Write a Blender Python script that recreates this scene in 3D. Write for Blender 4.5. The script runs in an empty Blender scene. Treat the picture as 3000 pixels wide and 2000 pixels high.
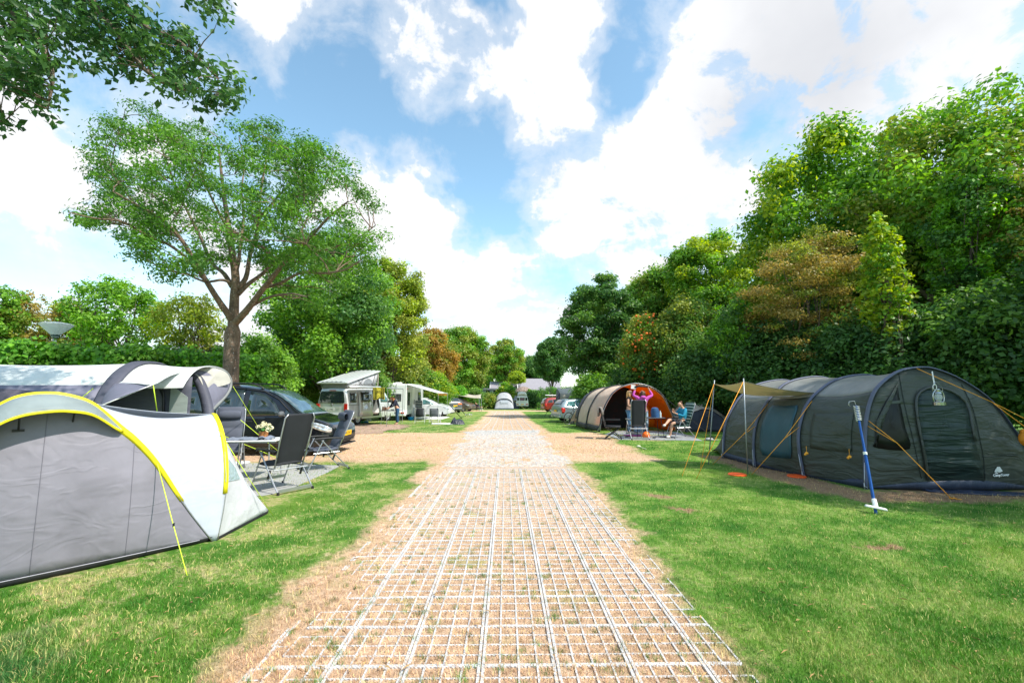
import bpy, bmesh, math, random
import numpy as np
from mathutils import Vector, Matrix, noise as mnoise
R = math.radians
D = bpy.data
SC = bpy.context.scene
COL = SC.collection
random.seed(7)

# ------------------------------------------------------------ camera, sky, sun, exposure
F_PX, CX, CY = 1300.0, 1500.0, 1000.0          # focal length and centre in photo pixels (3000 x 2000)
CAM_H = 1.65
PITCH, YAW = math.atan(145 / F_PX), math.atan(18 / F_PX)
cam_data = D.cameras.new('camera')
cam_data.sensor_width = 36.0
cam_data.lens = F_PX / 3000 * 36
cam_data.clip_start = 0.05
cam_data.clip_end = 2000
cam = D.objects.new('camera', cam_data)
cam.location = (0, 0, CAM_H)
cam.rotation_euler = (math.pi / 2 + PITCH, 0, -YAW)
COL.objects.link(cam)
SC.camera = cam
CAM_M = cam.rotation_euler.to_matrix()

def ray(px, py):
    return CAM_M @ Vector(((px - CX) / F_PX, -(py - CY) / F_PX, -1.0))
def W(px, py, Y):
    r = ray(px, py); t = Y / r.y
    return Vector((r.x * t, Y, CAM_H + r.z * t))
TERR = [(0, 0), (17, 0), (20, -.05), (24, -.15), (28, -.32), (36, -.40), (52, -.72), (66, -.95), (120, -1.1), (700, -1.1)]
def gz(y):                                       # the pitch falls away gently towards its far end
    for (a, za), (b, zb) in zip(TERR, TERR[1:]):
        if y < b:
            t = max(0.0, (y - a) / (b - a)); return za + (zb - za) * t
    return TERR[-1][1]
def G(px, py, z=0.0):                            # the ground seen at a photo point
    r = ray(px, py); g = z
    for _ in range(40):
        t = (g - CAM_H) / r.z; g = g * .4 + (gz(r.y * t) + z) * .6
    return Vector((r.x * t, r.y * t, g))
def sm(Y):                                      # metres per photo pixel at distance Y
    return Y / F_PX

SC.view_settings.view_transform = 'Standard'
SC.view_settings.look = 'None'
SC.view_settings.gamma = 1
SC.view_settings.exposure = 0.40
SUN_EL, SUN_X, SUN_Y = R(50), 0.88, -0.475        # direction towards the sun: right of and behind the camera
world = D.worlds.new('World'); SC.world = world; world.use_nodes = True
sun_d = D.lights.new('sun', 'SUN'); sun_d.energy = 5.0; sun_d.angle = R(0.6); sun_d.color = (1.0, 0.94, 0.84)
sun = D.objects.new('sun', sun_d); COL.objects.link(sun)
sv = Vector((SUN_X * math.cos(SUN_EL), SUN_Y * math.cos(SUN_EL), math.sin(SUN_EL)))
sun.rotation_euler = sv.to_track_quat('Z', 'Y').to_euler()
sun.location = sv * 50

class NT:
    """small helper to write node trees"""
    def __init__(s, nt):
        s.t = nt
    def n(s, kind, **kw):
        nd = s.t.nodes.new(kind)
        ins = kw.pop('ins', {})
        for k, v in kw.items(): setattr(nd, k, v)
        for k, v in ins.items():
            if isinstance(v, bpy.types.NodeSocket): s.t.links.new(v, nd.inputs[k])
            else: nd.inputs[k].default_value = v
        return nd
    def m(s, op, a, b=0.0, c=0.0, clamp=False):
        return s.n('ShaderNodeMath', operation=op, use_clamp=clamp, ins={0: a, 1: b, 2: c}).outputs[0]
    def ss(s, v, lo, hi):                        # smoothstep lo..hi -> 0..1
        return s.n('ShaderNodeMapRange', interpolation_type='SMOOTHSTEP', ins={0: v, 1: lo, 2: hi, 3: 0.0, 4: 1.0}).outputs[0]
    def mix(s, f, a, b, blend='MIX'):
        nd = s.n('ShaderNodeMix', data_type='RGBA', blend_type=blend)
        for i, v in ((0, f), (6, a), (7, b)):
            if isinstance(v, bpy.types.NodeSocket): s.t.links.new(v, nd.inputs[i])
            else: nd.inputs[i].default_value = v if i == 0 else (tuple(v) + (1,) if len(v) == 3 else v)
        return nd.outputs[2]
    def noise(s, vec, scale, detail=3, rough=0.5, dist=0.0):
        nd = s.n('ShaderNodeTexNoise', ins={'Vector': vec, 'Scale': scale, 'Detail': detail, 'Roughness': rough, 'Distortion': dist})
        return nd.outputs[0]
    def sep(s, vec):
        nd = s.n('ShaderNodeSeparateXYZ', ins={0: vec}); return nd.outputs
    def link(s, a, b): s.t.links.new(a, b)

def build_world():
    nt = world.node_tree; nt.nodes.clear(); q = NT(nt)
    tc = q.n('ShaderNodeTexCoord').outputs['Generated']
    sky = q.n('ShaderNodeTexSky', sky_type='NISHITA', sun_disc=False, sun_elevation=SUN_EL,
              sun_rotation=math.atan2(SUN_X, SUN_Y), altitude=0, air_density=1.0, dust_density=0.6, ozone_density=2.2)
    d = q.n('ShaderNodeVectorMath', operation='NORMALIZE', ins={0: tc}).outputs[0]
    x, y, z = q.sep(d)
    zz = q.m('ADD', q.m('MAXIMUM', z, 0.0), 0.16)
    p = q.n('ShaderNodeCombineXYZ', ins={0: q.m('DIVIDE', x, zz), 1: q.m('DIVIDE', y, zz), 2: 0.0}).outputs[0]
    n1 = q.noise(p, 1.5, 9, 0.60, 0.15)
    n2 = q.noise(p, 0.8, 4, 0.5)
    nw = q.n('ShaderNodeTexNoise', ins={'Vector': d, 'Scale': 5.0, 'Detail': 4, 'Roughness': 0.6}).outputs[1]
    wv = q.n('ShaderNodeVectorMath', operation='SUBTRACT', ins={0: nw, 1: (0.5, 0.5, 0.5)}).outputs[0]
    wv = q.n('ShaderNodeVectorMath', operation='SCALE', ins={0: wv, 'Scale': 0.22}).outputs[0]
    dw = q.n('ShaderNodeVectorMath', operation='ADD', ins={0: d, 1: wv}).outputs[0]
    blobs = [  # photo px, py, radius px, weight: + is cloud, - is clear sky
        (300, 520, 560, .38), (150, 900, 400, .05), (760, 60, 260, .34), (1230, 130, 220, .30), (1240, 260, 130, .2),
        (1600, 120, 200, .45), (1640, 330, 130, .30), (2480, 150, 560, .62), (2100, 60, 300, .45), (2750, 60, 350, .25), (2200, 420, 110, -.25), (2900, 330, 160, -.3),
        (1800, 620, 430, .48), (2100, 480, 230, .2), (1180, 640, 280, .55), (1350, 780, 190, .3), (1450, 960, 260, .32), (1100, 520, 160, .2),
        (1480, 300, 110, .12), (1950, 380, 170, .25), (700, 950, 200, .30), (1450, 250, 90, .2),
        (980, 370, 220, -.50), (800, 300, 170, -.25), (1130, 400, 170, -.3), (1420, 60, 75, -.36), (1430, 580, 170, -.42), (1330, 440, 150, -.38), (1800, 90, 70, -.2),
        (1790, 270, 100, -.50), (1840, 330, 90, -.3), (1480, 440, 110, -.3), (1620, 800, 130, -.30), (1540, 660, 90, -.2), (2080, 400, 80, -.35), (1950, 10, 60, -.3), (120, 780, 260, -.16), (560, 430, 160, -.1)]
    tot = None
    for (bx, by, br, w) in blobs:
        c = ray(bx, by).normalized()
        rr = (ray(bx + br, by).normalized() - c).length * 1.25
        dist = q.n('ShaderNodeVectorMath', operation='DISTANCE', ins={0: dw, 1: tuple(c)}).outputs['Value']
        f = q.n('ShaderNodeMapRange', interpolation_type='SMOOTHSTEP', ins={0: dist, 1: 0.0, 2: rr, 3: w, 4: 0.0}).outputs[0]
        tot = f if tot is None else q.m('ADD', tot, f)
    n3 = q.noise(d, 9.0, 8, 0.62, 0.3)
    dens = q.m('ADD', q.m('ADD', q.m('MULTIPLY', n1, 1.35), q.m('MULTIPLY', n3, 1.15)), q.m('MULTIPLY', tot, 0.85))
    cov = q.ss(dens, 1.33, 1.53)
    thin = q.m('MULTIPLY', q.ss(dens, 1.10, 1.45), 0.45)
    cov = q.m('MAXIMUM', cov, thin)
    # cloud brightness: white heaps with a soft grey heart where the cloud is thickest
    c2 = ray(2380, 170).normalized()
    g = q.n('ShaderNodeVectorMath', operation='DISTANCE', ins={0: dw, 1: tuple(c2)}).outputs['Value']
    g = q.n('ShaderNodeMapRange', interpolation_type='SMOOTHSTEP', ins={0: g, 1: 0.03, 2: 0.26, 3: 1.0, 4: 0.0}).outputs[0]
    sh = q.m('MULTIPLY', q.ss(q.noise(p, 2.0, 5, 0.55), 0.38, 0.75), 0.5)
    sh = q.m('ADD', q.m('MULTIPLY', g, 0.60), q.m('MULTIPLY', sh, 0.45), clamp=True)
    cc = q.mix(sh, (9.6, 9.7, 9.9), (5.6, 5.8, 6.3))
    blue = q.mix(1.0, sky.outputs[0], (2.75, 3.05, 2.60), 'MULTIPLY')
    hz = q.ss(z, 0.30, 0.0)
    blue = q.mix(q.m('MULTIPLY', hz, 0.40), blue, (7.6, 8.6, 9.6))
    col = q.mix(cov, blue, cc)
    bg = q.n('ShaderNodeBackground', ins={0: col, 1: 0.086})
    out = q.n('ShaderNodeOutputWorld'); q.link(bg.outputs[0], out.inputs[0])
build_world()

# ------------------------------------------------------------ object helpers
def tag(o, label=None, cat=None, group=None, kind=None):
    if label: o['label'] = label
    if cat: o['category'] = cat
    if group: o['group'] = group
    if kind: o['kind'] = kind
    return o
def thing(name, label, cat, loc=(0, 0, 0), rz=0.0, group=None):
    o = D.objects.new(name, None); COL.objects.link(o)
    o.empty_display_size = 0.2
    o.location = loc; o.rotation_euler = (0, 0, rz)
    tag(o, label, cat, group)
    return o
def copy_thing(root, loc, rz, label, group=None):
    r = root.copy(); COL.objects.link(r); r.location = loc; r.rotation_euler = (0, 0, rz)
    r['label'] = label
    if group: r['group'] = group
    for ch in list(root.children):
        c = ch.copy(); COL.objects.link(c); c.parent = r
        for g in list(ch.children):
            e = g.copy(); COL.objects.link(e); e.parent = c
    return r
def link(name, me, mat=None, parent=None, smooth=False):
    o = D.objects.new(name, me); COL.objects.link(o)
    if mat is not None:
        for m_ in (mat if isinstance(mat, (list, tuple)) else [mat]): me.materials.append(m_)
    if smooth:
        me.polygons.foreach_set('use_smooth', [True] * len(me.polygons))
    if parent is not None: o.parent = parent
    return o

class MB:
    """mesh builder: collects simple shapes into ONE mesh object"""
    def __init__(s): s.v = []; s.f = []; s.mi = []
    def add(s, v, f, mi=0):
        o = len(s.v); s.v += [tuple(a) for a in v]
        s.f += [tuple(i + o for i in a) for a in f]; s.mi += [mi] * len(f); return s
    def box(s, c, size, rz=0.0, rx=0.0, ry=0.0, mi=0, taper=1.0):
        x, y, z = (a / 2 for a in size)
        M = Matrix.Translation(c) @ Matrix.Rotation(rz, 4, 'Z') @ Matrix.Rotation(ry, 4, 'Y') @ Matrix.Rotation(rx, 4, 'X')
        P = [M @ Vector((sx * x * (taper if sz > 0 else 1), sy * y * (taper if sz > 0 else 1), sz * z)) for sz in (-1, 1) for sy in (-1, 1) for sx in (-1, 1)]
        return s.add(P, [(0, 2, 3, 1), (4, 5, 7, 6), (0, 1, 5, 4), (2, 6, 7, 3), (0, 4, 6, 2), (1, 3, 7, 5)], mi)
    def tube(s, pts, r, n=6, mi=0, cap=True):
        pts = [Vector(p) for p in pts]; m = len(pts)
        rr = r if isinstance(r, (list, tuple)) else [r] * m
        ring0 = None; V = []; F = []
        up = Vector((0, 0, 1))
        for i, p in enumerate(pts):
            t = (pts[min(i + 1, m - 1)] - pts[max(i - 1, 0)])
            if t.length < 1e-9: t = Vector((0, 0, 1))
            t.normalize()
            if i == 0:
                a = t.cross(up if abs(t.z) < 0.95 else Vector((1, 0, 0))).normalized()
            else:
                a = (a - t * a.dot(t))
                a = a.normalized() if a.length > 1e-6 else t.orthogonal().normalized()
            b = t.cross(a)
            for k in range(n):
                an = 2 * math.pi * k / n
                V.append(p + (a * math.cos(an) + b * math.sin(an)) * rr[i])
            if i:
                o = (i - 1) * n
                for k in range(n):
                    k2 = (k + 1) % n
                    F.append((o + k, o + k2, o + n + k2, o + n + k))
        if cap:
            F.append(tuple(range(n - 1, -1, -1))); F.append(tuple(range((m - 1) * n, m * n)))
        return s.add(V, F, mi)
    def lathe(s, prof, c=(0, 0, 0), n=20, axis='Z', mi=0, M=None):
        V = []; F = []
        Rm = {'Z': Matrix.Identity(3), 'Y': Matrix.Rotation(R(-90), 3, 'X'), 'X': Matrix.Rotation(R(90), 3, 'Y')}[axis]
        for (r, z) in prof:
            for k in range(n):
                a = 2 * math.pi * k / n
                p = Rm @ Vector((r * math.cos(a), r * math.sin(a), z))
                if M is not None: p = M @ p
                V.append(p + Vector(c))
        for i in range(len(prof) - 1):
            for k in range(n):
                k2 = (k + 1) % n
                F.append((i * n + k, i * n + k2, (i + 1) * n + k2, (i + 1) * n + k))
        F.append(tuple(range(n - 1, -1, -1))); F.append(tuple(range((len(prof) - 1) * n, len(prof) * n)))
        return s.add(V, F, mi)
    def grid(s, rows, mi=0, close=False):
        nr, nc = len(rows), len(rows[0])
        V = [p for r in rows for p in r]; F = []
        for i in range(nr - 1):
            for j in range(nc - (0 if close else 1)):
                j2 = (j + 1) % nc
                F.append((i * nc + j, i * nc + j2, (i + 1) * nc + j2, (i + 1) * nc + j))
        return s.add(V, F, mi)
    def prism(s, poly, h, M=None, mi=0):          # polygon in local xy, extruded along z by h
        n = len(poly)
        V = [Vector((a, b, 0)) for a, b in poly] + [Vector((a, b, h)) for a, b in poly]
        if M is not None: V = [M @ v for v in V]
        F = [tuple(range(n - 1, -1, -1)), tuple(range(n, 2 * n))] + [(i, (i + 1) % n, n + (i + 1) % n, n + i) for i in range(n)]
        return s.add(V, F, mi)
    def ball(s, c, r, n=10, mi=0, sc=(1, 1, 1)):
        prof = []
        m = max(4, n // 2)
        V = []; F = []
        for i in range(m + 1):
            th = math.pi * i / m
            for k in range(n):
                a = 2 * math.pi * k / n
                V.append((c[0] + r * sc[0] * math.sin(th) * math.cos(a), c[1] + r * sc[1] * math.sin(th) * math.sin(a), c[2] - r * sc[2] * math.cos(th)))
        for i in range(m):
            for k in range(n):
                k2 = (k + 1) % n
                F.append((i * n + k, i * n + k2, (i + 1) * n + k2, (i + 1) * n + k))
        return s.add(V, F, mi)
    def mesh(s, name='m'):
        me = D.meshes.new(name); me.from_pydata(s.v, [], s.f)
        if any(s.mi): me.polygons.foreach_set('material_index', s.mi)
        me.update(); return me
    def build(s, name, mat, parent=None, smooth=False, bevel=0.0, solid=0.0):
        o = link(name, s.mesh(name), mat, parent, smooth)
        if smooth and smooth != 'all':
            bm = bmesh.new(); bm.from_mesh(o.data)
            bmesh.ops.remove_doubles(bm, verts=bm.verts, dist=1e-5)
            bmesh.ops.recalc_face_normals(bm, faces=bm.faces)
            for e in bm.edges:
                if len(e.link_faces) == 2 and e.calc_face_angle(0) > R(38): e.smooth = False
            bm.to_mesh(o.data); bm.free()
        if solid:
            md = o.modifiers.new('solid', 'SOLIDIFY'); md.thickness = solid; md.offset = 0
        if bevel:
            md = o.modifiers.new('bevel', 'BEVEL'); md.width = bevel; md.segments = 2; md.limit_method = 'ANGLE'; md.angle_limit = R(40)
        return o

def crv(pts, n):                                  # Catmull-Rom through points, n samples
    P = [Vector(p) for p in pts]; m = len(P) - 1; out = []
    for i in range(n):
        t = i / (n - 1) * m; k = min(int(t), m - 1); u = t - k
        p0 = P[k - 1] if k > 0 else P[0] * 2 - P[1]
        p1, p2 = P[k], P[k + 1]
        p3 = P[k + 2] if k + 2 <= m else P[m] * 2 - P[m - 1]
        out.append(0.5 * ((2 * p1) + (p2 - p0) * u + (2 * p0 - 5 * p1 + 4 * p2 - p3) * u * u + (3 * p1 - p0 - 3 * p2 + p3) * u ** 3))
    return out
def loft(curves, nu, sag=0.0):                     # rows of points -> denser rows (linear between curves, optional sag)
    rows = []
    for a in range(len(curves) - 1):
        for i in range(nu):
            t = i / nu
            row = [p * (1 - t) + q_ * t for p, q_ in zip(curves[a], curves[a + 1])]
            if sag: row = [r - Vector((0, 0, sag * 4 * t * (1 - t))) for r in row]
            rows.append(row)
    rows.append(list(curves[-1]))
    return rows

# ------------------------------------------------------------ materials
def srgb(r, g, b):
    f = lambda c: (c / 255 / 12.92) if c / 255 <= 0.04045 else ((c / 255 + 0.055) / 1.055) ** 2.4
    return (f(r), f(g), f(b))
MATS = {}
def mat(name, col, rough=0.6, metal=0.0, spec=0.4, var=0.10, vscale=6.0, bump=0.0, bscale=40.0, coat=0.0, alpha=1.0, trans=0.0, emit=None, sheen=0.0):
    if name in MATS: return MATS[name]
    m = D.materials.new(name); m.use_nodes = True; q = NT(m.node_tree)
    b = m.node_tree.nodes['Principled BSDF']
    tc = q.n('ShaderNodeTexCoord').outputs['Object']
    nz = q.noise(tc, vscale, 4, 0.6)
    dark = tuple(c * (1 - var) for c in col); lite = tuple(min(1, c * (1 + var)) for c in col)
    q.link(q.mix(q.ss(nz, 0.3, 0.7), dark, lite), b.inputs['Base Color'])
    b.inputs['Roughness'].default_value = rough
    b.inputs['Metallic'].default_value = metal
    b.inputs['Specular IOR Level'].default_value = spec
    b.inputs['Coat Weight'].default_value = coat
    b.inputs['Alpha'].default_value = alpha
    b.inputs['Transmission Weight'].default_value = trans
    if sheen: b.inputs['Sheen Weight'].default_value = sheen
    if bump:
        n2 = q.noise(tc, bscale, 4, 0.6)
        bp = q.n('ShaderNodeBump', ins={'Height': n2, 'Strength': bump, 'Distance': 0.01})
        q.link(bp.outputs[0], b.inputs['Normal'])
    MATS[name] = m
    return m
def fabric(name, col, transl=0.25, rough=0.55, wr=0.5, wscale=(1.2, 1.2, 5.0), weave=True, spec=0.35, tcol=None, wdist=0.05, rot=0.0):
    """tent cloth: thin, lets light through, pulled into long soft creases"""
    if name in MATS: return MATS[name]
    m = D.materials.new(name); m.use_nodes = True; q = NT(m.node_tree)
    b = m.node_tree.nodes['Principled BSDF']
    tc = q.n('ShaderNodeTexCoord').outputs['Object']
    mp = q.n('ShaderNodeMapping', ins={'Vector': tc, 'Scale': wscale, 'Rotation': (rot, rot * .6, 0)}).outputs[0]
    n1 = q.noise(mp, 1.6, 2, 0.45, 0.6)
    n2 = q.noise(mp, 2.6, 2, 0.5, 0.9)
    rid = q.m('ABSOLUTE', q.m('SUBTRACT', n2, 0.5))
    rid = q.m('SUBTRACT', 1.0, q.ss(rid, 0.0, 0.10))
    h = q.m('ADD', q.m('MULTIPLY', n1, 1.0), q.m('MULTIPLY', rid, 0.05))
    nz = q.noise(tc, 3.0, 5, 0.65)
    c = q.mix(q.ss(nz, 0.35, 0.68), tuple(x * 0.90 for x in col), tuple(min(1, x * 1.06) for x in col))
    q.link(c, b.inputs['Base Color'])
    b.inputs['Roughness'].default_value = rough
    b.inputs['Specular IOR Level'].default_value = spec
    bp = q.n('ShaderNodeBump', ins={'Height': h, 'Strength': wr, 'Distance': wdist})
    q.link(bp.outputs[0], b.inputs['Normal'])
    if transl > 0:
        tr = q.n('ShaderNodeBsdfTranslucent', ins={'Color': (tcol or tuple(min(1, x * 1.0) for x in col)) + (1,), 'Normal': bp.outputs[0]})
        mx = q.n('ShaderNodeMixShader', ins={0: transl, 1: b.outputs[0], 2: tr.outputs[0]})
        out = [n for n in m.node_tree.nodes if n.type == 'OUTPUT_MATERIAL'][0]
        q.link(mx.outputs[0], out.inputs[0])
    MATS[name] = m
    return m
def glassy(name, col=(0.9, 0.92, 0.94), alpha=0.3, rough=0.08, wr=0.0, wscale=8):
    if name in MATS: return MATS[name]
    m = D.materials.new(name); m.use_nodes = True; q = NT(m.node_tree)
    b = m.node_tree.nodes['Principled BSDF']
    b.inputs['Base Color'].default_value = col + (1,); b.inputs['Roughness'].default_value = rough
    b.inputs['Alpha'].default_value = alpha; b.inputs['Specular IOR Level'].default_value = 0.8
    if wr:
        tc = q.n('ShaderNodeTexCoord').outputs['Object']
        bp = q.n('ShaderNodeBump', ins={'Height': q.noise(tc, wscale, 3, 0.6, 1.0), 'Strength': wr, 'Distance': 0.03})
        q.link(bp.outputs[0], b.inputs['Normal'])
    MATS[name] = m
    return m

# ------------------------------------------------------------ the ground: turf worn to straw along the tracks
def ground_color(q, pos):
    """colour of turf / straw / bare earth at a place on the pitch (shared by the sheet and the blades on it)"""
    wn = q.n('ShaderNodeTexNoise', ins={'Vector': pos, 'Scale': 0.9, 'Detail': 6, 'Roughness': 0.65})
    wv = q.n('ShaderNodeVectorMath', operation='SUBTRACT', ins={0: wn.outputs[1], 1: (0.5, 0.5, 0.5)}).outputs[0]
    wv = q.n('ShaderNodeVectorMath', operation='SCALE', ins={0: wv, 'Scale': 1.3}).outputs[0]
    wn2 = q.n('ShaderNodeTexNoise', ins={'Vector': pos, 'Scale': 9.0, 'Detail': 3, 'Roughness': 0.6})
    wv2 = q.n('ShaderNodeVectorMath', operation='SUBTRACT', ins={0: wn2.outputs[1], 1: (0.5, 0.5, 0.5)}).outputs[0]
    wv2 = q.n('ShaderNodeVectorMath', operation='SCALE', ins={0: wv2, 'Scale': 0.35}).outputs[0]
    pp = q.n('ShaderNodeVectorMath', operation='ADD', ins={0: q.n('ShaderNodeVectorMath', operation='ADD', ins={0: pos, 1: wv}).outputs[0], 1: wv2}).outputs[0]
    x, y, z = q.sep(pp)
    def box(x0, x1, y0, y1, s=0.25, sy=None):
        sy = sy or s
        a = q.m('MULTIPLY', q.ss(x, x0 - s, x0 + s), q.ss(x, x1 + s, x1 - s))
        b_ = q.m('MULTIPLY', q.ss(y, y0 - sy, y0 + sy), q.ss(y, y1 + sy, y1 - sy))
        return q.m('MULTIPLY', a, b_)
    def disc(cx, cy, r, s=0.6, ry=None):
        dx = q.m('DIVIDE', q.m('SUBTRACT', x, cx), r); dy = q.m('DIVIDE', q.m('SUBTRACT', y, cy), ry or r)
        dd = q.m('SQRT', q.m('ADD', q.m('MULTIPLY', dx, dx), q.m('MULTIPLY', dy, dy)))
        return q.ss(dd, 1 + s, 1 - s)
    def mx(*a):
        r = a[0]
        for b_ in a[1:]: r = q.m('MAXIMUM', r, b_)
        return r
    straw = mx(box(-1.74, 1.52, -6, 11.5, 0.24), box(-9.5, 3.7, 10.6, 18.3, 0.35, 0.45), box(-1.9, 1.8, 18, 52, 0.30),
               box(-14, 9.5, 52.5, 58, 0.5), disc(5.0, 16.2, 1.1))
    fn = q.noise(pos, 14.0, 4, 0.7)
    bn = q.noise(pos, 1.5, 5, 0.65)
    big = q.noise(pos, 0.35, 4, 0.55)
    loose = q.m('MULTIPLY', q.ss(q.m('ADD', q.m('MULTIPLY', fn, 0.5), q.m('MULTIPLY', bn, 0.8)), 0.60, 0.86), 0.75)   # straw scattered in the green
    left = q.ss(q.sep(pos)[0], -1.0, -3.2)
    loose = q.m('MULTIPLY', loose, q.m('ADD', 0.45, q.m('MULTIPLY', left, 0.75)), clamp=True)
    g = q.mix(q.ss(bn, 0.30, 0.70), (0.052, 0.160, 0.022), (0.165, 0.330, 0.042))
    g = q.mix(q.m('MULTIPLY', q.ss(big, 0.5, 0.7), 0.5), g, (0.22, 0.32, 0.045))
    g = q.mix(q.m('MULTIPLY', q.ss(fn, 0.55, 0.8), 0.6), g, (0.30, 0.42, 0.075))
    s1 = q.mix(q.ss(fn, 0.30, 0.72), (0.47, 0.30, 0.195), (0.87, 0.62, 0.425))
    s1 = q.mix(q.m('MULTIPLY', q.ss(big, 0.40, 0.62), 0.35), s1, (0.50, 0.33, 0.20))
    s1 = q.mix(q.m('MULTIPLY', q.ss(bn, 0.54, 0.70), 0.65), s1, (0.34, 0.36, 0.11))
    s1 = q.mix(q.m('MULTIPLY', q.ss(q.noise(pos, 30.0, 3, 0.6), 0.56, 0.70), 0.5), s1, (0.25, 0.15, 0.09))
    c = q.mix(loose, g, s1)
    fstraw = q.m('MULTIPLY', straw, q.ss(q.m('ADD', q.m('MULTIPLY', fn, 0.6), straw), 0.42, 0.95), clamp=True)
    c = q.mix(fstraw, c, s1)
    earth = mx(box(5.3, 11.5, 6.75, 7.5, 0.12), box(5.0, 5.9, 7.2, 11.5, 0.14), disc(2.45, 7.25, 0.22, .5, .12), disc(2.50, 6.50, 0.17, .5, .10), disc(4.05, 4.85, 0.17, .5, .12))
    e1 = q.mix(fn, (0.24, 0.135, 0.085), (0.50, 0.32, 0.215))
    c = q.mix(q.m('MULTIPLY', earth, 0.9), c, e1)
    lush = disc(-3.05, 2.75, 0.42, 0.5)
    c = q.mix(q.m('MULTIPLY', lush, 0.8), c, (0.035, 0.135, 0.04))
    return c, fn
gm = D.materials.new('turf'); gm.use_nodes = True; q = NT(gm.node_tree)
b = gm.node_tree.nodes['Principled BSDF']
pos = q.n('ShaderNodeTexCoord').outputs['Object']
c, fn = ground_color(q, pos)
q.link(c, b.inputs['Base Color']); b.inputs['Roughness'].default_value = 0.9; b.inputs['Specular IOR Level'].default_value = 0.1
hn = q.noise(pos, 60.0, 4, 0.7)
hh = q.m('ADD', hn, q.m('MULTIPLY', q.noise(pos, 7, 3, .6), 1.2))
bp = q.n('ShaderNodeBump', ins={'Height': hh, 'Strength': 1.0, 'Distance': 0.03}); q.link(bp.outputs[0], b.inputs['Normal'])
xs = sorted(set([-400, -200, -100, -60, -40, -30] + [i * 1.0 for i in range(-24, 25)] + [30, 40, 60, 100, 200, 400]))
ys = sorted(set([-60, -30, -10, -4] + [i * 1.0 for i in range(0, 50)] + [52, 55, 60, 66, 80, 120, 250, 700]))
rows = [[Vector((x, y, gz(y))) for x in xs] for y in ys]
tag(MB().grid(rows).build('ground', gm), kind='structure')

bm_ = D.materials.new('grass_blades'); bm_.use_nodes = True; q = NT(bm_.node_tree)
b = bm_.node_tree.nodes['Principled BSDF']
pos = q.n('ShaderNodeTexCoord').outputs['Object']
x, y, z = q.sep(pos)
flat = q.n('ShaderNodeCombineXYZ', ins={0: x, 1: y, 2: 0.0}).outputs[0]
c, fn = ground_color(q, flat)
rnd = q.n('ShaderNodeAttribute', attribute_name='rnd').outputs['Fac']
c = q.mix(q.m('MULTIPLY', q.ss(rnd, 0.84, 0.95), 0.75), c, (0.60, 0.45, 0.22))
hs = q.n('ShaderNodeHueSaturation', ins={'Hue': q.m('ADD', 0.49, q.m('MULTIPLY', rnd, 0.03)), 'Saturation': 1.05, 'Value': q.m('ADD', 0.85, q.m('MULTIPLY', rnd, 0.75)), 'Color': c}).outputs[0]
q.link(hs, b.inputs['Base Color']); b.inputs['Roughness'].default_value = 0.5; b.inputs['Specular IOR Level'].default_value = 0.25
tr = q.n('ShaderNodeBsdfTranslucent', ins={'Color': hs})
mxs = q.n('ShaderNodeMixShader', ins={0: 0.35, 1: b.outputs[0], 2: tr.outputs[0]})
q.link(mxs.outputs[0], [n for n in bm_.node_tree.nodes if n.type == 'OUTPUT_MATERIAL'][0].inputs[0])

PANEL = 0.452; PX0 = -1.05                        # paving grid pitch and its first joint
def raw_mesh(name, V, F, nper):
    me = D.meshes.new(name); nv, nf = len(V), len(F)
    me.vertices.add(nv); me.vertices.foreach_set('co', np.ascontiguousarray(V, dtype=np.float32).ravel())
    me.loops.add(nf * nper); me.loops.foreach_set('vertex_index', np.ascontiguousarray(F, dtype=np.int32).ravel())
    me.polygons.add(nf); me.polygons.foreach_set('loop_start', np.arange(0, nf * nper, nper, dtype=np.int32))
    me.polygons.foreach_set('loop_total', np.full(nf, nper, dtype=np.int32))
    me.update(calc_edges=True); return me
def blades(n, y0, y1, seed, hl, wd, reject):
    rg = np.random.default_rng(seed)
    u = rg.random(n)
    Y = 1 / (1 / y0 + u * (1 / y1 - 1 / y0))      # even density per picture area rather than per metre
    X = (rg.random(n) * 2 - 1) * (Y * 1.30 + 0.6)
    keep = ~reject(X, Y, rg)
    X, Y = X[keep], Y[keep]; n = len(X)
    sc = 1 + np.clip(Y - 3, 0, 12) * 0.10
    L = hl * (0.5 + rg.random(n)) * (0.85 + .15 * sc); Wd = wd * (0.7 + 0.6 * rg.random(n)) * sc
    a = rg.random(n) * 6.283; ln = rg.random(n) * 0.9 + 0.1; la = rg.random(n) * 6.283
    lush = ((X + 3.05) ** 2 + (Y - 2.75) ** 2) < 0.3; L = np.where(lush, L * 1.7, L)
    dx, dy = np.cos(a) * Wd / 2, np.sin(a) * Wd / 2
    lx, ly = np.cos(la) * ln * L, np.sin(la) * ln * L
    z0 = np.full(n, -0.003); zz = L * np.sqrt(np.clip(1 - (ln * .75) ** 2, .1, 1))
    V = np.stack([np.stack([X - dx, Y - dy, z0], 1), np.stack([X + dx, Y + dy, z0], 1),
                  np.stack([X + lx * .4 + dx * .8, Y + ly * .4 + dy * .8, zz * .62], 1), np.stack([X + lx * .4 - dx * .8, Y + ly * .4 - dy * .8, zz * .62], 1),
                  np.stack([X + lx, Y + ly, zz], 1)], 1)
    V[:, :, 2] += np.interp(Y, [a for a, _ in TERR], [b_ for _, b_ in TERR])[:, None]
    o = np.arange(n)[:, None] * 5
    F = np.concatenate([o + [0, 1, 2], o + [0, 2, 3], o + [3, 2, 4]], 0)
    rn = np.repeat(rg.random(n), 5)
    return V.reshape(-1, 3), F, rn
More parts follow.
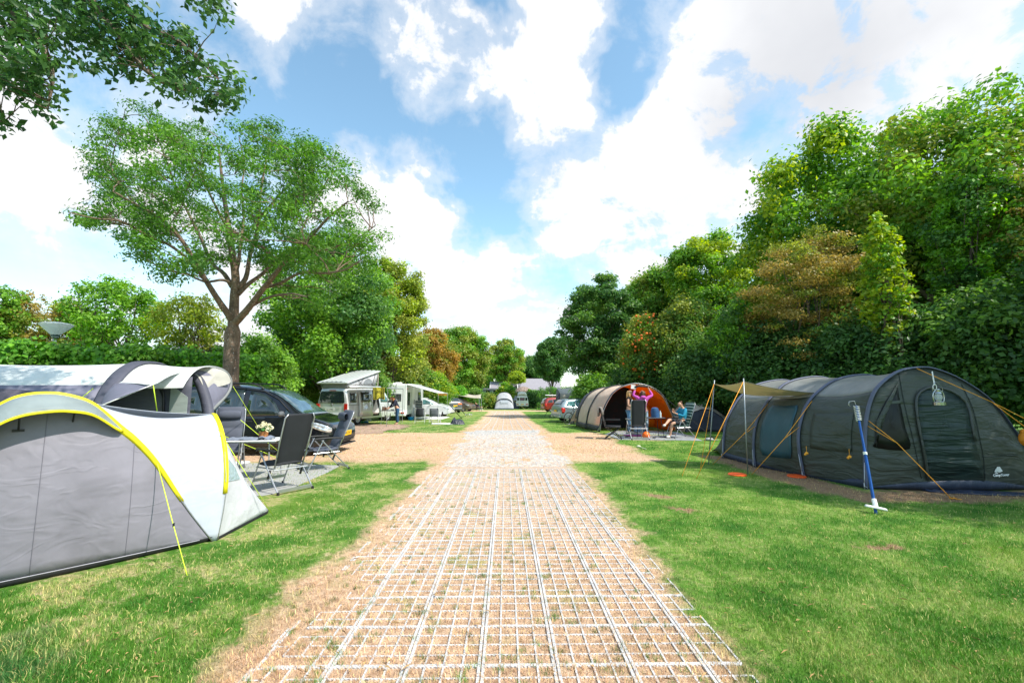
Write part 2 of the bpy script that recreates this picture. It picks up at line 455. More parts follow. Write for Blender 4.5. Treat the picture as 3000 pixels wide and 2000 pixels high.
def rej_green(X, Y, rg):
    straw = ((X > -1.9) & (X < 1.75) & (Y < 9.8)) | ((X > -9) & (X < 3.7) & (Y > 10.4) & (Y < 18.3)) | ((X > -1.9) & (X < 1.8))
    ed = np.abs(X + 1.9) < .35
    mat_ = (X < -2.2) & (X > -6.5) & (Y > 6.5) & (Y < 9.9) & (X + 6.2 < (9.9 - Y) * 99)
    tentL = (X < -3.1) & (Y > 4.9 + (X + 3.2) * 1.05) & (Y < 8)
    tentR = (X > 5.9) & (Y > 7.3)
    return (straw & (rg.random(len(X)) < np.where(Y > 10, .40, .55))) | tentL | tentR | ((X > -1.1) & (X < 1.2) & (Y < 9.8) & (rg.random(len(X)) < 0.25))
def tufts(n, seed):
    rg = np.random.default_rng(seed); K = 26
    Y = 1 / (1 / 2.5 + rg.random(n) * (1 / 9.6 - 1 / 2.5)); X = rg.random(n) * 3.4 - 1.7
    X = np.repeat(X, K) + rg.normal(size=n * K) * .018; Y = np.repeat(Y, K) + rg.normal(size=n * K) * .018; m = n * K
    L = .022 + .022 * rg.random(m); wd = .0032; a = rg.random(m) * 6.28; la = rg.random(m) * 6.28; ln = rg.random(m) * .8
    dx, dy = np.cos(a) * wd / 2, np.sin(a) * wd / 2; lx, ly = np.cos(la) * ln * L, np.sin(la) * ln * L; z = np.full(m, 0.0)
    V = np.stack([np.stack([X - dx, Y - dy, z], 1), np.stack([X + dx, Y + dy, z], 1), np.stack([X + lx, Y + ly, L], 1)], 1).reshape(-1, 3)
    return link_tufts(V, np.arange(m * 3).reshape(-1, 3))
def link_tufts(V, F):
    me = raw_mesh('grass_tufts', V, F, 3)
    tag(link('grass_tufts', me, mat('tuft_green', (.13, .24, .045), .6, var=.5, vscale=2.5)), 'small green tufts growing in the cells of the paving grid', 'grass', kind='stuff')
tufts(420, 6)
parts = [blades(330000, 2.2, 14.0, 3, 0.030, 0.0038, rej_green), blades(80000, 12.0, 60.0, 4, 0.030, 0.006, rej_green)]
V = np.concatenate([p[0] for p in parts]); off = 0; Fs = []; rn = np.concatenate([p[2] for p in parts])
for p in parts: Fs.append(p[1] + off); off += len(p[0])
me = raw_mesh('grass', V, np.concatenate(Fs), 3)
_keep = None
at = me.attributes.new('rnd', 'FLOAT', 'POINT'); at.data.foreach_set('value', rn.astype(np.float32))
tag(link('grass', me, bm_), 'short trodden turf of green and straw coloured blades over the whole pitch', 'grass', kind='stuff')

# ------------------------------------------------------------ the paved path: pale grid panels, and a crossing of pierced blocks
pm = D.materials.new('grid_paver'); pm.use_nodes = True; q = NT(pm.node_tree)
b = pm.node_tree.nodes['Principled BSDF']
pos = q.n('ShaderNodeTexCoord').outputs['Object']
n1 = q.noise(pos, 5, 5, .7); n2 = q.noise(pos, 45, 3, .6)
c = q.mix(q.ss(n1, .3, .7), (0.46, 0.46, 0.47), (0.66, 0.66, 0.67))
c = q.mix(q.m('MULTIPLY', q.ss(n2, .52, .66), .7), c, (0.52, 0.40, 0.28))
wv = q.n('ShaderNodeTexWave', wave_type='BANDS', bands_direction='DIAGONAL', ins={'Vector': pos, 'Scale': 26.0, 'Distortion': 2.0, 'Detail': 2.0})
c = q.mix(q.m('MULTIPLY', wv.outputs[1], 0.28), c, (0.38, 0.37, 0.37))
q.link(c, b.inputs['Base Color']); b.inputs['Roughness'].default_value = .85
bp = q.n('ShaderNodeBump', ins={'Height': q.m('ADD', wv.outputs[1], n2), 'Strength': .6, 'Distance': .006}); q.link(bp.outputs[0], b.inputs['Normal'])
def grid_path(y0, y1, dense):
    mb = MB(); rg = random.Random(5)
    ncol = 7; x0 = PX0 - PANEL
    ny = int((y1 - y0) / PANEL)
    c4 = PANEL / 4
    def cover(x, y, edge):                        # how far sand and straw have buried the grid here
        v = mnoise.fractal(Vector((x * 1.3, y * 1.3, 3.3)), 1.0, 2.0, 4) * 0.30 - .04
        e = max(0.0, (abs(x - 0.08) - 1.10) / 0.55)
        return v + e * e * 0.42 + (e > 0) * 0.05
    def bar(xa, ya, xb, yb, w, h):
        mx_, my_ = (xa + xb) / 2, (ya + yb) / 2
        cv = cover(mx_, my_, 0)
        top = h - .003 - max(0, cv - 0.10) * 0.05 + rg.uniform(-.001, .001)
        if top < -0.002: return
        if mx_ > 1.44 or (abs(mx_ - .0) > 1.22 and rg.random() < .04 + (abs(mx_) - 1.22) * .6): return
        if xa == xb: mb.box((xa, (ya + yb) / 2, top - .02), (w, abs(yb - ya), .04), taper=.97)
        else: mb.box(((xa + xb) / 2, ya, top - .0215), (abs(xb - xa), w, .04), taper=.97)
    for j in range(ny + 1):
        for k in (range(4) if dense else (0,)):
            if not dense and j % 2: continue
            y = y0 + j * PANEL + k * c4
            w = 0.030 if k == 0 else 0.0125
            n = int(round(ncol * 4))
            for i in range(n):
                bar(x0 + i * c4, y, x0 + (i + 1) * c4, y, w, 0.013 if k == 0 else 0.010)
    for i in range(ncol * 4 + 1):
        if not dense and i % 2: continue
        x = x0 + i * c4
        seg = c4 if dense else PANEL
        m = int((y1 - y0) / seg)
        for j in range(m):
            if i % 4 == 0:
                bar(x - .013, y0 + j * seg, x - .013, y0 + (j + 1) * seg, .019, .0145)
                bar(x + .013, y0 + j * seg, x + .013, y0 + (j + 1) * seg, .019, .0145)
            else: bar(x, y0 + j * seg, x, y0 + (j + 1) * seg, .0125, .0115)
    return mb
a = grid_path(2.88 - PANEL * 3, 9.75, True)
b2 = grid_path(19.6, 52.0, False)
b2.v = [(x_, y_, z_ + gz(y_)) for x_, y_, z_ in b2.v]
a.add(b2.v, b2.f)
tag(a.build('path', pm), kind='structure')
mb = MB(); rg = random.Random(9)
y = 10.0
k = 0
while y < 19.1:
    x = -2.6 + (0.105 if k % 2 else 0)
    while x < 2.4:
        cv = mnoise.fractal(Vector((x * 1.1, y * 0.9, 8.1)), 1.0, 2.0, 4) * 0.45 + max(0, abs(x + .02) - 1.25) * 1.5 + max(0, 10.3 - y) * .3
        if cv < 0.33 + rg.uniform(-.07, .07) and rg.random() > .04:
            hgt = .012 - max(0, cv) * .02
            mb.box((x + rg.uniform(-.004, .004), y, hgt - .02), (.138, .052, .04), taper=.88)
            if rg.random() < .6: mb.box((x + .0, y + .048, hgt - .024), (.04, .05, .04), taper=.9)
        x += .21
    y += .098; k += 1
cm = mat('pale_block', (0.53, 0.53, 0.53), .85, var=.25, vscale=9, bump=.4, bscale=60)
tag(mb.build('crossing_pavement', cm), kind='structure')
# trodden brown pitch in front of the silver camper
mb = MB()
P = [G(1008, 1238), G(1095, 1243), G(1200, 1243), G(1178, 1254), G(1120, 1270), G(1000, 1272), G(960, 1262)]
Q = []
for i, p in enumerate(P):
    n_ = P[(i + 1) % len(P)]
    for k in range(14):
        v = p + (n_ - p) * (k / 14); w_ = mnoise.fractal(Vector((v.x * 1.1, v.y * 1.1, 5)), 1.0, 2.0, 4) * .55
        v = v + Vector((w_ * 1.2, w_, 0)); v.z = gz(v.y) + .014; Q.append(v)
cq = sum(Q, Vector()) / len(Q); cq.z = gz(cq.y) + .016
ring = [cq + (v - cq) * .5 for v in Q]
for v in ring: v.z = gz(v.y) + .016
mb.grid([[cq] * len(Q), ring, Q], close=True)
tag(mb.build('earth_pitch', mat('bare_pitch', (0.36, 0.24, 0.18), .95, var=.25, vscale=4, bump=.5)), kind='structure')

# leaves and bits of straw fallen on the pitch
def litter():
    rg = np.random.default_rng(77); n = 1500
    Y = 1 / (1 / 2.3 + rg.random(n) * (1 / 26 - 1 / 2.3)); X = (rg.random(n) * 2 - 1) * (Y * 1.25 + .5)
    k = ~(((X > 5.7) & (Y > 7.2)) | ((X < -3.0) & (Y > 4.0)))
    X, Y = X[k], Y[k]; n = len(X)
    a = rg.random(n) * 6.28; L = .009 + rg.random(n) ** 2 * .017; z = .012 + rg.random(n) * .016
    t = rg.random(n) < .35; wd = np.where(t, L * .10, L * .35); L = np.where(t, L * 1.8, L)
    dx, dy = np.cos(a), np.sin(a); g = np.interp(Y, [p for p, _ in TERR], [p for _, p in TERR])
    P = lambda u, v, h: np.stack([X + dx * u - dy * v, Y + dy * u + dx * v, g + z + h], 1)
    V = np.stack([P(-L, 0 * L, 0), P(0 * L, wd, .004 + L * .15), P(L, 0 * L, .002), P(0 * L, -wd, .004)], 1).reshape(-1, 3)
    o = np.arange(n)[:, None] * 4
    me = raw_mesh('fallen_leaves', V, np.concatenate([o + [0, 1, 2], o + [0, 2, 3]]), 3)
    tag(link('fallen_leaves', me, mat('dead_leaf', (.38, .24, .10), .8, var=.6, vscale=3)), 'dry fallen leaves and straw bits scattered over the turf', 'leaves', kind='stuff')
litter()

# ------------------------------------------------------------ trees, bushes and hedges
def leaf_mat(name, transl=0.4, rough=0.45):
    m = D.materials.new(name); m.use_nodes = True; q = NT(m.node_tree)
    b = m.node_tree.nodes['Principled BSDF']
    a = q.n('ShaderNodeAttribute', attribute_name='col').outputs['Color']
    q.link(a, b.inputs['Base Color']); b.inputs['Roughness'].default_value = rough; b.inputs['Specular IOR Level'].default_value = 0.35
    hs = q.n('ShaderNodeHueSaturation', ins={'Hue': 0.497, 'Saturation': 1.1, 'Value': 1.55, 'Color': a}).outputs[0]
    tr = q.n('ShaderNodeBsdfTranslucent', ins={'Color': hs})
    mx = q.n('ShaderNodeMixShader', ins={0: transl, 1: b.outputs[0], 2: tr.outputs[0]})
    q.link(mx.outputs[0], [n for n in m.node_tree.nodes if n.type == 'OUTPUT_MATERIAL'][0].inputs[0])
    return m
LEAF = leaf_mat('leaves')
def bark(name, c1, c2, spots=False):
    m = D.materials.new(name); m.use_nodes = True; q = NT(m.node_tree)
    b = m.node_tree.nodes['Principled BSDF']
    pos = q.n('ShaderNodeTexCoord').outputs['Object']
    mp = q.n('ShaderNodeMapping', ins={'Vector': pos, 'Scale': (1, 1, .35)}).outputs[0]
    n1 = q.noise(mp, 9, 6, .7); n2 = q.noise(pos, 30, 2, .5)
    c = q.mix(q.ss(n1, .3, .7), c1, c2)
    if spots:
        c = q.mix(q.ss(n2, .66, .70), c, (.55, .53, .48))
        n3 = q.noise(q.n('ShaderNodeMapping', ins={'Vector': pos, 'Scale': (.4, .4, 3)}).outputs[0], 7, 2, .5)
        c = q.mix(q.m('MULTIPLY', q.ss(n3, .62, .66), .6), c, (.06, .045, .035))
    q.link(c, b.inputs['Base Color']); b.inputs['Roughness'].default_value = .9
    bp = q.n('ShaderNodeBump', ins={'Height': n1, 'Strength': .9, 'Distance': .03}); q.link(bp.outputs[0], b.inputs['Normal'])
    return m
BARK = bark('bark', (.085, .062, .045), (.20, .155, .115))
BARK2 = bark('ash_bark', (.11, .072, .050), (.25, .17, .12), True)
PAL = {  # leaf colour pairs: (dark, light)
    'green': ((.060, .170, .024), (.200, .370, .045)),
    'dark': ((.030, .100, .032), (.105, .215, .045)),
    'deep': ((.024, .080, .026), (.075, .165, .036)),
    'yellow': ((.130, .230, .020), (.360, .430, .040)),
    'olive': ((.095, .160, .025), (.280, .310, .055)),
    'brown': ((.150, .145, .036), (.370, .275, .085)),
    'bright': ((.060, .190, .018), (.190, .370, .040)),
    'orange': ((.150, .130, .028), (.420, .260, .060)),
    'hedge': ((.045, .180, .016), (.190, .430, .035)),
    'shrub': ((.045, .130, .028), (.150, .270, .048)),
}
def leaf_mesh(name, C, N, L, col, aspect=0.5, seed=0):
    """C centres, N facing normals, L lengths, col colours -> one kite shaped folded leaf each"""
    rg = np.random.default_rng(seed); n = len(C)
    N = N / np.maximum(np.linalg.norm(N, axis=1, keepdims=True), 1e-6)
    t = rg.normal(size=(n, 3)); t[:, 2] -= 0.5
    t -= N * np.sum(t * N, 1, keepdims=True); t /= np.maximum(np.linalg.norm(t, axis=1, keepdims=True), 1e-6)
    s = np.cross(N, t); L = L[:, None]
    w = aspect * (0.8 + .4 * rg.random((n, 1)))
    V = np.stack([C - t * L * .5, C + s * L * w * .5 + N * L * .08 - t * L * .05, C + t * L * .5, C - s * L * w * .5 + N * L * .08 - t * L * .05], 1).reshape(-1, 3)
    o = np.arange(n)[:, None] * 4
    F = np.concatenate([o + [0, 1, 2], o + [0, 2, 3]], 0)
    me = raw_mesh(name, V, F, 3)
    ca = me.color_attributes.new('col', 'FLOAT_COLOR', 'POINT')
    cc = np.ones((n, 4), np.float32); cc[:, :3] = col
    ca.data.foreach_set('color', np.repeat(cc, 4, axis=0).ravel())
    return me
def clump_leaves(centers, radii, dens, size, pal, seed, flat=0.6, out=None, patch=None):
    """leaves through the volume of many small clumps"""
    rg = np.random.default_rng(seed)
    cs, ns, ls, cl = [], [], [], []
    lo, hi = np.array(PAL[pal][0]), np.array(PAL[pal][1])
    p2 = PAL[patch] if patch else None
    mid = np.mean(centers, axis=0) if out is None else np.array(out)
    for c, r in zip(centers, radii):
        n = max(6, int(dens * r * r))
        v = rg.normal(size=(n, 3)); v /= np.linalg.norm(v, axis=1, keepdims=True)
        rr = rg.random((n, 1)) ** 0.5 * np.where(rg.random((n, 1)) < .18, 1.5, 1.0)
        p = v * rr * np.array([r, r, r * flat])
        cs.append(c + p)
        nn = v * 0.8 + rg.normal(size=(n, 3)) * 0.55 + np.array([0, 0, .55]); ns.append(nn)
        ls.append(size * (0.6 + .8 * rg.random(n)))
        t = np.clip(rg.normal(0.45, 0.25, (n, 1)) + rg.normal(0, .13), 0, 1)
        a, b_ = (lo, hi)
        if p2 is not None and rg.random() < 0.35: a, b_ = np.array(p2[0]), np.array(p2[1])
        cl.append((a * (1 - t) + b_ * t) * (0.75 + .5 * rg.random((n, 1))))
    return np.concatenate(cs), np.concatenate(ns), np.concatenate(ls), np.concatenate(cl)
def bent(p, q_, k, rg, amp=0.08):
    p, q_ = Vector(p), Vector(q_); L = (q_ - p).length
    out = [p + (q_ - p) * (i / k) for i in range(k + 1)]
    for i in range(1, k): out[i] += Vector((rg.uniform(-1, 1), rg.uniform(-1, 1), rg.uniform(-.6, 1))) * L * amp
    return out
def make_tree(label, base, height, rad, crown_lo, pal, seed, size=.12, dens=420, nclump=None, trunks=1, trunk_r=.12, name='tree', cat='tree',
              patch=None, group=None, shape=1.0, flat=.8, clump=.20, open_=0.0, leans=None, bark_=None, berries=False, ry=None, low_r=None):
    """base: ground point; rad: crown half width; crown_lo: height where the crown starts; shape > 1 pulls the top into a point"""
    rg = random.Random(seed)
    root = thing(name, label, cat, (base[0], base[1], gz(base[1])), 0, group)
    cz = (height + crown_lo) / 2; hz = (height - crown_lo) / 2
    ry = ry or rad
    nclump = nclump or int(175 * max(1, hz / rad)); dens = dens * 1.45; size = size * 1.12
    cs, rs = [], []
    cr = min(rad, hz) * clump
    i = 0
    while len(cs) < nclump and i < nclump * 30:
        i += 1
        v = Vector((rg.gauss(0, 1), rg.gauss(0, 1), rg.gauss(0, 1))).normalized()
        r = rg.random() ** .33 if rg.random() < .75 else rg.random()
        r = .30 + .70 * r
        if rg.random() < .06: r *= 1.09
        z = v.z * r
        wd = 1.0 if z < 0 else (1 - z ** (2 / shape) * .12 * shape)
        if low_r and z < 0: wd = 1 + (low_r - 1) * (-z)
        lump = 1 + .17 * mnoise.noise(v * 2.1 + Vector((seed, 0, 0)))
        x, y = v.x * r * rad * wd * lump, v.y * r * ry * wd * lump
        zz = cz + z * hz * lump
        k = rg.uniform(.65, 1.35)
        if zz + cr * k * .4 > height * 1.03: continue
        if mnoise.noise(Vector((x, y * .7, zz)) / (min(rad, hz) * .36) + Vector((0, 0, seed))) < -.16: continue
        cs.append((x, y, zz)); rs.append(cr * k)
    C, N, L, cl = clump_leaves(np.array(cs), rs, dens, size, pal, seed, flat, patch=patch)
    cl = cl * np.array([1.36, 1.30, 1.15])
    tm = MB()
    for t in range(trunks):
        a = 2 * math.pi * t / trunks + seed
        off = Vector((math.cos(a), math.sin(a), 0)) * (0 if trunks == 1 else trunk_r * 1.6)
        top = Vector((off.x * 4, off.y * 4, cz + hz * .3))
        pts = bent(off, top, 6, rg, .025)
        tm.tube([off + Vector((0, 0, -.1))] + pts, [trunk_r * 1.5, trunk_r * 1.25] + [trunk_r * (1 - .13 * j) for j in range(1, 7)], 8)
        for j, c in enumerate(rg.sample(list(zip(cs, rs)), min(len(cs), 22))):
            c = Vector(c[0]); f = max(.12, min(.9, (c.z - crown_lo * .5) / (height) * .8)); st = pts[max(1, min(5, int(f * 6)))]
            br = bent(st, c, 4, rg, .07)
            tm.tube(br, [trunk_r * .42, trunk_r * .32, trunk_r * .2, trunk_r * .12, trunk_r * .05], 5, cap=False)
    tm.build('trunk', bark_ or BARK, root, 'all')
    link('crown', leaf_mesh('crown', C, N, L, cl, .62, seed), LEAF, root)
    if berries:
        bmb = MB(); k = 0
        while k < 150:
            c = rg.choice(cs)
            if c[1] > .3 * ry or c[2] < crown_lo + .2 * hz or c[0] > rad * .8: continue
            r_ = rad * clump
            p = (c[0] + rg.uniform(-r_, r_), c[1] - r_ * rg.uniform(.6, 1.2), c[2] + rg.uniform(-r_, r_) * .8)
            bmb.ball(p, rg.uniform(.045, .085), 5, sc=(1, 1, .8)); k += 1
        o = tag(bmb.build('berries', mat('berry_orange', (.75, .16, .02), .5, var=.3), root, 'all'), kind='stuff')
    return root
def px_tree(label, pc, ptop, pbot, phw, Y, pal, seed, **kw):
    """a tree by where it stands in the photo: centre column, top row, crown bottom row, half width (pixels) and distance"""
    c = W(pc, ptop, Y); s = sm(Y)
    g_ = gz(Y); lo = max(0.15, W(pc, pbot, Y).z - g_)
    return make_tree(label, (c.x, Y), c.z - g_, phw * s, lo, pal, seed, **kw)

def inpoly(x, y, P):
    c = False; j = len(P) - 1
    for i in range(len(P)):
        if (P[i][1] > y) != (P[j][1] > y) and x < (P[j][0] - P[i][0]) * (y - P[i][1]) / (P[j][1] - P[i][1]) + P[i][0]: c = not c
        j = i
    return c
def sample_poly(P, rg):
    xs_, ys_ = [p[0] for p in P], [p[1] for p in P]
    while True:
        x, y = rg.uniform(min(xs_), max(xs_)), rg.uniform(min(ys_), max(ys_))
        if inpoly(x, y, P): return x, y

# ---- the tall ash behind the black car: limbs follow the real ones, twigs reach out for every spray of leaves
def hero_ash():
    rg = random.Random(21); Y = 13.6
    base = G(672, 1300); base = Vector((W(672, 1100, Y).x, Y, 0))
    root = thing('ash_tree', 'tall ash tree with bare forking limbs rising behind the black car', 'tree', base)
    limbs = [  # (photo px polyline, depth drift, start radius, end radius)
        ([(672, 1310), (673, 1180), (676, 1090), (680, 1000), (684, 940), (687, 870), (690, 810), (680, 740), (672, 680), (660, 600), (650, 520), (640, 430)], 0.0, .235, .03),
        ([(684, 945), (668, 920), (640, 880), (611, 834), (573, 770), (530, 700), (470, 640), (400, 600), (330, 560)], -1.2, .115, .02),
        ([(688, 945), (704, 930), (730, 900), (774, 842), (809, 799), (849, 751), (905, 700), (960, 640), (1020, 590)], -1.0, .125, .02),
        ([(697, 845), (721, 812), (731, 754), (745, 705), (758, 640), (765, 560), (780, 470), (800, 410)], .8, .085, .018),
        ([(697, 862), (730, 830), (765, 805), (800, 770), (860, 720), (900, 640), (940, 560), (980, 500)], 1.2, .075, .018),
        ([(690, 800), (700, 760), (705, 700), (715, 640), (708, 560), (715, 480), (700, 400)], 1.0, .07, .016),
        ([(680, 840), (655, 800), (620, 770), (590, 700), (560, 640), (520, 560), (490, 480), (460, 400), (420, 340)], 1.1, .075, .016),
        ([(680, 830), (650, 820), (600, 825), (540, 800), (480, 790), (430, 760)], -.6, .05, .014),
        ([(611, 834), (560, 770), (500, 720), (430, 690), (360, 650), (280, 640), (200, 622)], -1.6, .06, .012),
        ([(774, 842), (820, 830), (880, 800), (950, 800), (1010, 790), (1060, 760)], -1.8, .06, .014),
        ([(730, 900), (790, 870), (850, 860), (900, 870)], -1.6, .05, .014),
        ([(849, 751), (920, 740), (990, 720), (1060, 690), (1100, 660)], -.4, .05, .012),
        ([(672, 680), (640, 620), (600, 540), (560, 470), (530, 400)], -.8, .05, .012),
        ([(530, 700), (450, 640), (380, 580), (330, 500), (310, 430)], .4, .045, .012),
        ([(758, 640), (820, 570), (880, 500), (920, 450)], -.9, .04, .012)]
    tm = MB(); nodes = []
    for pl, dz, r0, r1 in limbs:
        n = len(pl); pts = []
        for i, (px, py) in enumerate(pl):
            t = i / (n - 1); pts.append(W(px, py, Y + dz * 2.0 * t ** 1.2) - base)
        m = n * 3; pts = crv(pts, m)
        rr = [r0 + (r1 - r0) * (i / (m - 1)) ** .8 for i in range(m)]
        if r0 > .2:
            rr = [(.265 if p.z < .4 else .225 if p.z < 2.2 else .215 if p.z < 3.5 else max(.03, .15 * (1 - (p.z - 3.5) / 7))) for p in pts]
        tm.tube(pts, rr, 12 if r0 > .2 else 8, cap=False)
        for p in pts[2:]:
            if p.z > 3.6: nodes.append(p)
    poly = [(175, 618), (290, 590), (270, 520), (280, 430), (300, 330), (350, 300), (420, 310), (470, 350), (560, 370), (640, 360), (760, 350), (860, 385), (960, 430), (1040, 480), (1080, 540), (1100, 600), (1125, 660), (1100, 740), (1060, 830), (980, 890), (900, 900), (820, 850), (770, 790), (700, 740), (600, 790), (500, 830), (440, 790), (380, 730), (320, 670), (240, 650)]
    targets = []
    while len(targets) < 600:
        x, y = sample_poly(poly, rg)
        cx, cy = 680, 600
        e = ((x - cx) / 480) ** 2 + ((y - cy) / 300) ** 2
        dmax = 3.6 * math.sqrt(max(.08, 1 - min(1, e) * .9))
        dep = rg.uniform(-dmax, dmax)
        if mnoise.noise(Vector((x / 62, y / 62, dep * .35))) < .03: continue
        targets.append(W(x, y, Y + dep) - base)
    cs, rs = [], []
    for tg in targets:
        nd = min(nodes, key=lambda p: (p - tg).length + max(0, p.z - tg.z) * 1.2)
        d = (tg - nd).length
        if d > .25:
            br = bent(nd, tg, 4, rg, .06)
            r0 = min(.028, .008 + .008 * d)
            tm.tube(br, [r0, r0 * .8, r0 * .6, r0 * .4, r0 * .2], 4, cap=False)
            if rg.random() < .5: nodes.append(br[2])
        cs.append(tuple(tg)); rs.append(rg.uniform(.26, .50))
    o = tm.build('trunk', BARK2, root, 'all')
    C, N, L, cl = clump_leaves(np.array(cs), rs, 600, .115, 'green', 5, .55, patch='shrub'); cl = cl * np.array([.85, .95, .85])
    link('crown', leaf_mesh('crown', C, N, L, cl, .36, 4), LEAF, root)
hero_ash()

# ---- the branch hanging into the picture: its tree stands left of the camera
def overhang():
    rg = random.Random(5)
    root = thing('overhanging_tree', 'near tree whose leafy dark green branches hang into the upper left corner', 'tree', (-8.0, 3.0, 0))
    base = Vector((-8.0, 3.0, 0))
    polys = [([(-60, -60), (150, -40), (190, 60), (200, 150), (185, 230), (215, 285), (165, 290), (165, 350), (130, 350), (90, 310), (50, 290), (20, 260), (-60, 240)], 60, 4.6),
             ([(150, -60), (390, -60), (420, 30), (470, 70), (540, 70), (590, 90), (575, 150), (640, 185), (670, 210), (700, 265), (690, 290), (640, 310), (590, 320), (550, 300), (500, 270), (440, 290), (420, 250), (380, 225), (350, 250), (320, 235), (260, 235), (215, 215), (205, 120)], 105, 5.0),
             ([(540, -60), (640, -60), (675, 45), (650, 60), (600, 40), (560, 10)], 10, 5.3), ([(-30, 330), (22, 340), (20, 368), (-30, 365)], 3, 4.8)]
    tm = MB(); cs, rs = [], []
    trunk = [Vector((0, 0, -.1)), Vector((.1, 0, 1.5)), Vector((.3, .1, 3.2)), Vector((.9, .2, 4.6)), Vector((1.6, .4, 6.4))]
    tm.tube(trunk, [.3, .25, .22, .17, .08], 10, cap=False)
    spine = [[W(-200, -150, 4.4), W(60, 60, 4.6), W(150, 200, 4.6), W(140, 320, 4.6)], [W(-100, -250, 4.8), W(200, -60, 5.0), W(330, 80, 5.0), W(420, 200, 5.0), W(520, 260, 5.1), W(640, 270, 5.1)],
             [W(200, -160, 5.0), W(400, 60, 5.0), W(520, 120, 5.0), W(640, 230, 5.0)], [W(300, -250, 5.2), W(560, -60, 5.3), W(640, 30, 5.3)], [W(-300, 200, 4.8), W(-60, 330, 4.8), W(15, 355, 4.8)]]
    nodes = []
    for s_ in spine:
        pts = crv([trunk[3] if s_[0].z < 5 else trunk[4] * .9 + trunk[3] * .1] + [p - base for p in s_], 22)
        tm.tube(pts, [.06 * (1 - i / 22) + .006 for i in range(22)], 6, cap=False); nodes += pts[6:]
    for P, n, Y in polys:
        for i in range(n):
            x, y = sample_poly(P, rg); t = W(x, y, Y + rg.uniform(-.45, .45)) - base
            nd = min(nodes, key=lambda p: (p - t).length)
            tm.tube(bent(nd, t, 3, rg, .08), [.008, .006, .004, .002], 4, cap=False)
            cs.append(tuple(t)); rs.append(rg.uniform(.13, .24))
    tm.build('trunk', BARK, root, 'all')
    C, N, L, cl = clump_leaves(np.array(cs), rs, 1000, .088, 'deep', 8, .8, patch='dark')
    # more crown above and left of the frame, so that the tree is whole from elsewhere
    g = [(rg.uniform(-2.4, 1.6), rg.uniform(-2.5, 1.5), rg.uniform(6.6, 9.0)) for _ in range(60)]
    C2, N2, L2, cl2 = clump_leaves(np.array(g), [rg.uniform(.4, .7) for _ in g], 160, .10, 'dark', 9, .7)
    link('crown', leaf_mesh('crown', np.concatenate([C, C2]), np.concatenate([N, N2]), np.concatenate([L, L2]), np.concatenate([cl, cl2]), .5, 4), LEAF, root)
overhang()

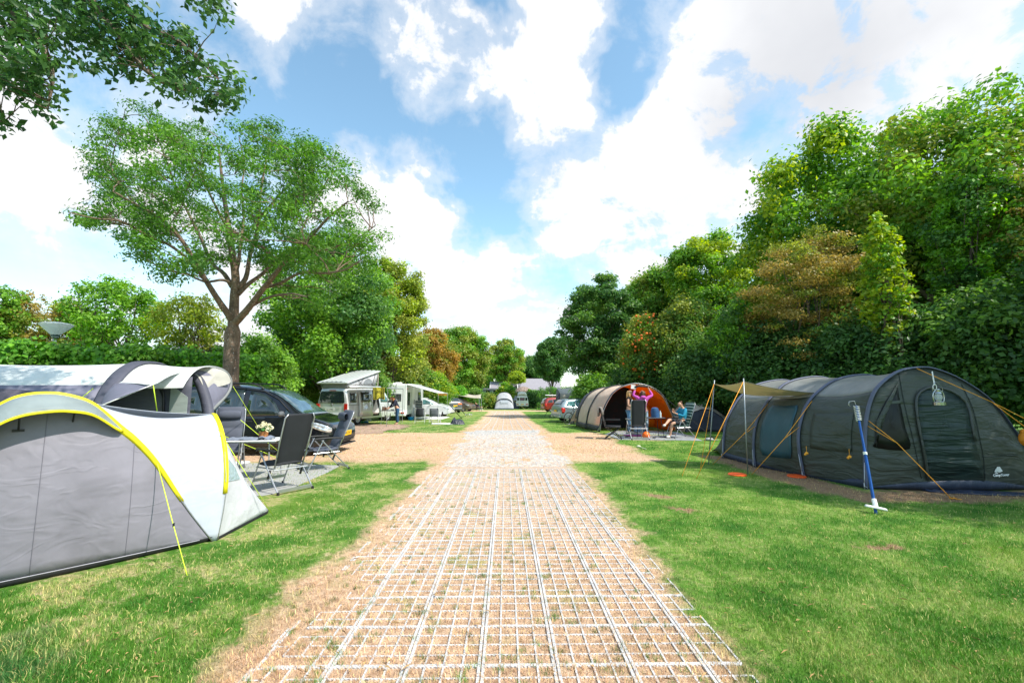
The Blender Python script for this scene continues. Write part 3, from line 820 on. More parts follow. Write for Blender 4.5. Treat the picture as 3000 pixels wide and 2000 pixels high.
# ---- trees by their place
TR = [
 # label, px centre, px top, px crown bottom, px half width, distance, palette, options
 ('green maple tree at the far left edge behind the hedge', -10, 830, 1040, 75, 23, 'green', dict(size=.13)),
 ('rust brown tree behind the lamp and the hedge', 125, 868, 1040, 120, 25, 'brown', dict(size=.12, patch='olive')),
 ('spreading green tree with a gap of sky under its crown beyond the hedge', 350, 822, 1035, 125, 22, 'green', dict(size=.13, patch='bright', trunks=2, dens=330)),
 ('low green tree between the rust brown tree and the spreading green tree', 225, 905, 1040, 55, 27, 'olive', dict(size=.13)),
 ('yellow green tree on several thin trunks left of the ash trunk', 560, 862, 1040, 95, 19, 'olive', dict(size=.10, patch='yellow', trunks=4, trunk_r=.06)),
 ('dense green tree behind the rear camper, half hidden by the ash', 985, 690, 1110, 185, 27, 'green', dict(size=.16, patch='dark', dens=300, low_r=.9)),
 ('tall yellow green tree standing over the white motorhome', 1150, 745, 1120, 105, 36, 'olive', dict(size=.17, patch='yellow', trunks=3, dens=300)),
 ('dark tree seen through the gap behind the silver camper', 1040, 850, 1120, 110, 31, 'dark', dict(size=.16)),
 ('small orange brown tree behind the white motorhome awning', 1262, 965, 1150, 78, 48, 'orange', dict(size=.18, patch='olive')),
 ('rounded green tree left of the end of the path', 1352, 952, 1160, 82, 66, 'green', dict(size=.22, patch='olive')),
 ('lone olive tree beyond the end of the path', 1480, 998, 1120, 55, 88, 'olive', dict(size=.24, patch='green', dens=240)),
 ('dark low tree at the right of the far roofs', 1618, 990, 1116, 48, 64, 'dark', dict(size=.22)),
 ('domed dark green maple behind the red car', 1762, 818, 1140, 122, 34, 'dark', dict(size=.17, patch='shrub', trunks=3, dens=420, flat=.5)),
 ('rowan bush hung with orange berries above the orange tent', 1885, 925, 1130, 62, 24, 'olive', dict(size=.10, berries=True, patch='green')),
 ('green tree rising behind the rowan bush', 1935, 790, 1050, 100, 36, 'green', dict(size=.18, patch='olive')),
 ('green tree on the skyline left of the great plane tree', 2075, 690, 1000, 125, 31, 'green', dict(size=.17, patch='yellow')),
 ('mid green bushy tree behind the orange tent', 2010, 880, 1150, 95, 23, 'shrub', dict(size=.12, patch='olive')),
 ('bright green young alder over the small dome tent', 2155, 838, 1150, 78, 18.5, 'bright', dict(size=.10, patch='dark', shape=1.6)),
 ('spreading brown hawthorn above the small dome tent', 2345, 690, 1080, 175, 17, 'brown', dict(size=.08, patch='olive', flat=.35, dens=620)),
 ('great plane tree with big leaves on the skyline at right', 2420, 400, 1000, 250, 22, 'green', dict(size=.20, patch='yellow', dens=190, trunk_r=.25)),
 ('tallest plane tree in the upper right corner', 2780, 300, 950, 310, 17, 'green', dict(size=.17, patch='olive', dens=210, trunk_r=.28)),
 ('small golden green maple shoot before the dark trees', 2572, 630, 1060, 62, 13.8, 'yellow', dict(size=.12, patch='green', shape=2.0, dens=330)),
 ('green alder in front of the tallest plane tree', 2830, 480, 1000, 120, 14.5, 'bright', dict(size=.11, patch='dark', shape=1.5, dens=500)),
 ('brown hawthorn at the right edge of the photo', 3060, 470, 1000, 160, 13.5, 'brown', dict(size=.08, patch='olive', flat=.4, dens=560)),
 ('dark hazel bush behind the right end of the big green tent', 2900, 830, 1240, 190, 12.6, 'deep', dict(size=.13, patch='shrub', dens=460, low_r=1.1)),
 ('dark bush behind the front arch of the big green tent', 2560, 900, 1250, 165, 15.0, 'deep', dict(size=.12, dens=520, patch='dark', low_r=1.1)),
 ('dark bush behind the tan awning', 2290, 950, 1240, 155, 18.0, 'deep', dict(size=.12, dens=520, patch='dark', low_r=1.1)),
 ('dark bush between the orange tent and the tan awning', 2080, 1000, 1230, 120, 20.5, 'deep', dict(size=.12, dens=520, patch='shrub', low_r=1.1)),
 ('dark bush behind the orange tent', 1900, 1040, 1225, 110, 24.5, 'deep', dict(size=.14, dens=460, patch='shrub', low_r=1.1)),
 ('light green bush behind the silver blue estate car', 1745, 1095, 1215, 70, 29, 'green', dict(size=.14, patch='shrub')),
 ('dark green tree at the back of the wood on the right', 2250, 820, 1200, 190, 27, 'deep', dict(size=.2, dens=300)),
 ('dark tree filling the wood behind the great plane tree', 2600, 640, 1200, 260, 21.5, 'deep', dict(size=.18, dens=300)),
 ('dark tree at the right edge of the wood', 3000, 560, 1200, 220, 17.5, 'deep', dict(size=.16, dens=330)),
 ('dark leafy tree just right of the big green tent', 3260, 500, 1200, 220, 10.5, 'deep', dict(size=.13, dens=300)),
 ('unseen leafy tree added to shade the front of the big green tent', 0, 0, 0, 0, 0, 'green', None),
 ('thick green bush behind the black car', 760, 985, 1210, 90, 18.5, 'green', dict(size=.11, patch='shrub', low_r=1.1, dens=520)),
 ('loose yellow green bush left of the silver camper', 875, 978, 1225, 75, 28, 'olive', dict(size=.11, patch='green', low_r=1.1, dens=500)),
 ('green bush behind the bonnet of the black car', 815, 1040, 1215, 60, 21, 'shrub', dict(size=.10, patch='green', low_r=1.1, dens=500)),
 ('dark bush behind the roof of the big white tent', 470, 1010, 1150, 110, 21, 'deep', dict(size=.13, low_r=1.1)),
 ('dark bush at the foot of the yellow green tree', 620, 1000, 1180, 70, 21, 'dark', dict(size=.13, low_r=1.1)),
 ('green bush between the camper and the motorhome', 1060, 1050, 1210, 75, 30, 'shrub', dict(size=.15, low_r=1.1)),
 ('green bush behind the motorhome roof', 1200, 1060, 1200, 70, 40, 'shrub', dict(size=.16, patch='olive', low_r=1.1)),
 ('leafy bush behind the white hatchback', 1262, 1095, 1205, 62, 41, 'green', dict(size=.15, patch='yellow', low_r=1.1)),
 ('rounded clipped laurel behind the beige awning', 1338, 1132, 1195, 34, 56, 'hedge', dict(size=.14, low_r=1.1)),
 ('green bush in front of the dark chalet', 1392, 1138, 1195, 24, 62, 'shrub', dict(size=.15, low_r=1.1)),
 ('yellow tipped round bush above the pale grey tent', 1483, 1122, 1195, 28, 67, 'bright', dict(size=.16, patch='yellow', low_r=1.1)),
 ('olive grass like bush left of the pale grey tent', 1430, 1152, 1195, 30, 64, 'olive', dict(size=.13, patch='shrub', low_r=1.15)),
 ('dark green bush behind the old camper van', 1562, 1140, 1195, 42, 70, 'dark', dict(size=.16, patch='green', low_r=1.1)),
 ('dark tree closing the gap above the far roofs', 1570, 1040, 1150, 70, 105, 'dark', dict(size=.3, low_r=1.1)),
 ('green tree low on the skyline left of the lone olive tree', 1425, 1060, 1160, 60, 98, 'green', dict(size=.3, low_r=1.1)),
 ('yellow green bush at the foot of the lone olive tree', 1515, 1088, 1122, 26, 80, 'yellow', dict(size=.2)),
]
for i, (lb, pc, pt, pb, hw, Y, pal, kw) in enumerate(TR):
    if kw is None:
        make_tree(lb, (11.8, 5.1), 9.8, 2.1, 3.6, pal, 771, size=.12, dens=300, patch='dark'); continue  # added out of view, towards the sun, to shade the olive tent front
    kw = dict(kw); kw.setdefault('group', None)
    nm = 'bush' if 'bush' in lb or 'laurel' in lb else 'tree'
    if nm == 'bush': kw.setdefault('trunk_r', .05); kw.setdefault('clump', .30)
    px_tree(lb, pc, pt, pb, hw, Y, pal, 100 + i * 7, name=nm, cat=nm, **kw)

# ---- hedges
def hedge(label, pts, h, th, pal, seed, size, dens, patch=None, cr=.3, name='hedge'):
    pts = [(p[0], p[1], gz(p[1])) for p in pts]
    rg = random.Random(seed); a = Vector(pts[0])
    root = thing(name, label, 'hedge', (a.x, a.y, a.z))
    cs, rs = [], []; core = MB()
    for i in range(len(pts) - 1):
        p, q_ = Vector(pts[i]), Vector(pts[i + 1]); d = q_ - p; L = d.length; d /= L
        nrm = Vector((-d.y, d.x, 0))
        n = int(L * (h * 2 + th) / (cr * cr) * .85)
        for k in range(n):
            u = rg.random() * L
            w = rg.choice([-1, 1, rg.uniform(-1, 1)]) * th / 2
            z = rg.uniform(.1, h) if abs(w) > th * .45 else h - rg.random() * .3
            hz = h * (1 + .06 * mnoise.noise(Vector((u * .7, seed, 0))))
            c = p + d * u + nrm * w - a; cs.append((c.x, c.y, min(z, hz) - cr * .3)); rs.append(cr * rg.uniform(.7, 1.25))
        nst = max(2, int(L / .7))
        for k in range(nst):
            c = p + d * ((k + .5) * L / nst) - a
            core.tube([c + Vector((0, 0, -.05)), c + Vector((rg.uniform(-.1, .1), 0, h * .5)), c + Vector((rg.uniform(-.15, .15), 0, h * .85))], [.035, .025, .008], 5)
    core.build('stem', BARK, root, 'all')
    C, N, L, cl = clump_leaves(np.array(cs), rs, dens, size, pal, seed, .9, patch=patch)
    N[:, 1] -= .5
    link('foliage', leaf_mesh('foliage', C, N, L, cl, .75, seed), LEAF, root)
hedge('high glossy green hedge behind the big white tent', [(-16.5, 11.2), (-11.5, 13.6), (-9.6, 17.5)], 2.95, 1.0, 'hedge', 31, .135, 700, 'bright', .34)
c0 = W(1625, 1135, 58)
hedge('clipped dark round topped hedge left of the red car', [(c0.x - 2.0, 58), (c0.x + 3.5, 57)], 2.9, 2.0, 'dark', 32, .13, 300, 'hedge', .36)
hedge('dark hedge along the wood right of the big green tent', [(13.5, 11.5), (15.0, 6.0), (15.5, -2.0)], 3.4, 1.4, 'deep', 34, .15, 200, 'shrub', .45)
hedge('dark hedge running back behind the left pitches', [(-15.5, 21), (-19.5, 33), (-24, 50)], 2.6, 1.4, 'dark', 35, .18, 160, 'shrub', .45)
hedge('long low dark hedge closing the far end of the pitch', [(-26, 66), (-8, 68), (6, 68), (22, 66)], 2.4, 1.0, 'dark', 33, .18, 150, 'shrub', .4)

# ------------------------------------------------------------ tent cloths
GREYF = fabric('grey_tent_cloth', (.225, .215, .255), .08, .55, .62, (.9, .9, 1.5), wdist=.06, rot=.4)
WHITEF = fabric('white_tent_cloth', (.62, .66, .74), .24, .45, .40, (1.0, 1.0, 1.6), spec=.4, wdist=.05)
YELF = fabric('yellow_edging', (.80, .70, .015), .15, .5, .1)
HOODF = fabric('hood_underside', (.33, .39, .40), .35, .55, .7, (1.2, 1.2, 3.0))
ROOFW = fabric('pale_roof_cloth', (.76, .79, .78), .22, .5, .35, (.5, .8, 2.0))
PURG = fabric('slate_wall_cloth', (.215, .215, .285), .22, .6, .35, (1.0, 1.0, 1.5))
CHAR = fabric('charcoal_cloth', (.085, .088, .12), .12, .6, .3)
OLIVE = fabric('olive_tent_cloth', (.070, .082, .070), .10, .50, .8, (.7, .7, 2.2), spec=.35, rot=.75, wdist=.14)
OLIVE_LIT = fabric('olive_cloth_sunlit', (.25, .255, .24), .15, .42, .6, (.7, 1.2, 1.2), spec=.5, rot=.3, wdist=.08)  # same olive cloth, the roof's sunlit sheen put into its colour
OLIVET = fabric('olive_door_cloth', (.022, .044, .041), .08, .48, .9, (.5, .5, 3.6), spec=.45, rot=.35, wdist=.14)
NAVYB = fabric('navy_skirt_cloth', (.045, .058, .095), .05, .5, .9, (2.0, 2.0, 1.5))
TAN = fabric('tan_awning_cloth', (.55, .49, .33), .45, .6, .25)
BEIGE = fabric('beige_cotton', (.90, .77, .65), .50, .8, .7, (2.0, 2.0, .6), spec=.1, wdist=.08)
BEIGEL = fabric('pale_beige_cotton', (.74, .68, .60), .30, .8, .4, (1.2, 1.2, 1.0), spec=.1)
ORANGEF = fabric('orange_inner_cloth', (.95, .40, .02), .75, .7, .5, (1.5, 1.5, .8), tcol=(1.0, .40, .03))
INTERIOR_SHADE = fabric('interior_shade_black', (.010, .010, .011), .0, .9, .3)
LGREY = fabric('light_grey_cloth', (.52, .53, .57), .2, .5, .6, (1.5, 1.5, 1.5))
CREAMF = fabric('cream_screen', (.70, .68, .62), .45, .6, .2)
MESHW = fabric('pale_window_screen', (.42, .47, .45), .35, .5, .3)
METAL = mat('aluminium', (.44, .45, .47), .38, .8, var=.05)
STEEL = mat('grey_steel_pole', (.30, .33, .36), .4, .6, var=.08)
BLACKM = mat('black_plastic', (.018, .018, .020), .5, var=.2)
ROPEY = mat('lime_rope', (.62, .80, .06), .6, var=.1)
ROPEO = mat('orange_rope', (.85, .36, .03), .6, var=.1)
WROPE = mat('white_cord', (.75, .75, .72), .7)
CLEAR = glassy('clear_pvc', (.38, .50, .55), .85, .12, .8, 9)

def rope(parent, a, b, m, r=.005, name='guy_line', sag=.01):
    a, b = Vector(a), Vector(b); mid = (a + b) / 2 - Vector((0, 0, sag))
    return MB().tube([a, mid, b], r, 5).build(name, m, parent, 'all')
def strip(name, pts, offs, m, parent, solid=.004):
    """a band of cloth: pts along its edge, offs the vector across"""
    rows = [[Vector(p), Vector(p) + (Vector(o) if isinstance(o, (tuple, Vector)) else o)] for p, o in zip(pts, offs)]
    return MB().grid(rows).build(name, m, parent, 'all', solid=solid)
def sheet(name, rows, m, parent, solid=.004):
    return MB().grid(rows).build(name, m, parent, 'all', solid=solid)

# ------------------------------------------------------------ 1. grey and white dome tent, front left
def dome_tent():
    A = G(622, 1585); U = (G(0, 1716) - A); U.z = 0; U.normalize()          # the arch plane runs along U
    A2 = A.copy()
    Nn = Vector((-U.y, U.x, 0)); Nn = Nn if Nn.y < 0 else -Nn                # outward, towards the camera
    root = thing('dome_tent', 'grey dome tent with yellow edged hood and white side porch in the left foreground', 'tent', A)
    def on(px, py):                                                       # point of the arch plane behind a photo point
        r = ray(px, py); C = Vector((0, 0, CAM_H)); n = Nn
        t = (A - C).dot(n) / r.dot(n); return C + r * t
    P = [A + Vector((0, 0, .0)), on(541, 1480), on(459, 1357), on(400, 1290), on(352, 1250), on(275, 1186), on(204, 1161), on(138, 1154), on(66, 1161), on(0, 1187)]
    tt = [(p - A).dot(U) for p in P]; hh = [p.z for p in P]
    top_t = tt[7]
    full = [(t, h) for t, h in zip(tt, hh)] + [(2 * top_t - t, h) for t, h in list(zip(tt, hh))[6::-1] if 2 * top_t - t > tt[9] + .05]
    arch = crv([A + U * t + Vector((0, 0, h)) for t, h in full], 64)
    arch = [p - A for p in arch]
    L = (arch[-1]).dot(U)
    # outer grey end panel: bows outwards towards the peg line
    base = [U * ((p.dot(U) - 0) * 1.0) + Nn * (.10 * math.sin(math.pi * min(1, max(0, p.dot(U) / L)))) for p in arch]
    for i, b_ in enumerate(base): b_.z = .045
    rows = []
    for k in range(15):
        t = k / 14
        rows.append([b_ * (1 - t) + a_ * t + Nn * (.10 * math.sin(math.pi * t) * math.sin(math.pi * i / 63)) for i, (a_, b_) in enumerate(zip(arch, base))])
    panel_rows = rows
    sheet('end_panel', rows, GREYF, root)
    rows = [[Vector((b_.x, b_.y, .05)) + Nn * .004 for b_ in base], [Vector((b_.x, b_.y, -.02)) - Nn * .05 for b_ in base]]
    sheet('groundsheet', rows, mat('black_sheet', (.012, .012, .014), .6), root)
    SM = mat('grey_seam', (.16, .155, .19), .7)
    for i_ in (14, 31, 44):
        MB().tube([rows_[i_] + Nn * .004 for rows_ in panel_rows], .0035, 4).build('seam', SM, root, 'all')
    MB().tube([(panel_rows[0][i_] * .93 + panel_rows[2][i_] * .07) + Nn * .006 for i_ in range(2, 62)], .005, 4).build('hem', mat('pale_hem', (.30, .29, .33), .6), root, 'all')
    # yellow sleeve over the arch pole, standing proud
    n = 64; s0 = 9
    sl = [arch[i] for i in range(5, n - 2)]
    cen = Vector((0, 0, .5)) + U * top_t
    rows = []
    for p in sl:
        out = (p - cen); out -= Nn * out.dot(Nn); out.normalize()
        wv = .012 + .048 * min(1, max(0, p.z / 1.55)) ** 2.2
        rows.append([p - out * wv + Nn * .014, p - out * wv * .3 + Nn * (.020 + .006 * math.sin(p.x * 9)), p + out * .016 + Nn * .020, p + out * .022 + Nn * .0, p + out * .008 - Nn * .035])
    sheet('pole_sleeve', rows, YELF, root)
    MB().tube([p + Nn * .012 for p in arch[:12]], .0065, 6).build('pole', METAL, root, 'all')
    # hood
    i0, i1 = 17, 60
    inn = arch[i0:i1]; m = len(inn)
    lip = []
    lipx = [(352, 1257), (286, 1240), (224, 1231), (153, 1230), (51, 1236), (0, 1246)]
    k_end = len(inn)
    for i, p in enumerate(inn):
        s_ = math.sin(math.pi * min(1, i / (m - 1))) ** .6
        lip.append(p + Nn * (.30 * s_) - Vector((0, 0, .165 * s_)))
    rows = [[a_ * (1 - t) + b_ * t + Vector((0, 0, .05 * math.sin(math.pi * t))) * math.sin(math.pi * i / (m - 1)) for i, (a_, b_) in enumerate(zip(inn, lip))] for t in [j / 8 for j in range(9)]]
    sheet('hood', rows, HOODF, root)
    sheet('hood_edging', [[p + Vector((0, 0, .012)) + Nn * .004 for p in lip], [p - Vector((0, 0, .012)) + Nn * .008 for p in lip]], YELF, root, .006)
    CI = CAM_M.inverted()
    def pxof(p): c_ = CI @ (p + A - Vector((0, 0, CAM_H))); return CX - F_PX * c_.x / c_.z
    for i in [min(range(2, m - 2), key=lambda k: abs(pxof(lip[k]) - tx)) for tx in (52, 214)]:
        a_ = lip[i] - Nn * .02; w = a_ - Nn * .20 - Vector((0, 0, .13))
        MB().tube([a_, w], .007, 4).box(w + Nn * .0, (.075, .02, .022), rz=math.atan2(U.y, U.x)).build('hood_strut', BLACKM, root)
    # side porch arch, across from the first
    B = A + Vector((.03, .02, 0)); V_ = Vector((-.66, .75, 0)).normalized()
    Nb = Vector((.75, .66, 0))
    def onb(px, py):
        r = ray(px, py); C = Vector((0, 0, CAM_H)); t = (B - C).dot(Nb) / r.dot(Nb); return C + r * t
    hts = [(0, 0), (.02, .35), (.06, .70), (.15, 1.00), (.30, 1.20), (.50, 1.31), (.78, 1.36), (1.08, 1.30), (1.30, 1.15), (1.45, .85), (1.55, .4), (1.6, 0)]
    pa = crv([V_ * t + Nb * .0 + Vector((0, 0, h)) for t, h in hts], 48)
    pa = [p + Nb * (.06 * math.sin(math.pi * min(1, p.z / 1.3))) for p in pa]
    off = B - A
    pa = [p + off for p in pa]
    iap = max(range(48), key=lambda i: pa[i].z)
    # white fly between the two arches: from the shared foot up to the ridge and down the far side
    ia = max(range(64), key=lambda i: arch[i].z)
    half1 = [arch[0] * (1 - i / 23) + arch[0] * 0 if False else arch[int(round(i / 23 * ia))] for i in range(24)]
    half2 = [pa[int(round(i / 23 * iap))] for i in range(24)]
    rows = []
    for k in range(17):
        t = k / 16
        row = []
        for i in range(24):
            p = half1[i] * (1 - t) + half2[i] * t
            s_ = math.sin(math.pi * t) * (i / 23)
            p = p - Vector((0, 0, .13 * s_)) - (Nb - Nn * -1).normalized() * 0
            row.append(p)
        rows.append(row)
    sheet('fly_sheet', rows, WHITEF, root)
    far1 = [arch[int(round(ia + i / 15 * (63 - ia)))] for i in range(16)]
    far2 = [pa[int(round(iap + i / 15 * (47 - iap)))] for i in range(16)]
    sheet('rear_fly', loft([far1, far2], 10, .05), WHITEF, root)
    # porch wall running down to its pegs
    C1 = G(786, 1502) - A; C2 = C1 + V_ * 1.55 + Vector((-.1, -.1, 0)); C1.z = C2.z = .02
    foot = [pa[0] * (1 - t) + C1 * t for t in [j / 8 for j in range(9)]]
    low = [C1 * (1 - t) + C2 * t for t in [j / 14 for j in range(15)]] 
    down = [C2 * (1 - t) + pa[-1] * t for t in [j / 8 for j in range(9)]]
    line = crv([Vector((p.x, p.y, .03)) for p in foot[:-1] + low + down[1:]], 48)
    def wpt(i, t):
        p = pa[i] * (1 - t) + line[i] * t
        return p - Vector((0, 0, .05 * math.sin(math.pi * t))) * math.sin(math.pi * i / 47)
    rows = [[wpt(i, k / 12) for i in range(48)] for k in range(13)]
    ww = fabric('white_porch_cloth', (.84, .85, .90), .40, .4, .9, (2, 2, 2), spec=.4, wdist=.03)
    sheet('porch_wall', rows, ww, root)
    pn = (line[12] - pa[10]).cross(V_).normalized()
    if pn.dot(Vector((0, 0, CAM_H)) - (pa[12] + A)) < 0: pn = -pn
    def wq(px, py):                                                       # a place on the porch wall, found near its surface
        best = None; rr_ = ray(px, py).normalized(); C_ = Vector((0, 0, CAM_H))
        for i4 in range(4, 150):
            i = int(i4 / 4); f = i4 / 4 - i
            for k in range(0, 51):
                p = wpt(i, k / 50) * (1 - f) + wpt(i + 1, k / 50) * f + A; d = ((p - C_).normalized() - rr_).length
                sc_ = d + (0 if d > .006 else 0) + (p - C_).length * .02
                if best is None or sc_ < best[0]: best = (sc_, p - A)
        return best[1] + (C_ - A - best[1]).normalized() * .02
    quad = [wq(655, 1322), wq(651, 1392), wq(650, 1413), wq(702, 1402), wq(690, 1368), wq(668, 1340)]
    MB().add(quad, [tuple(range(6))]).build('window', CLEAR, root, solid=.003)
    rows = []
    for p in pa[6:iap + 6]:
        out = Vector((0, 0, 1)) if p.z > 1.25 else (p - (V_ * .8 + Vector((0, 0, .4)))).normalized()
        rows.append([p - Nb * .022 + out * .006, p + out * .012, p + Nb * .024 + out * .006, p + Nb * .026 - out * .008])
    sheet('porch_sleeve', rows, YELF, root)
    MB().tube([p + Nb * .01 for p in pa[:12]], .006, 6).build('pole', METAL, root, 'all')
    sheet('ground_skirt', [[Vector((p.x, p.y, .035)) + Nb * .003 for p in line[:20]], [Vector((p.x, p.y, -.02)) for p in line[:20]]], mat('black_sheet', (0, 0, 0)), root)
    # guy lines
    g0 = on(459, 1357) - A + Nn * .04; g1 = G(548, 1685) - A
    rope(root, g0, g1, ROPEY, .0045)
    kk = g0 * .42 + g1 * .58; MB().box(kk, (.012, .012, .035)).build('line_runner', BLACKM, root)
    g2 = W(640, 1258, 5.3) - A; g3 = G(800, 1510) - A
    rope(root, g2, g3, ROPEY, .0045)
    kk = g2 * .5 + g3 * .5; MB().box(kk, (.012, .012, .03)).build('line_runner', BLACKM, root)
dome_tent()

# ------------------------------------------------------------ 2. big drive-away awning behind it
def big_awning():
    O = W(439, 1065, 7.9); O.z = 0
    root = thing('family_tent', 'large white roofed tunnel tent with slate grey walls and open porch at left', 'tent', O)
    def L_(px, py, Y): return W(px, py, Y) - O
    H = 2.13
    u = Vector((.97, .24, 0)).normalized(); v = Vector((.24, -.97, 0)).normalized()        # along the tunnel / towards the camera
    def archpts(s, hw=1.55, h=H, lean=0.0, n=33, nearf=1.0):
        out = []
        for i in range(n):
            a = math.pi * i / (n - 1)
            c, q_ = math.cos(a), math.sin(a)
            x = (abs(c) ** .80) * (1 if c > 0 else -1) * hw * (nearf if c > 0 else 1.0); z = (q_ ** .78) * h
            out.append(u * s + v * x + u * lean * z + Vector((0, 0, z)))
        return out
    st = [(-4.4, 1.98), (-2.6, 2.10), (0, H), (.95, 2.08)]
    arcs = [archpts(s, 1.5, h) for s, h in st]
    cut = 9                                                            # roof begins at this station of each arch (near side)
    roofs = [a[cut:] for a in arcs[:3]]
    sheet('roof', loft([arcs[2][cut:21], arcs[3][cut:21]], 8, .03), ROOFW, root)
    sheet('roof', loft(roofs, 10, .045), ROOFW, root)
    # near slate side wall with a long window, behind the dome tent
    wl = [[p for p in a[:cut + 1]] for a in arcs[:3]]
    sheet('side_wall', loft(wl, 8, .0), PURG, root)
    for a, s in zip(arcs[:3], st):                                     # air beams in grey sleeves
        rows = []
        for p in a:
            o_ = (p - u * s[0] - Vector((0, 0, .6))).normalized()
            rows.append([p - u * .11 + o_ * .004, p - u * .07 + o_ * .035, p + u * .07 + o_ * .035, p + u * .11 + o_ * .004])
        sheet('arch_band', rows, CHAR if s[0] == 0 else CHAR, root)
    a0, a1 = arcs[1], arcs[2]
    def wallp(t, i, o_=.02):
        i0_ = int(i); f = i - i0_
        p = (a0[i0_] * (1 - f) + a0[i0_ + 1] * f) * (1 - t) + (a1[i0_] * (1 - f) + a1[i0_ + 1] * f) * t
        return p + v * o_ + Vector((0, 0, o_))
    rows = []
    for k in range(9):
        rows.append([wallp(.04 + .82 * j / 16, 3.4 + (7.6 - 3.4) * k / 8 * (1 - .45 * abs(j / 16 - .45) ** 2 * 2), .03) for j in range(17)])
    sheet('window', rows, CLEAR, root)
    rows = []
    for k in range(7):
        rows.append([wallp(.06 + .78 * j / 16, 6.5 + 1.7 * k / 6 * math.sin(math.pi * min(1, max(0, .08 + .9 * j / 16))) ** .5, .05) for j in range(17)])
    sheet('window_blind', rows, fabric('plum_blind', (.105, .095, .125), .1, .6, .8, (.4, .4, 5)), root)
    # front half wall between the middle arch and the porch: slate cloth hanging to a slanting hem
    e0 = arcs[2][cut]; e1 = L_(551, 1086, 7.7); mid = L_(449, 1126, 6.6)
    edge = crv([e0, mid * .55 + e0 * .45 + Vector((0, 0, .02)), mid, L_(500, 1100, 7.0), L_(560, 1082, 7.9), L_(612, 1076, 8.6)], 30)
    top = [arcs[2][cut + 2] * (1 - i / 29) + (arcs[3][16] + Vector((0, 0, .02))) * (i / 29) for i in range(30)]
    sheet('porch_roof', loft([top, edge], 8, .03), ROOFW, root)
    low = crv([L_(230, 1245, 6.2), L_(281, 1194, 6.2), L_(360, 1160, 6.3), L_(449, 1128, 6.6)], 14)
    up = crv([arcs[2][3], arcs[2][6], e0, edge[12]], 14)
    sheet('porch_flap', loft([up, low], 6, .02), PURG, root)
    # recessed inner front wall with door and pale screen windows
    w0, w1 = u * -.75 + v * .62, u * .98 + v * .80
    rows = [[w0 * (1 - i / 12) + w1 * (i / 12) + Vector((0, 0, .02 + (1.86) * k / 8)) for i in range(13)] for k in range(9)]
    sheet('inner_wall', rows, CHAR, root)
    def onwall(a, z, o_=.03): return w0 * (1 - a) + w1 * a + v * o_ + Vector((0, 0, z))
    door = [(.28, .1), (.26, 1.2), (.30, 1.45), (.42, 1.70), (.58, 1.78), (.72, 1.70), (.78, 1.5), (.79, .1)]
    MB().add([onwall(a, z) for a, z in door], [tuple(range(8))]).build('door', fabric('slate_door', (.13, .135, .17), .1, .6, .6, (.6, .6, 4)), root, solid=.006)
    MB().tube([onwall(a, z, .04) for a, z in crv2(door)], .018, 5).build('door_zip', BLACKM, root, 'all')
    MB().add([onwall(a, z) for a, z in [(.83, .5), (.83, 1.75), (.98, 1.55), (.98, .5)]], [(0, 1, 2, 3)]).build('window', MESHW, root, solid=.006)
    MB().add([onwall(a, z) for a, z in [(.04, .4), (.05, 1.05), (.18, 1.3), (.22, .4)]], [(0, 1, 2, 3)]).build('window', MESHW, root, solid=.006)
    # the dark end arch and the hooped visor leaning out beyond it
    pts = crv([L_(551, 1084, 8.0), L_(580, 1110, 7.9), L_(600, 1160, 7.8), L_(610, 1210, 7.7), L_(615, 1300, 7.6)], 16)
    sheet('arch_band', [[p - u * .09, p + v * .03, p + u * .09] for p in pts], CHAR, root, .01)
    hoop = crv([L_(551, 1084, 8.1), L_(585, 1078, 8.2), L_(612, 1075, 8.3), L_(640, 1079, 8.4), L_(661, 1090, 8.5), L_(674, 1108, 8.6), L_(676, 1128, 8.6), L_(668, 1150, 8.5), L_(650, 1172, 8.3), L_(630, 1192, 8.0), L_(612, 1209, 7.8)], 40)
    bnd = crv([L_(551, 1084, 8.0), L_(572, 1100, 7.9), L_(590, 1130, 7.85), L_(600, 1160, 7.8), L_(608, 1195, 7.75), L_(612, 1209, 7.7)], 40)
    cut2 = 27
    sheet('visor', loft([bnd, hoop], 8, -.02), PURG, root)
    ov = crv([L_(556, 1087, 8.0), L_(590, 1083, 8.1), L_(615, 1081, 8.2), L_(640, 1085, 8.3), L_(658, 1094, 8.4), L_(668, 1108, 8.45), L_(669, 1124, 8.45), L_(640, 1134, 8.25), L_(615, 1137, 8.05), L_(592, 1133, 7.86), L_(578, 1110, 7.88), L_(566, 1096, 7.95)], 48)
    cc = sum(ov, Vector()) / 48
    d_ = Vector((-.1, -.05, .0)) ; nv = (hoop[20] - bnd[20]).cross(hoop[5] - hoop[30]).normalized(); nv = nv if nv.y < 0 else -nv
    mb = MB(); mb.add([cc + nv * .05] + [p + nv * .035 for p in ov], [(0, i + 1, (i + 1) % 48 + 1) for i in range(48)])
    mb.build('visor_panel', CREAMF, root, solid=.004)
    MB().tube(hoop, .028, 8).build('visor_hoop', mat('grey_sleeve', (.19, .20, .20), .6), root, 'all')
    # lines
    rope(root, L_(449, 1126, 6.6), L_(283, 1193, 6.1), WROPE, .008, sag=.0)
    rope(root, L_(449, 1128, 6.6), L_(463, 1225, 6.9), ROPEY, .007, sag=0)
    rope(root, L_(272, 1138, 6.6), L_(233, 1170, 6.1), ROPEY, .007, sag=0)
    rope(root, L_(683, 1132, 8.6), G(806, 1330) - O, ROPEY, .006, sag=0)
    rope(root, L_(705, 1230, 8.8), G(852, 1352) - O, ROPEY, .006, sag=0)
    rope(root, L_(640, 1270, 9.0), G(850, 1356) - O, ROPEY, .006, sag=0)
def crv2(p): return [(a.x, a.y) for a in crv([Vector((a, b, 0)) for a, b in p], 30)]
big_awning()

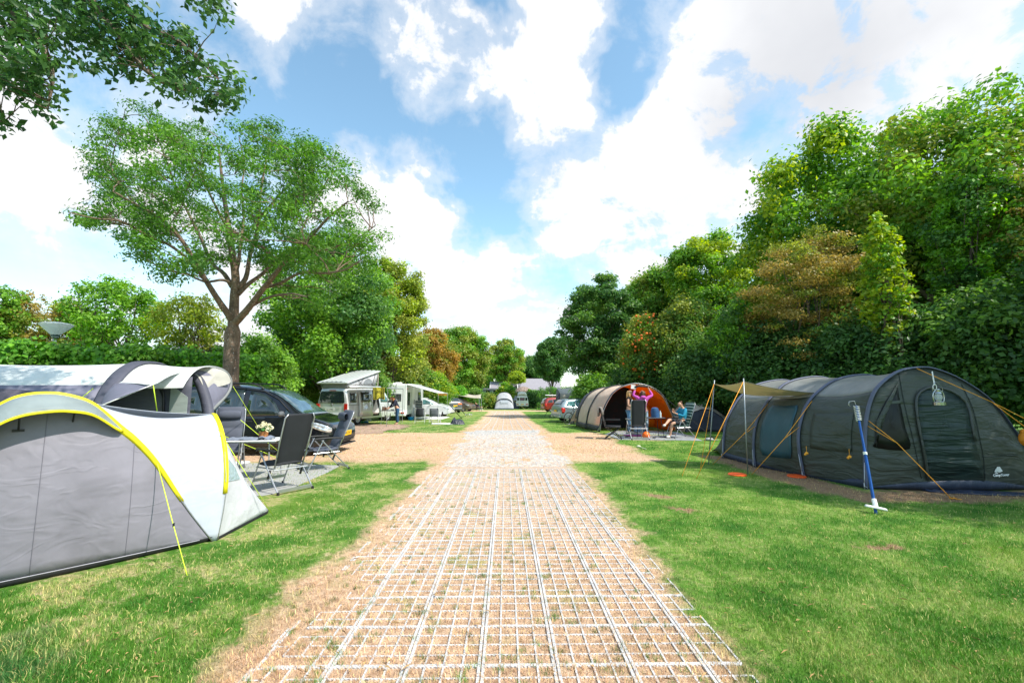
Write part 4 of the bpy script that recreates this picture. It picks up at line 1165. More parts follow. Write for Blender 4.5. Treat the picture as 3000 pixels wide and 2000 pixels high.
# ------------------------------------------------------------ 3. the olive tunnel tent on the right
def olive_tent():
    O = G(2538, 1432)
    root = thing('tunnel_tent', 'big dark olive tunnel tent with navy skirt and hooped front at right', 'tent', O)
    def L_(px, py, Y): return W(px, py, Y) - O
    feet = [G(2538, 1432) - O, G(2356, 1396) - O, G(2212, 1367) - O, G(2119, 1341) - O]
    ax = (feet[3] - feet[0]); ax.z = 0; ax.normalize(); rt = Vector((-ax.y, ax.x, 0)); rt = rt if rt.x > 0 else -rt
    f2 = Vector((1, -.02, 0)).normalized()                                # front hoop plane
    def pl(px, py, foot, d):                                              # pixel onto the vertical hoop plane through foot along d
        n = Vector((-d.y, d.x, 0)); C = Vector((0, 0, CAM_H)); r = ray(px, py)
        t = ((foot + O) - C).dot(n) / r.dot(n); return C + r * t - O
    h0 = [feet[0], pl(2536, 1330, feet[0], f2), pl(2537, 1250, feet[0], f2), pl(2550, 1180, feet[0], f2), pl(2574, 1133, feet[0], f2), pl(2627, 1092, feet[0], f2), pl(2680, 1079, feet[0], f2), pl(2735, 1082, feet[0], f2),
          pl(2817, 1116, feet[0], f2), pl(2905, 1180, feet[0], f2), pl(2981, 1280, feet[0], f2), feet[0] + f2 * (pl(2981, 1280, feet[0], f2) - feet[0]).dot(f2) + f2 * .22 + Vector((0, 0, .40)), feet[0] + f2 * ((pl(2981, 1280, feet[0], f2) - feet[0]).dot(f2) + .30)]
    h0 = crv(h0, 49)
    def hoop(foot, pts, wid, topz=2.0):
        """pts: near side pixels up to the crown; far side mirrored"""
        d = rt
        near = [foot] + [pl(x, y, foot, d) for x, y in pts]
        t = [(p - foot).dot(d) for p in near]; tc = t[-1]
        full = near + [foot + d * (wid - tt_ * (wid - tc) / tc) + Vector((0, 0, p.z)) for tt_, p in list(zip(t, near))[-2::-1]]
        return crv(full, 49)
    h1 = hoop(feet[1], [(2341, 1310), (2343, 1250), (2362, 1190), (2395, 1150), (2448, 1114), (2527, 1099)], 3.1)
    h2 = hoop(feet[2], [(2208, 1300), (2216, 1240), (2240, 1190), (2268, 1155), (2310, 1120), (2390, 1104)], 3.1)
    h3 = hoop(feet[3], [(2122, 1270), (2131, 1228), (2150, 1190), (2173, 1159), (2215, 1128), (2290, 1113)], 3.0)
    tail = [G(2084, 1322) - O] + [G(2084, 1322) - O + rt * 2.9 * (i / 48) for i in range(1, 49)]
    def skirted(p, q_, n, sag): return loft([p, q_], n, sag)
    hoops = [h0, h1, h2, h3]
    k = 4                                                                  # stations below this belong to the skirt
    for nm, a, b_, sg in (('front_section', h0, h1, .05), ('middle_section', h1, h2, .04), ('rear_section', h2, h3, .04)):
        g = loft([a, b_], 12, sg)
        g = [[p for p in row] for row in g]
        for ri, row in enumerate(g):                                     # the side walls draw in between the hoops
            t = ri / 12
            for j in range(len(row)):
                if j < 14: row[j] = row[j] + rt * .07 * math.sin(math.pi * t) * (1 - j / 14)
        sheet(nm, [r[:16] for r in g], OLIVE, root); sheet('roof', [r[15:] for r in g], OLIVE_LIT, root)
        sheet('navy_skirt', [[p * 1.0 - rt * .012 if p.z > .02 else p - rt * .012 for p in [row[0] + Vector((0, 0, .04)), row[0] + Vector((0, 0, .16)) - rt * -.01]] for row in g], NAVYB, root)
    tl = [Vector((p.x, p.y, .01)) for p in tail]
    sheet('tail_section', loft([h3, tl], 10, -.10), OLIVE, root)
    for h in hoops:
        cen = (h[0] + h[-1]) / 2 + Vector((0, 0, .6)); rows = []
        for p in h:
            o_ = (p - cen).normalized()
            rows.append([p - ax * .035 + o_ * .006, p - ax * .02 + o_ * .028, p + ax * .02 + o_ * .028, p + ax * .035 + o_ * .006])
        sheet('pole_sleeve', rows, fabric('slate_sleeve', (.11, .125, .19), .05, .5, .2), root)
        MB().tube([h[0] - rt * .03 + Vector((0, 0, -.02)), h[1] - rt * .035, h[3] - rt * .03], .007, 6).build('pole', METAL, root, 'all')
    # front face: fan between hoop and ground, slightly bellied towards the camera
    nf = Vector((f2.y, -f2.x, 0))
    base = [h0[0] * (1 - i / 48) + h0[-1] * (i / 48) + nf * (.14 * math.sin(math.pi * i / 48)) for i in range(49)]
    def fp(i, t, o_=0.0):
        i0_ = min(47, int(i)); f = i - i0_
        a = h0[i0_] * (1 - f) + h0[i0_ + 1] * f; b_ = base[i0_] * (1 - f) + base[i0_ + 1] * f
        b_ = Vector((b_.x, b_.y, .03))
        return a * t + b_ * (1 - t) + nf * (.16 * math.sin(math.pi * t) * math.sin(math.pi * i / 48) + o_)
    rows = [[fp(i, k_ / 16) for i in range(49)] for k_ in range(17)]
    sheet('front_panel', rows, OLIVE, root)
    def onf(px, py, o_=.012):
        best = None; rr = ray(px, py).normalized(); C = Vector((0, 0, CAM_H))
        def err(i, t): return ((fp(i, t) + O - C).normalized() - rr).length
        for i in range(1, 48):
            for k_ in range(0, 21):
                e = err(i, k_ / 20)
                if best is None or e < best[0]: best = (e, i, k_ / 20)
        _, i, t = best; st = .5
        while st > .01:
            for di, dt in ((st, 0), (-st, 0), (0, st / 20), (0, -st / 20)):
                i2, t2 = min(47.9, max(0, i + di)), min(1, max(0, t + dt)); e = err(i2, t2)
                if e < best[0]: best = (e, i2, t2); i, t = i2, t2; break
            else: st *= .5
        return fp(i, t, o_)
    def patch(name, pxs, m, o_=.012, n=0, edge=None):
        P = [onf(x, y, o_) for x, y in pxs]; c = sum(P, Vector()) / len(P)
        cx_, cy_ = sum(p[0] for p in pxs) / len(pxs), sum(p[1] for p in pxs) / len(pxs)
        rings = [[onf(cx_, cy_, o_)] * len(P)]
        for f in (.33, .66):
            rings.append([onf(cx_ + (x - cx_) * f, cy_ + (y - cy_) * f, o_) for x, y in pxs])
        rings.append(P)
        return MB().grid(rings, close=True).build(name, m, root, 'all', solid=.004)
    def dens(P, n): return [(a.x, a.y) for a in crv([Vector((x, y, 0)) for x, y in P], n)]
    # window with its side curtain
    patch('window', dens([(2628, 1128), (2636, 1180), (2650, 1250), (2662, 1315), (2563, 1310), (2562, 1290), (2564, 1240), (2590, 1180), (2628, 1128)], 28)[:-1], mat('dark_pvc', (.010, .012, .011), .30, var=.3, spec=.25))
    patch('window_band', [(2600, 1175), (2638, 1172), (2640, 1180), (2597, 1184)], mat('pale_band', (.06, .075, .06), .5), .02)
    patch('curtain', [(2563, 1235), (2600, 1165), (2630, 1115), (2628, 1128), (2605, 1185), (2580, 1240), (2563, 1308)], OLIVE, .03)
    # door
    dpx = dens([(2715, 1405), (2706, 1340), (2690, 1260), (2680, 1190), (2686, 1155), (2712, 1137), (2745, 1136), (2780, 1145), (2815, 1168), (2835, 1200), (2850, 1280), (2868, 1345), (2880, 1408)], 40)
    patch('door', dpx, OLIVET, .022)
    zp = [onf(x, y, .03) for x, y in dpx[:34]]
    rg = random.Random(3); rows = []
    for i, p in enumerate(zp):
        w = .020 + .007 * rg.random(); t = (zp[min(i + 1, 33)] - zp[max(i - 1, 0)]).normalized(); s_ = t.cross(nf).normalized()
        rows.append([p - s_ * w, p + nf * (.014 + .008 * (i % 2)), p + s_ * w])
    sheet('zip_flap', rows, fabric('zip_cloth', (.05, .058, .055), .05, .4, .6, spec=.5), root)
    # seams
    for a in ([(2632, 1092), (2648, 1180), (2675, 1290), (2698, 1400)], [(2816, 1125), (2850, 1200), (2868, 1280), (2880, 1340), (2884, 1405)], [(2876, 1337), (2920, 1335), (2985, 1332)]):
        MB().tube([onf(x, y, .010) for x, y in dens(a, 14)], .006, 4).build('seam', mat('seam_dark', (.03, .04, .038), .7), root, 'all')
    # navy skirt along the front foot, with the mud flap
    rows = [[fp(i, t, .014 + .004 * (i % 3)) for i in range(49)] for t in (.0, .035, .075)]
    sheet('navy_skirt', rows, NAVYB, root)
    sheet('groundsheet', [[fp(i, 0) + nf * .005 for i in range(49)], [Vector((base[i].x, base[i].y, -.03)) - nf * .05 for i in range(49)]], mat('black_sheet', (0, 0, 0)), root)
    # blue mesh side door
    a, b_ = h1, h2
    def sp(t, j, o_=.0):
        j0 = int(j); f = j - j0
        p = (a[j0] * (1 - f) + a[j0 + 1] * f) * (1 - t) + (b_[j0] * (1 - f) + b_[j0 + 1] * f) * t
        return p + rt * (.07 * math.sin(math.pi * t) * (1 - j / 14) if j < 14 else 0) - rt * o_ + Vector((0, 0, -.04 * 4 * t * (1 - t)))
    rows = []
    for k_ in range(11):
        y = k_ / 10; ins = .05 * (1 - min(1, 8 * y * (1 - y)) ** .5)
        rows.append([sp(.16 + ins + (.70 - 2 * ins) * i / 10, 2.4 + 10.3 * y, .02) for i in range(11)])
    sheet('side_door', rows, fabric('blue_screen', (.035, .105, .145), .15, .45, .5, (1, 1, 1), spec=.5), root)
    # side window blind on the front section
    a, b_ = h0, h1
    rows = [[sp(.20 + .62 * i / 10, 4.3 + 6.4 * k_ / 8, .018) for i in range(11)] for k_ in range(9)]
    sheet('side_window', rows, OLIVE, root)
    # logo, white: small tent mark above a line of lettering
    lm = mat('white_print', (.8, .82, .82), .6)
    def mark(pxs): return [onf(x, y, .018) for x, y in pxs]
    lg = MB()
    for pxs in ([(2913, 1378), (2918, 1366), (2926, 1366), (2934, 1379), (2924, 1383)], [(2910, 1381), (2914, 1372), (2917, 1383)], [(2912, 1384), (2920, 1383), (2920, 1386), (2912, 1387)]):
        P = mark(pxs); lg.add(P, [tuple(range(len(P)))])
    lg.build('emblem', lm, root, solid=.002)
    tx = D.curves.new('lettering', 'FONT'); tx.body = 'CampTower'; tx.size = .058; tx.offset = .001; tx.extrude = .003; tx.shear = .35; tx.space_character = .95
    to = D.objects.new('lettering', tx); COL.objects.link(to)
    p0, p1 = onf(2902, 1394, .040), onf(2942, 1392, .040)
    dx = (p1 - p0).normalized(); dz = (onf(2902, 1383, .022) - p0).normalized(); dz = (dz - dx * dz.dot(dx)).normalized(); dn = dx.cross(dz)
    M = Matrix((dx, dz, dn)).transposed().to_4x4(); M.translation = p0
    dg = bpy.context.evaluated_depsgraph_get(); lme = D.meshes.new_from_object(to.evaluated_get(dg)); D.objects.remove(to)
    lme.transform(M)
    w_ = max(v_.co.x for v_ in lme.vertices)
    link('lettering', lme, lm, root)
    # lines and their runners
    def line(p, q_, r=.006): return rope(root, p, q_, ROPEO, r, sag=0)
    yv = onf(2630, 1298, .35)
    line(h0[9] - ax * .03, W(2628, 1297, 7.0) - O); line(pl(2537, 1247, feet[0], f2) - ax * .03, W(2628, 1297, 7.0) - O); line(W(2628, 1297, 7.0) - O, G(2790, 1463) - O)
    line(h0[24] - ax * .03, W(2905, 1177, 7.25) - O); line(W(2905, 1177, 7.25) - O, W(3060, 1255, 7.2) - O); line(W(2912, 1182, 7.25) - O, W(3050, 1285, 7.2) - O)
    line(pl(2395, 1152, feet[1], rt), W(2297, 1285, 8.4) - O); line(pl(2343, 1249, feet[1], rt), W(2297, 1285, 8.4) - O); line(W(2297, 1285, 8.4) - O, G(2202, 1390) - O)
    line(pl(2268, 1160, feet[2], rt), W(2178, 1272, 9.6) - O); line(pl(2216, 1246, feet[2], rt), W(2178, 1272, 9.6) - O); line(W(2178, 1272, 9.6) - O, G(2088, 1360) - O)
    line(pl(2131, 1226, feet[3], rt), G(2072, 1330) - O, .005)
    for (x, y, Y) in ((2370, 1327, 8.35), (2496, 1337, 7.75)):               # coiled spare line toggles
        p = W(x, y, Y) - O - rt * .05
        MB().tube([p + Vector((0, 0, .13)), p + Vector((0, 0, .02))], .005, 4).ball(p, .035, 8, sc=(1.0, .6, .75)).ball(p + Vector((-.03, 0, -.02)), .022, 6).build('line_bundle', ROPEO, root, 'all')
    # peg hooks and rings at the feet of the hoops
    for f in feet:
        p = f - rt * .06 - ax * .02
        MB().tube([p + Vector((0, 0, .11)), p + Vector((0, 0, -.02))], .008, 6).tube([p + Vector((.0, 0, .06)), p + Vector((.04, -.02, .03)), p + Vector((.05, -.02, -.01))], .004, 4).build('peg', METAL, root, 'all')
    rg = random.Random(1)
    p = G(2790, 1463) - O
    MB().tube([p + Vector((.05 * math.sin(i * 1.9), .04 * math.cos(i * 1.3), .012 + .02 * rg.random())) for i in range(9)] + [p + Vector((.12, -.03, .01))], .006, 5).build('line_end', ROPEO, root, 'all')
    return O, h0, ax
OT = olive_tent()

def tan_awning():
    O = G(2191, 1388)
    root = thing('awning', 'tan sun sail on two steel poles beside the olive tunnel tent', 'awning', O)
    def L_(px, py, Y): return W(px, py, Y) - O
    Y2 = O.y; Y1 = G(2076, 1360).y
    a, b_ = L_(2092, 1124, Y1), L_(2178, 1117, Y2)
    c_, d_ = L_(2268, 1157, 9.9), L_(2392, 1151, 8.95)
    rows = []
    for i in range(13):
        s_ = i / 12
        e0 = a * (1 - s_) + c_ * s_; e1 = b_ * (1 - s_) + d_ * s_
        rows.append([e0 * (1 - t) + e1 * t - Vector((0, 0, .10 * 4 * s_ * (1 - s_) * (1 - .6 * t) + .05 * 4 * t * (1 - t) * (1 - s_ * .4))) for t in [j / 10 for j in range(11)]])
    sheet('sail', rows, TAN, root)
    for nm, rr in (('hem', [r[0] for r in rows]), ('hem', [r[-1] for r in rows])):
        MB().tube(rr, .007, 5).build('hem', mat('hem_dark', (.12, .11, .08), .8), root, 'all')
    for (pt, foot, Y) in (((2093, 1113), G(2076, 1360), Y1), ((2178, 1108), G(2191, 1388), Y2)):
        MB().tube([foot - O, W(pt[0], pt[1], Y) - O], .012, 8).build('pole', STEEL, root, 'all')
    for p, q_ in (((2092, 1124, Y1), (1998, 1395)), ((2178, 1117, Y2), (2040, 1402))):
        rope(root, L_(*p), G(*q_) - O, ROPEO, .0055, sag=0)
    rope(root, L_(2092, 1124, Y1), G(2052, 1372) - O, ROPEO, .0055, sag=0)
    rope(root, L_(2178, 1117, Y2), G(2050, 1380) - O, ROPEO, .0055, sag=0)
tan_awning()

# ------------------------------------------------------------ vehicles
def paint(name, col, metal=.35, rough=.32):
    return mat(name, col, rough, metal, .5, var=.04, vscale=2, coat=.6)
CGLASS = mat('car_glass', (.018, .028, .032), .04, .0, .9, var=.2, vscale=1.5, coat=.5)
CGLASST = mat('green_car_glass', (.05, .16, .16), .05, .1, .9, var=.5, vscale=2.2, coat=.5)
RUBBER = mat('tyre_rubber', (.018, .018, .019), .85, var=.2)
TRIM = mat('black_trim', (.022, .022, .024), .55, var=.15)
ALLOY = mat('alloy_rim', (.55, .56, .58), .3, .8, var=.08)
REDL = mat('red_lamp', (.55, .02, .012), .15, var=.25, vscale=20, coat=.6)
ORL = mat('orange_lamp', (.75, .16, .01), .2, var=.2, vscale=20, coat=.6)
CLRL = mat('clear_lamp', (.62, .65, .68), .10, .55, .8, var=.45, vscale=14, coat=1.0)
PLATEY = mat('yellow_plate', (.85, .50, .01), .5, var=.05)
PLATEW = mat('white_plate', (.75, .75, .74), .5, var=.05)
INK = mat('plate_ink', (.02, .02, .025), .6)

def interp(xs, ys, x):
    """smooth monotone-ish interpolation"""
    if x <= xs[0]: return ys[0]
    if x >= xs[-1]: return ys[-1]
    k = max(i for i in range(len(xs) - 1) if xs[i] <= x)
    h = xs[k + 1] - xs[k]; t = (x - xs[k]) / h
    def sl(i):
        if i <= 0: return (ys[1] - ys[0]) / (xs[1] - xs[0])
        if i >= len(xs) - 1: return (ys[-1] - ys[-2]) / (xs[-1] - xs[-2])
        a = (ys[i] - ys[i - 1]) / (xs[i] - xs[i - 1]); b_ = (ys[i + 1] - ys[i]) / (xs[i + 1] - xs[i])
        return 0 if a * b_ <= 0 else 2 * a * b_ / (a + b_)
    m0, m1 = sl(k) * h, sl(k + 1) * h
    return (2 * t ** 3 - 3 * t * t + 1) * ys[k] + (t ** 3 - 2 * t * t + t) * m0 + (-2 * t ** 3 + 3 * t * t) * ys[k + 1] + (t ** 3 - t * t) * m1

class Car:
    """stations (x, z_bottom, z_belt, z_top, half width, roof half width); x grows towards the nose"""
    def __init__(s, root, st, paintm, nx=64, flare=.03):
        s.root, s.st, s.pm = root, st, paintm
        s.xs = [a[0] for a in st]
        s.nx = nx
        s.vv = [('b', 0.0), ('b', .55), ('b', .90), ('s', .04), ('s', .16), ('s', .45), ('s', .75), ('s', .93), ('s', 1.0),
                ('g', .04), ('g', .35), ('g', .65), ('g', .88), ('r', .97), ('r', .80), ('r', .45), ('r', 0.0)]
    def par(s, x): return [interp(s.xs, [a[i] for a in s.st], x) for i in range(1, 6)]
    def pt(s, x, v, side):
        zb, zl, zt, w, wt = s.par(x); k, f = v
        if k == 'b': y, z = w * f * .97, zb
        elif k == 's':
            z = zb + (zl - zb) * f
            y = w * (1 - .035 * abs(f - .42) ** 1.6 * 2.2) * (.985 if f < .06 else 1)
            if f > .9: y = w * .972
        elif k == 'g':
            y = w * .965 + (wt - w * .965) * f + .018 * math.sin(math.pi * f) * (zt - zl); z = zl + (zt - zl) * (f * .96)
        else:
            y = wt * f; z = zt - (zt - zl) * .04 * (f / .97) ** 6 + .035 * (1 - f * f) * min(1, (zt - zl) * 2.5)
        return Vector((x, side * y, z))
    def side(s, x, z, sd, off=0.0):
        zb, zl, zt, w, wt = s.par(x)
        if z < zl: p = s.pt(x, ('s', (z - zb) / (zl - zb)), sd)
        else: p = s.pt(x, ('g', min(1, (z - zl) / max(.01, (zt - zl) * .96))), sd)
        p.y += sd * off; p.z = z
        return p
    def body(s, wheels, wr, name='body'):
        x0, x1 = s.xs[0], s.xs[-1]
        X = []
        for i in range(s.nx + 1):
            t = i / s.nx; X.append(x0 + (x1 - x0) * t)
        X = sorted(set(X + s.xs))
        rows = []
        for x in X:
            R1 = [s.pt(x, v, 1) for v in s.vv]; R2 = [s.pt(x, v, -1) for v in s.vv[::-1]][1:-1]
            rows.append(R1 + R2)
        mb = MB().grid(rows, close=True)
        n = len(rows[0])
        mb.f.append(tuple(range(n - 1, -1, -1))); mb.mi.append(0)
        o = (len(rows) - 1) * n; mb.f.append(tuple(range(o, o + n))); mb.mi.append(0)
        ob = link(name, mb.mesh(), [s.pm, TRIM], s.root)
        bm = bmesh.new(); bm.from_mesh(ob.data); bmesh.ops.recalc_face_normals(bm, faces=bm.faces); bm.to_mesh(ob.data); bm.free()
        cut = MB()
        for wx in wheels:
            for sd in (-1, 1):
                w = s.par(wx)[3]
                cut.lathe([(wr * 1.13, -.17), (wr * 1.13, .25)], (wx, sd * (w - .06 * 0), wr), 28, 'Y') if sd > 0 else cut.lathe([(wr * 1.13, -.25), (wr * 1.13, .17)], (wx, sd * w, wr), 28, 'Y')
        cme = cut.mesh(); co = D.objects.new('cut', cme); COL.objects.link(co); cme.materials.append(s.pm); cme.materials.append(TRIM)
        cme.polygons.foreach_set('material_index', [1] * len(cme.polygons))
        bm = bmesh.new(); bm.from_mesh(cme); bmesh.ops.recalc_face_normals(bm, faces=bm.faces); bm.to_mesh(cme); bm.free()
        md = ob.modifiers.new('b', 'BOOLEAN'); md.object = co; md.operation = 'DIFFERENCE'; md.solver = 'EXACT'
        bpy.context.view_layer.update()
        dg = bpy.context.evaluated_depsgraph_get(); nm = D.meshes.new_from_object(ob.evaluated_get(dg))
        ob.modifiers.clear(); ob.data = nm; D.objects.remove(co)
        nm.polygons.foreach_set('use_smooth', [True] * len(nm.polygons))
        bm = bmesh.new(); bm.from_mesh(nm)
        for e in bm.edges:
            if len(e.link_faces) == 2 and (e.calc_face_angle(0) > R(28)): e.smooth = False
        bm.to_mesh(nm); bm.free()
        s.X = X
        return ob
    def panel(s, name, poly, sd, m, off=.010, th=.006, n=22, parent=None):
        """a pane on the body side: outline in (x, z), laid on the curved side"""
        P = crv([Vector((a, b_, 0)) for a, b_ in poly + [poly[0]]], n * 2)[:-1] if n else [Vector((a, b_, 0)) for a, b_ in poly]
        c = sum(P, Vector()) / len(P)
        rings = [[s.side(c.x + (p.x - c.x) * f, c.y + (p.y - c.y) * f, sd, off) for p in P] for f in (.02, .5, 1.0)]
        o = MB().grid(rings, close=True).build(name, m, parent or s.root, 'all', solid=th)
        return o
    def poly(s, name, poly, sd, m, off=.010, th=.006, parent=None):
        """same with straight edges, subdivided"""
        P = []
        for i in range(len(poly)):
            a, b_ = poly[i], poly[(i + 1) % len(poly)]
            for k in range(6): P.append(Vector((a[0] + (b_[0] - a[0]) * k / 6, a[1] + (b_[1] - a[1]) * k / 6, 0)))
        c = sum(P, Vector()) / len(P)
        rings = [[s.side(c.x + (p.x - c.x) * f, c.y + (p.y - c.y) * f, sd, off) for p in P] for f in (.02, .5, 1.0)]
        return MB().grid(rings, close=True).build(name, m, parent or s.root, 'all', solid=th)
    def top(s, name, xa, xb, fr, m, off=.012, n=12, inset=0.0):
        """glass across the top surface between two stations (windscreen, rear screen)"""
        rows = []
        for i in range(n + 1):
            x = xa + (xb - xa) * i / n
            zb, zl, zt, w, wt = s.par(x); row = []
            for j in range(13):
                f = -fr + 2 * fr * j / 12
                p = s.pt(x, ('r', abs(f)), 1 if f > 0 else -1)
                row.append(p)
            rows.append(row)
        nrm = (rows[-1][6] - rows[0][6]).cross(Vector((0, 1, 0))).normalized()
        if nrm.z < 0: nrm = -nrm
        rows = [[p + nrm * off for p in r] for r in rows]
        return MB().grid(rows).build(name, m, s.root, 'all', solid=.005)
    def line(s, name, pts, sd, r=.006, m=None):
        m = m or TRIM
        return MB().tube([s.side(x, z, sd, .002) for x, z in pts], r, 4).build(name, m, s.root, 'all')
    def wheel(s, x, sd, r, spokes=5, rim=None, steel=False, w=.20):
        hw = s.par(x)[3]; rim = rim or ALLOY
        c = Vector((x, sd * (hw - w / 2 - .012), r))
        wl = D.objects.new('wheel', None); COL.objects.link(wl); wl.parent = s.root; wl.location = c
        if sd < 0: wl.rotation_euler = (0, 0, math.pi)
        wl.empty_display_size = .2
        MB().lathe([(r * .62, -w / 2), (r * .93, -w / 2), (r, -w * .34), (r, w * .34), (r * .95, w / 2), (r * .66, w / 2), (r * .64, w * .3), (r * .64, -w * .3)], (0, 0, 0), 32, 'Y').build('tyre', RUBBER, wl, True)
        mb = MB()
        mb.lathe([(r * .60, w * .25), (r * .66, w * .46), (r * .64, w * .50), (r * .58, w * .46), (r * .57, w * .1)], (0, 0, 0), 28, 'Y')
        mb.lathe([(r * .60, -.01), (r * .60, w * .05)], (0, 0, 0), 20, 'Y', mi=1)
        mb.lathe([(r * .16, w * .1), (r * .15, w * .44), (r * .05, w * .46)], (0, 0, 0), 12, 'Y')
        for k in range(spokes):
            a = 2 * math.pi * k / spokes + .3; rr = r * .37
            wd = r * (.20 if spokes <= 6 else .12)
            mb.box((rr * math.cos(a), w * .38, rr * math.sin(a)), (r * .46, w * .12, wd), ry=-a, taper=.8)
        mb.build('rim', [rim, TRIM], wl)
    def mirror(s, x, z, sd, m, sz=(.10, .22, .14)):
        p = s.side(x, z, sd, .0)
        MB().ball((p.x, p.y + sd * .15, p.z + .04), .12, 10, sc=(.55, 1.0, .65)).box((p.x, p.y + sd * .03, p.z - .01), (.07, .10, .04)).build('mirror', m, s.root, True)
def text_mesh(body, size, M, m, parent, name='lettering', extr=.002, shear=0.0):
    tx = D.curves.new('t', 'FONT'); tx.body = body; tx.size = size; tx.extrude = extr; tx.shear = shear; tx.align_x = 'CENTER'; tx.align_y = 'CENTER'
    to = D.objects.new('t', tx); COL.objects.link(to)
    dg = bpy.context.evaluated_depsgraph_get(); me_ = D.meshes.new_from_object(to.evaluated_get(dg)); D.objects.remove(to); D.curves.remove(tx)
    me_.transform(M)
    return link(name, me_, m, parent)
def plate(root, c, rz, wid=.52, hgt=.11, col=None, body='', tilt=0.0, blue=True):
    """number plate facing local direction rz"""
    o = D.objects.new('number_plate', MB().box((0, 0, 0), (wid, .012, hgt)).mesh()); o.data.materials.append(col or PLATEY); COL.objects.link(o)
    o.parent = root; o.location = c; o.rotation_euler = (tilt, 0, rz)
    if blue:
        MB().box((-wid / 2 + .022, -.0075, 0), (.04, .004, hgt * .98)).build('band', mat('plate_blue', (.02, .08, .40), .5), o)
    if body: text_mesh(body, hgt * .78, Matrix.Translation((.015, -.0085, 0)) @ Matrix.Rotation(R(90), 4, 'X'), INK, o, extr=.001)
    return o

# ---- 3a. black people carrier behind the chairs, nose to the right
def black_car():
    g0 = G(1010, 1292); 
    loc = Vector((-4.95, 12.45, 0)); rz = R(-2)
    root = thing('people_carrier', 'black people carrier with roof rails parked behind the camping chairs', 'car', loc, rz)
    PB = paint('black_paint', (.009, .010, .014), .2, .14)
    st = [(-3.9, .45, .95, 1.00, .78, .72), (-3.82, .34, 1.0, 1.55, .86, .62), (-3.7, .26, 1.0, 1.72, .89, .64), (-3.2, .22, 1.0, 1.79, .90, .66), (-2.2, .22, .98, 1.80, .90, .67),
          (-1.6, .22, .97, 1.74, .90, .66), (-1.15, .22, .97, 1.60, .90, .65), (-.75, .22, .97, 1.36, .90, .68), (-.42, .22, .97, 1.12, .90, .74), (-.20, .22, .95, 1.01, .89, .80), (.10, .22, .90, .93, .88, .78),
          (.38, .24, .80, .83, .84, .70), (.52, .28, .70, .72, .74, .60), (.58, .36, .58, .60, .66, .52)]
    st = [(a + .0, *b_) for a, *b_ in st]
    c = Car(root, st, PB); c.body((-3.05, -.22), .33)
    for sd in (1, -1):
        for x in (-3.05, -.22): c.wheel(x, sd, .33, 5)
        gl = [(-.62, 1.05), (-.95, 1.40), (-1.45, 1.66), (-1.72, 1.69), (-1.74, 1.05)]
        c.poly('side_window', [(-.80, 1.03), (-1.02, 1.34), (-1.30, 1.56), (-1.70, 1.66), (-1.72, 1.01)], sd, CGLASS)
        c.poly('side_window', [(-1.84, 1.01), (-1.84, 1.68), (-2.75, 1.70), (-2.75, 1.03)], sd, CGLASS)
        c.poly('side_window', [(-2.86, 1.03), (-2.86, 1.70), (-3.55, 1.66), (-3.66, 1.08)], sd, CGLASS)
        c.poly('quarter_window', [(-.50, 1.01), (-.72, 1.20), (-.74, 1.02)], sd, CGLASS)
        MB().tube([c.side(-.60, 1.12, sd, .02), c.side(-.95, 1.43, sd, .02), c.side(-1.35, 1.64, sd, .02), c.side(-2.2, 1.74, sd, .02)], .012, 5).build('window_trim', TRIM, root, 'all')
        c.line('door_seam', [(-1.78, 1.0), (-1.78, .34)], sd, .004); c.line('door_seam', [(-.72, 1.0), (-.62, .70), (-.66, .34)], sd, .004)
        c.line('sill_line', [(-2.7, .33), (-.6, .33)], sd, .012)
        MB().box(c.side(-1.62, .88, sd, .012), (.20, .03, .03)).build('door_handle', TRIM, root, bevel=.006)
        c.mirror(-.72, 1.03, sd, mat('mirror_grey', (.14, .15, .16), .35, .3))
        # wrapped headlamps
        P = [(.50, .70), (.30, .80), (.02, .865), (-.16, .86), (.05, .72), (.30, .63), (.48, .60)]
        c.panel('headlight', P, sd, CLRL, .012, .01, 12)
        rail = [c.pt(x, ('r', .86), sd) + Vector((0, 0, h)) for x, h in ((-1.45, .0), (-1.6, .06), (-1.9, .075), (-3.2, .075), (-3.5, .0))]
        MB().tube(crv(rail, 20), .022, 6).build('roof_rail', mat('rail_black', (.03, .03, .033), .35), root, 'all')
    c.top('windscreen', -.22, -1.30, .93, mat('blue_windscreen', (.06, .10, .12), .03, .1, 1.0, var=.5, coat=1.0))
    # nose: grille, plate, bumper lip
    for k in range(5):
        MB().box((.585 + .0, 0, .40 + k * .028), (.03, 1.15, .010)).build('grille_bar', TRIM, root) if k == 0 else None
    g = MB()
    for k in range(6): g.box((.575, 0, .30 + k * .035), (.05, 1.20, .014))
    g.build('grille', mat('grille_grey', (.05, .05, .055), .4, .4), root)
    MB().box((.50, 0, .225), (.20, 1.45, .04), taper=.9).build('bumper_lip', TRIM, root, bevel=.01)
    plate(root, (.615, .0, .52), R(90), .52, .12, PLATEY, '60-ZD-JK')
    MB().lathe([(.055, 0), (.06, .01), (.05, .02)], (.56, 0, .68), 16, 'X').build('badge', METAL, root)
black_car()

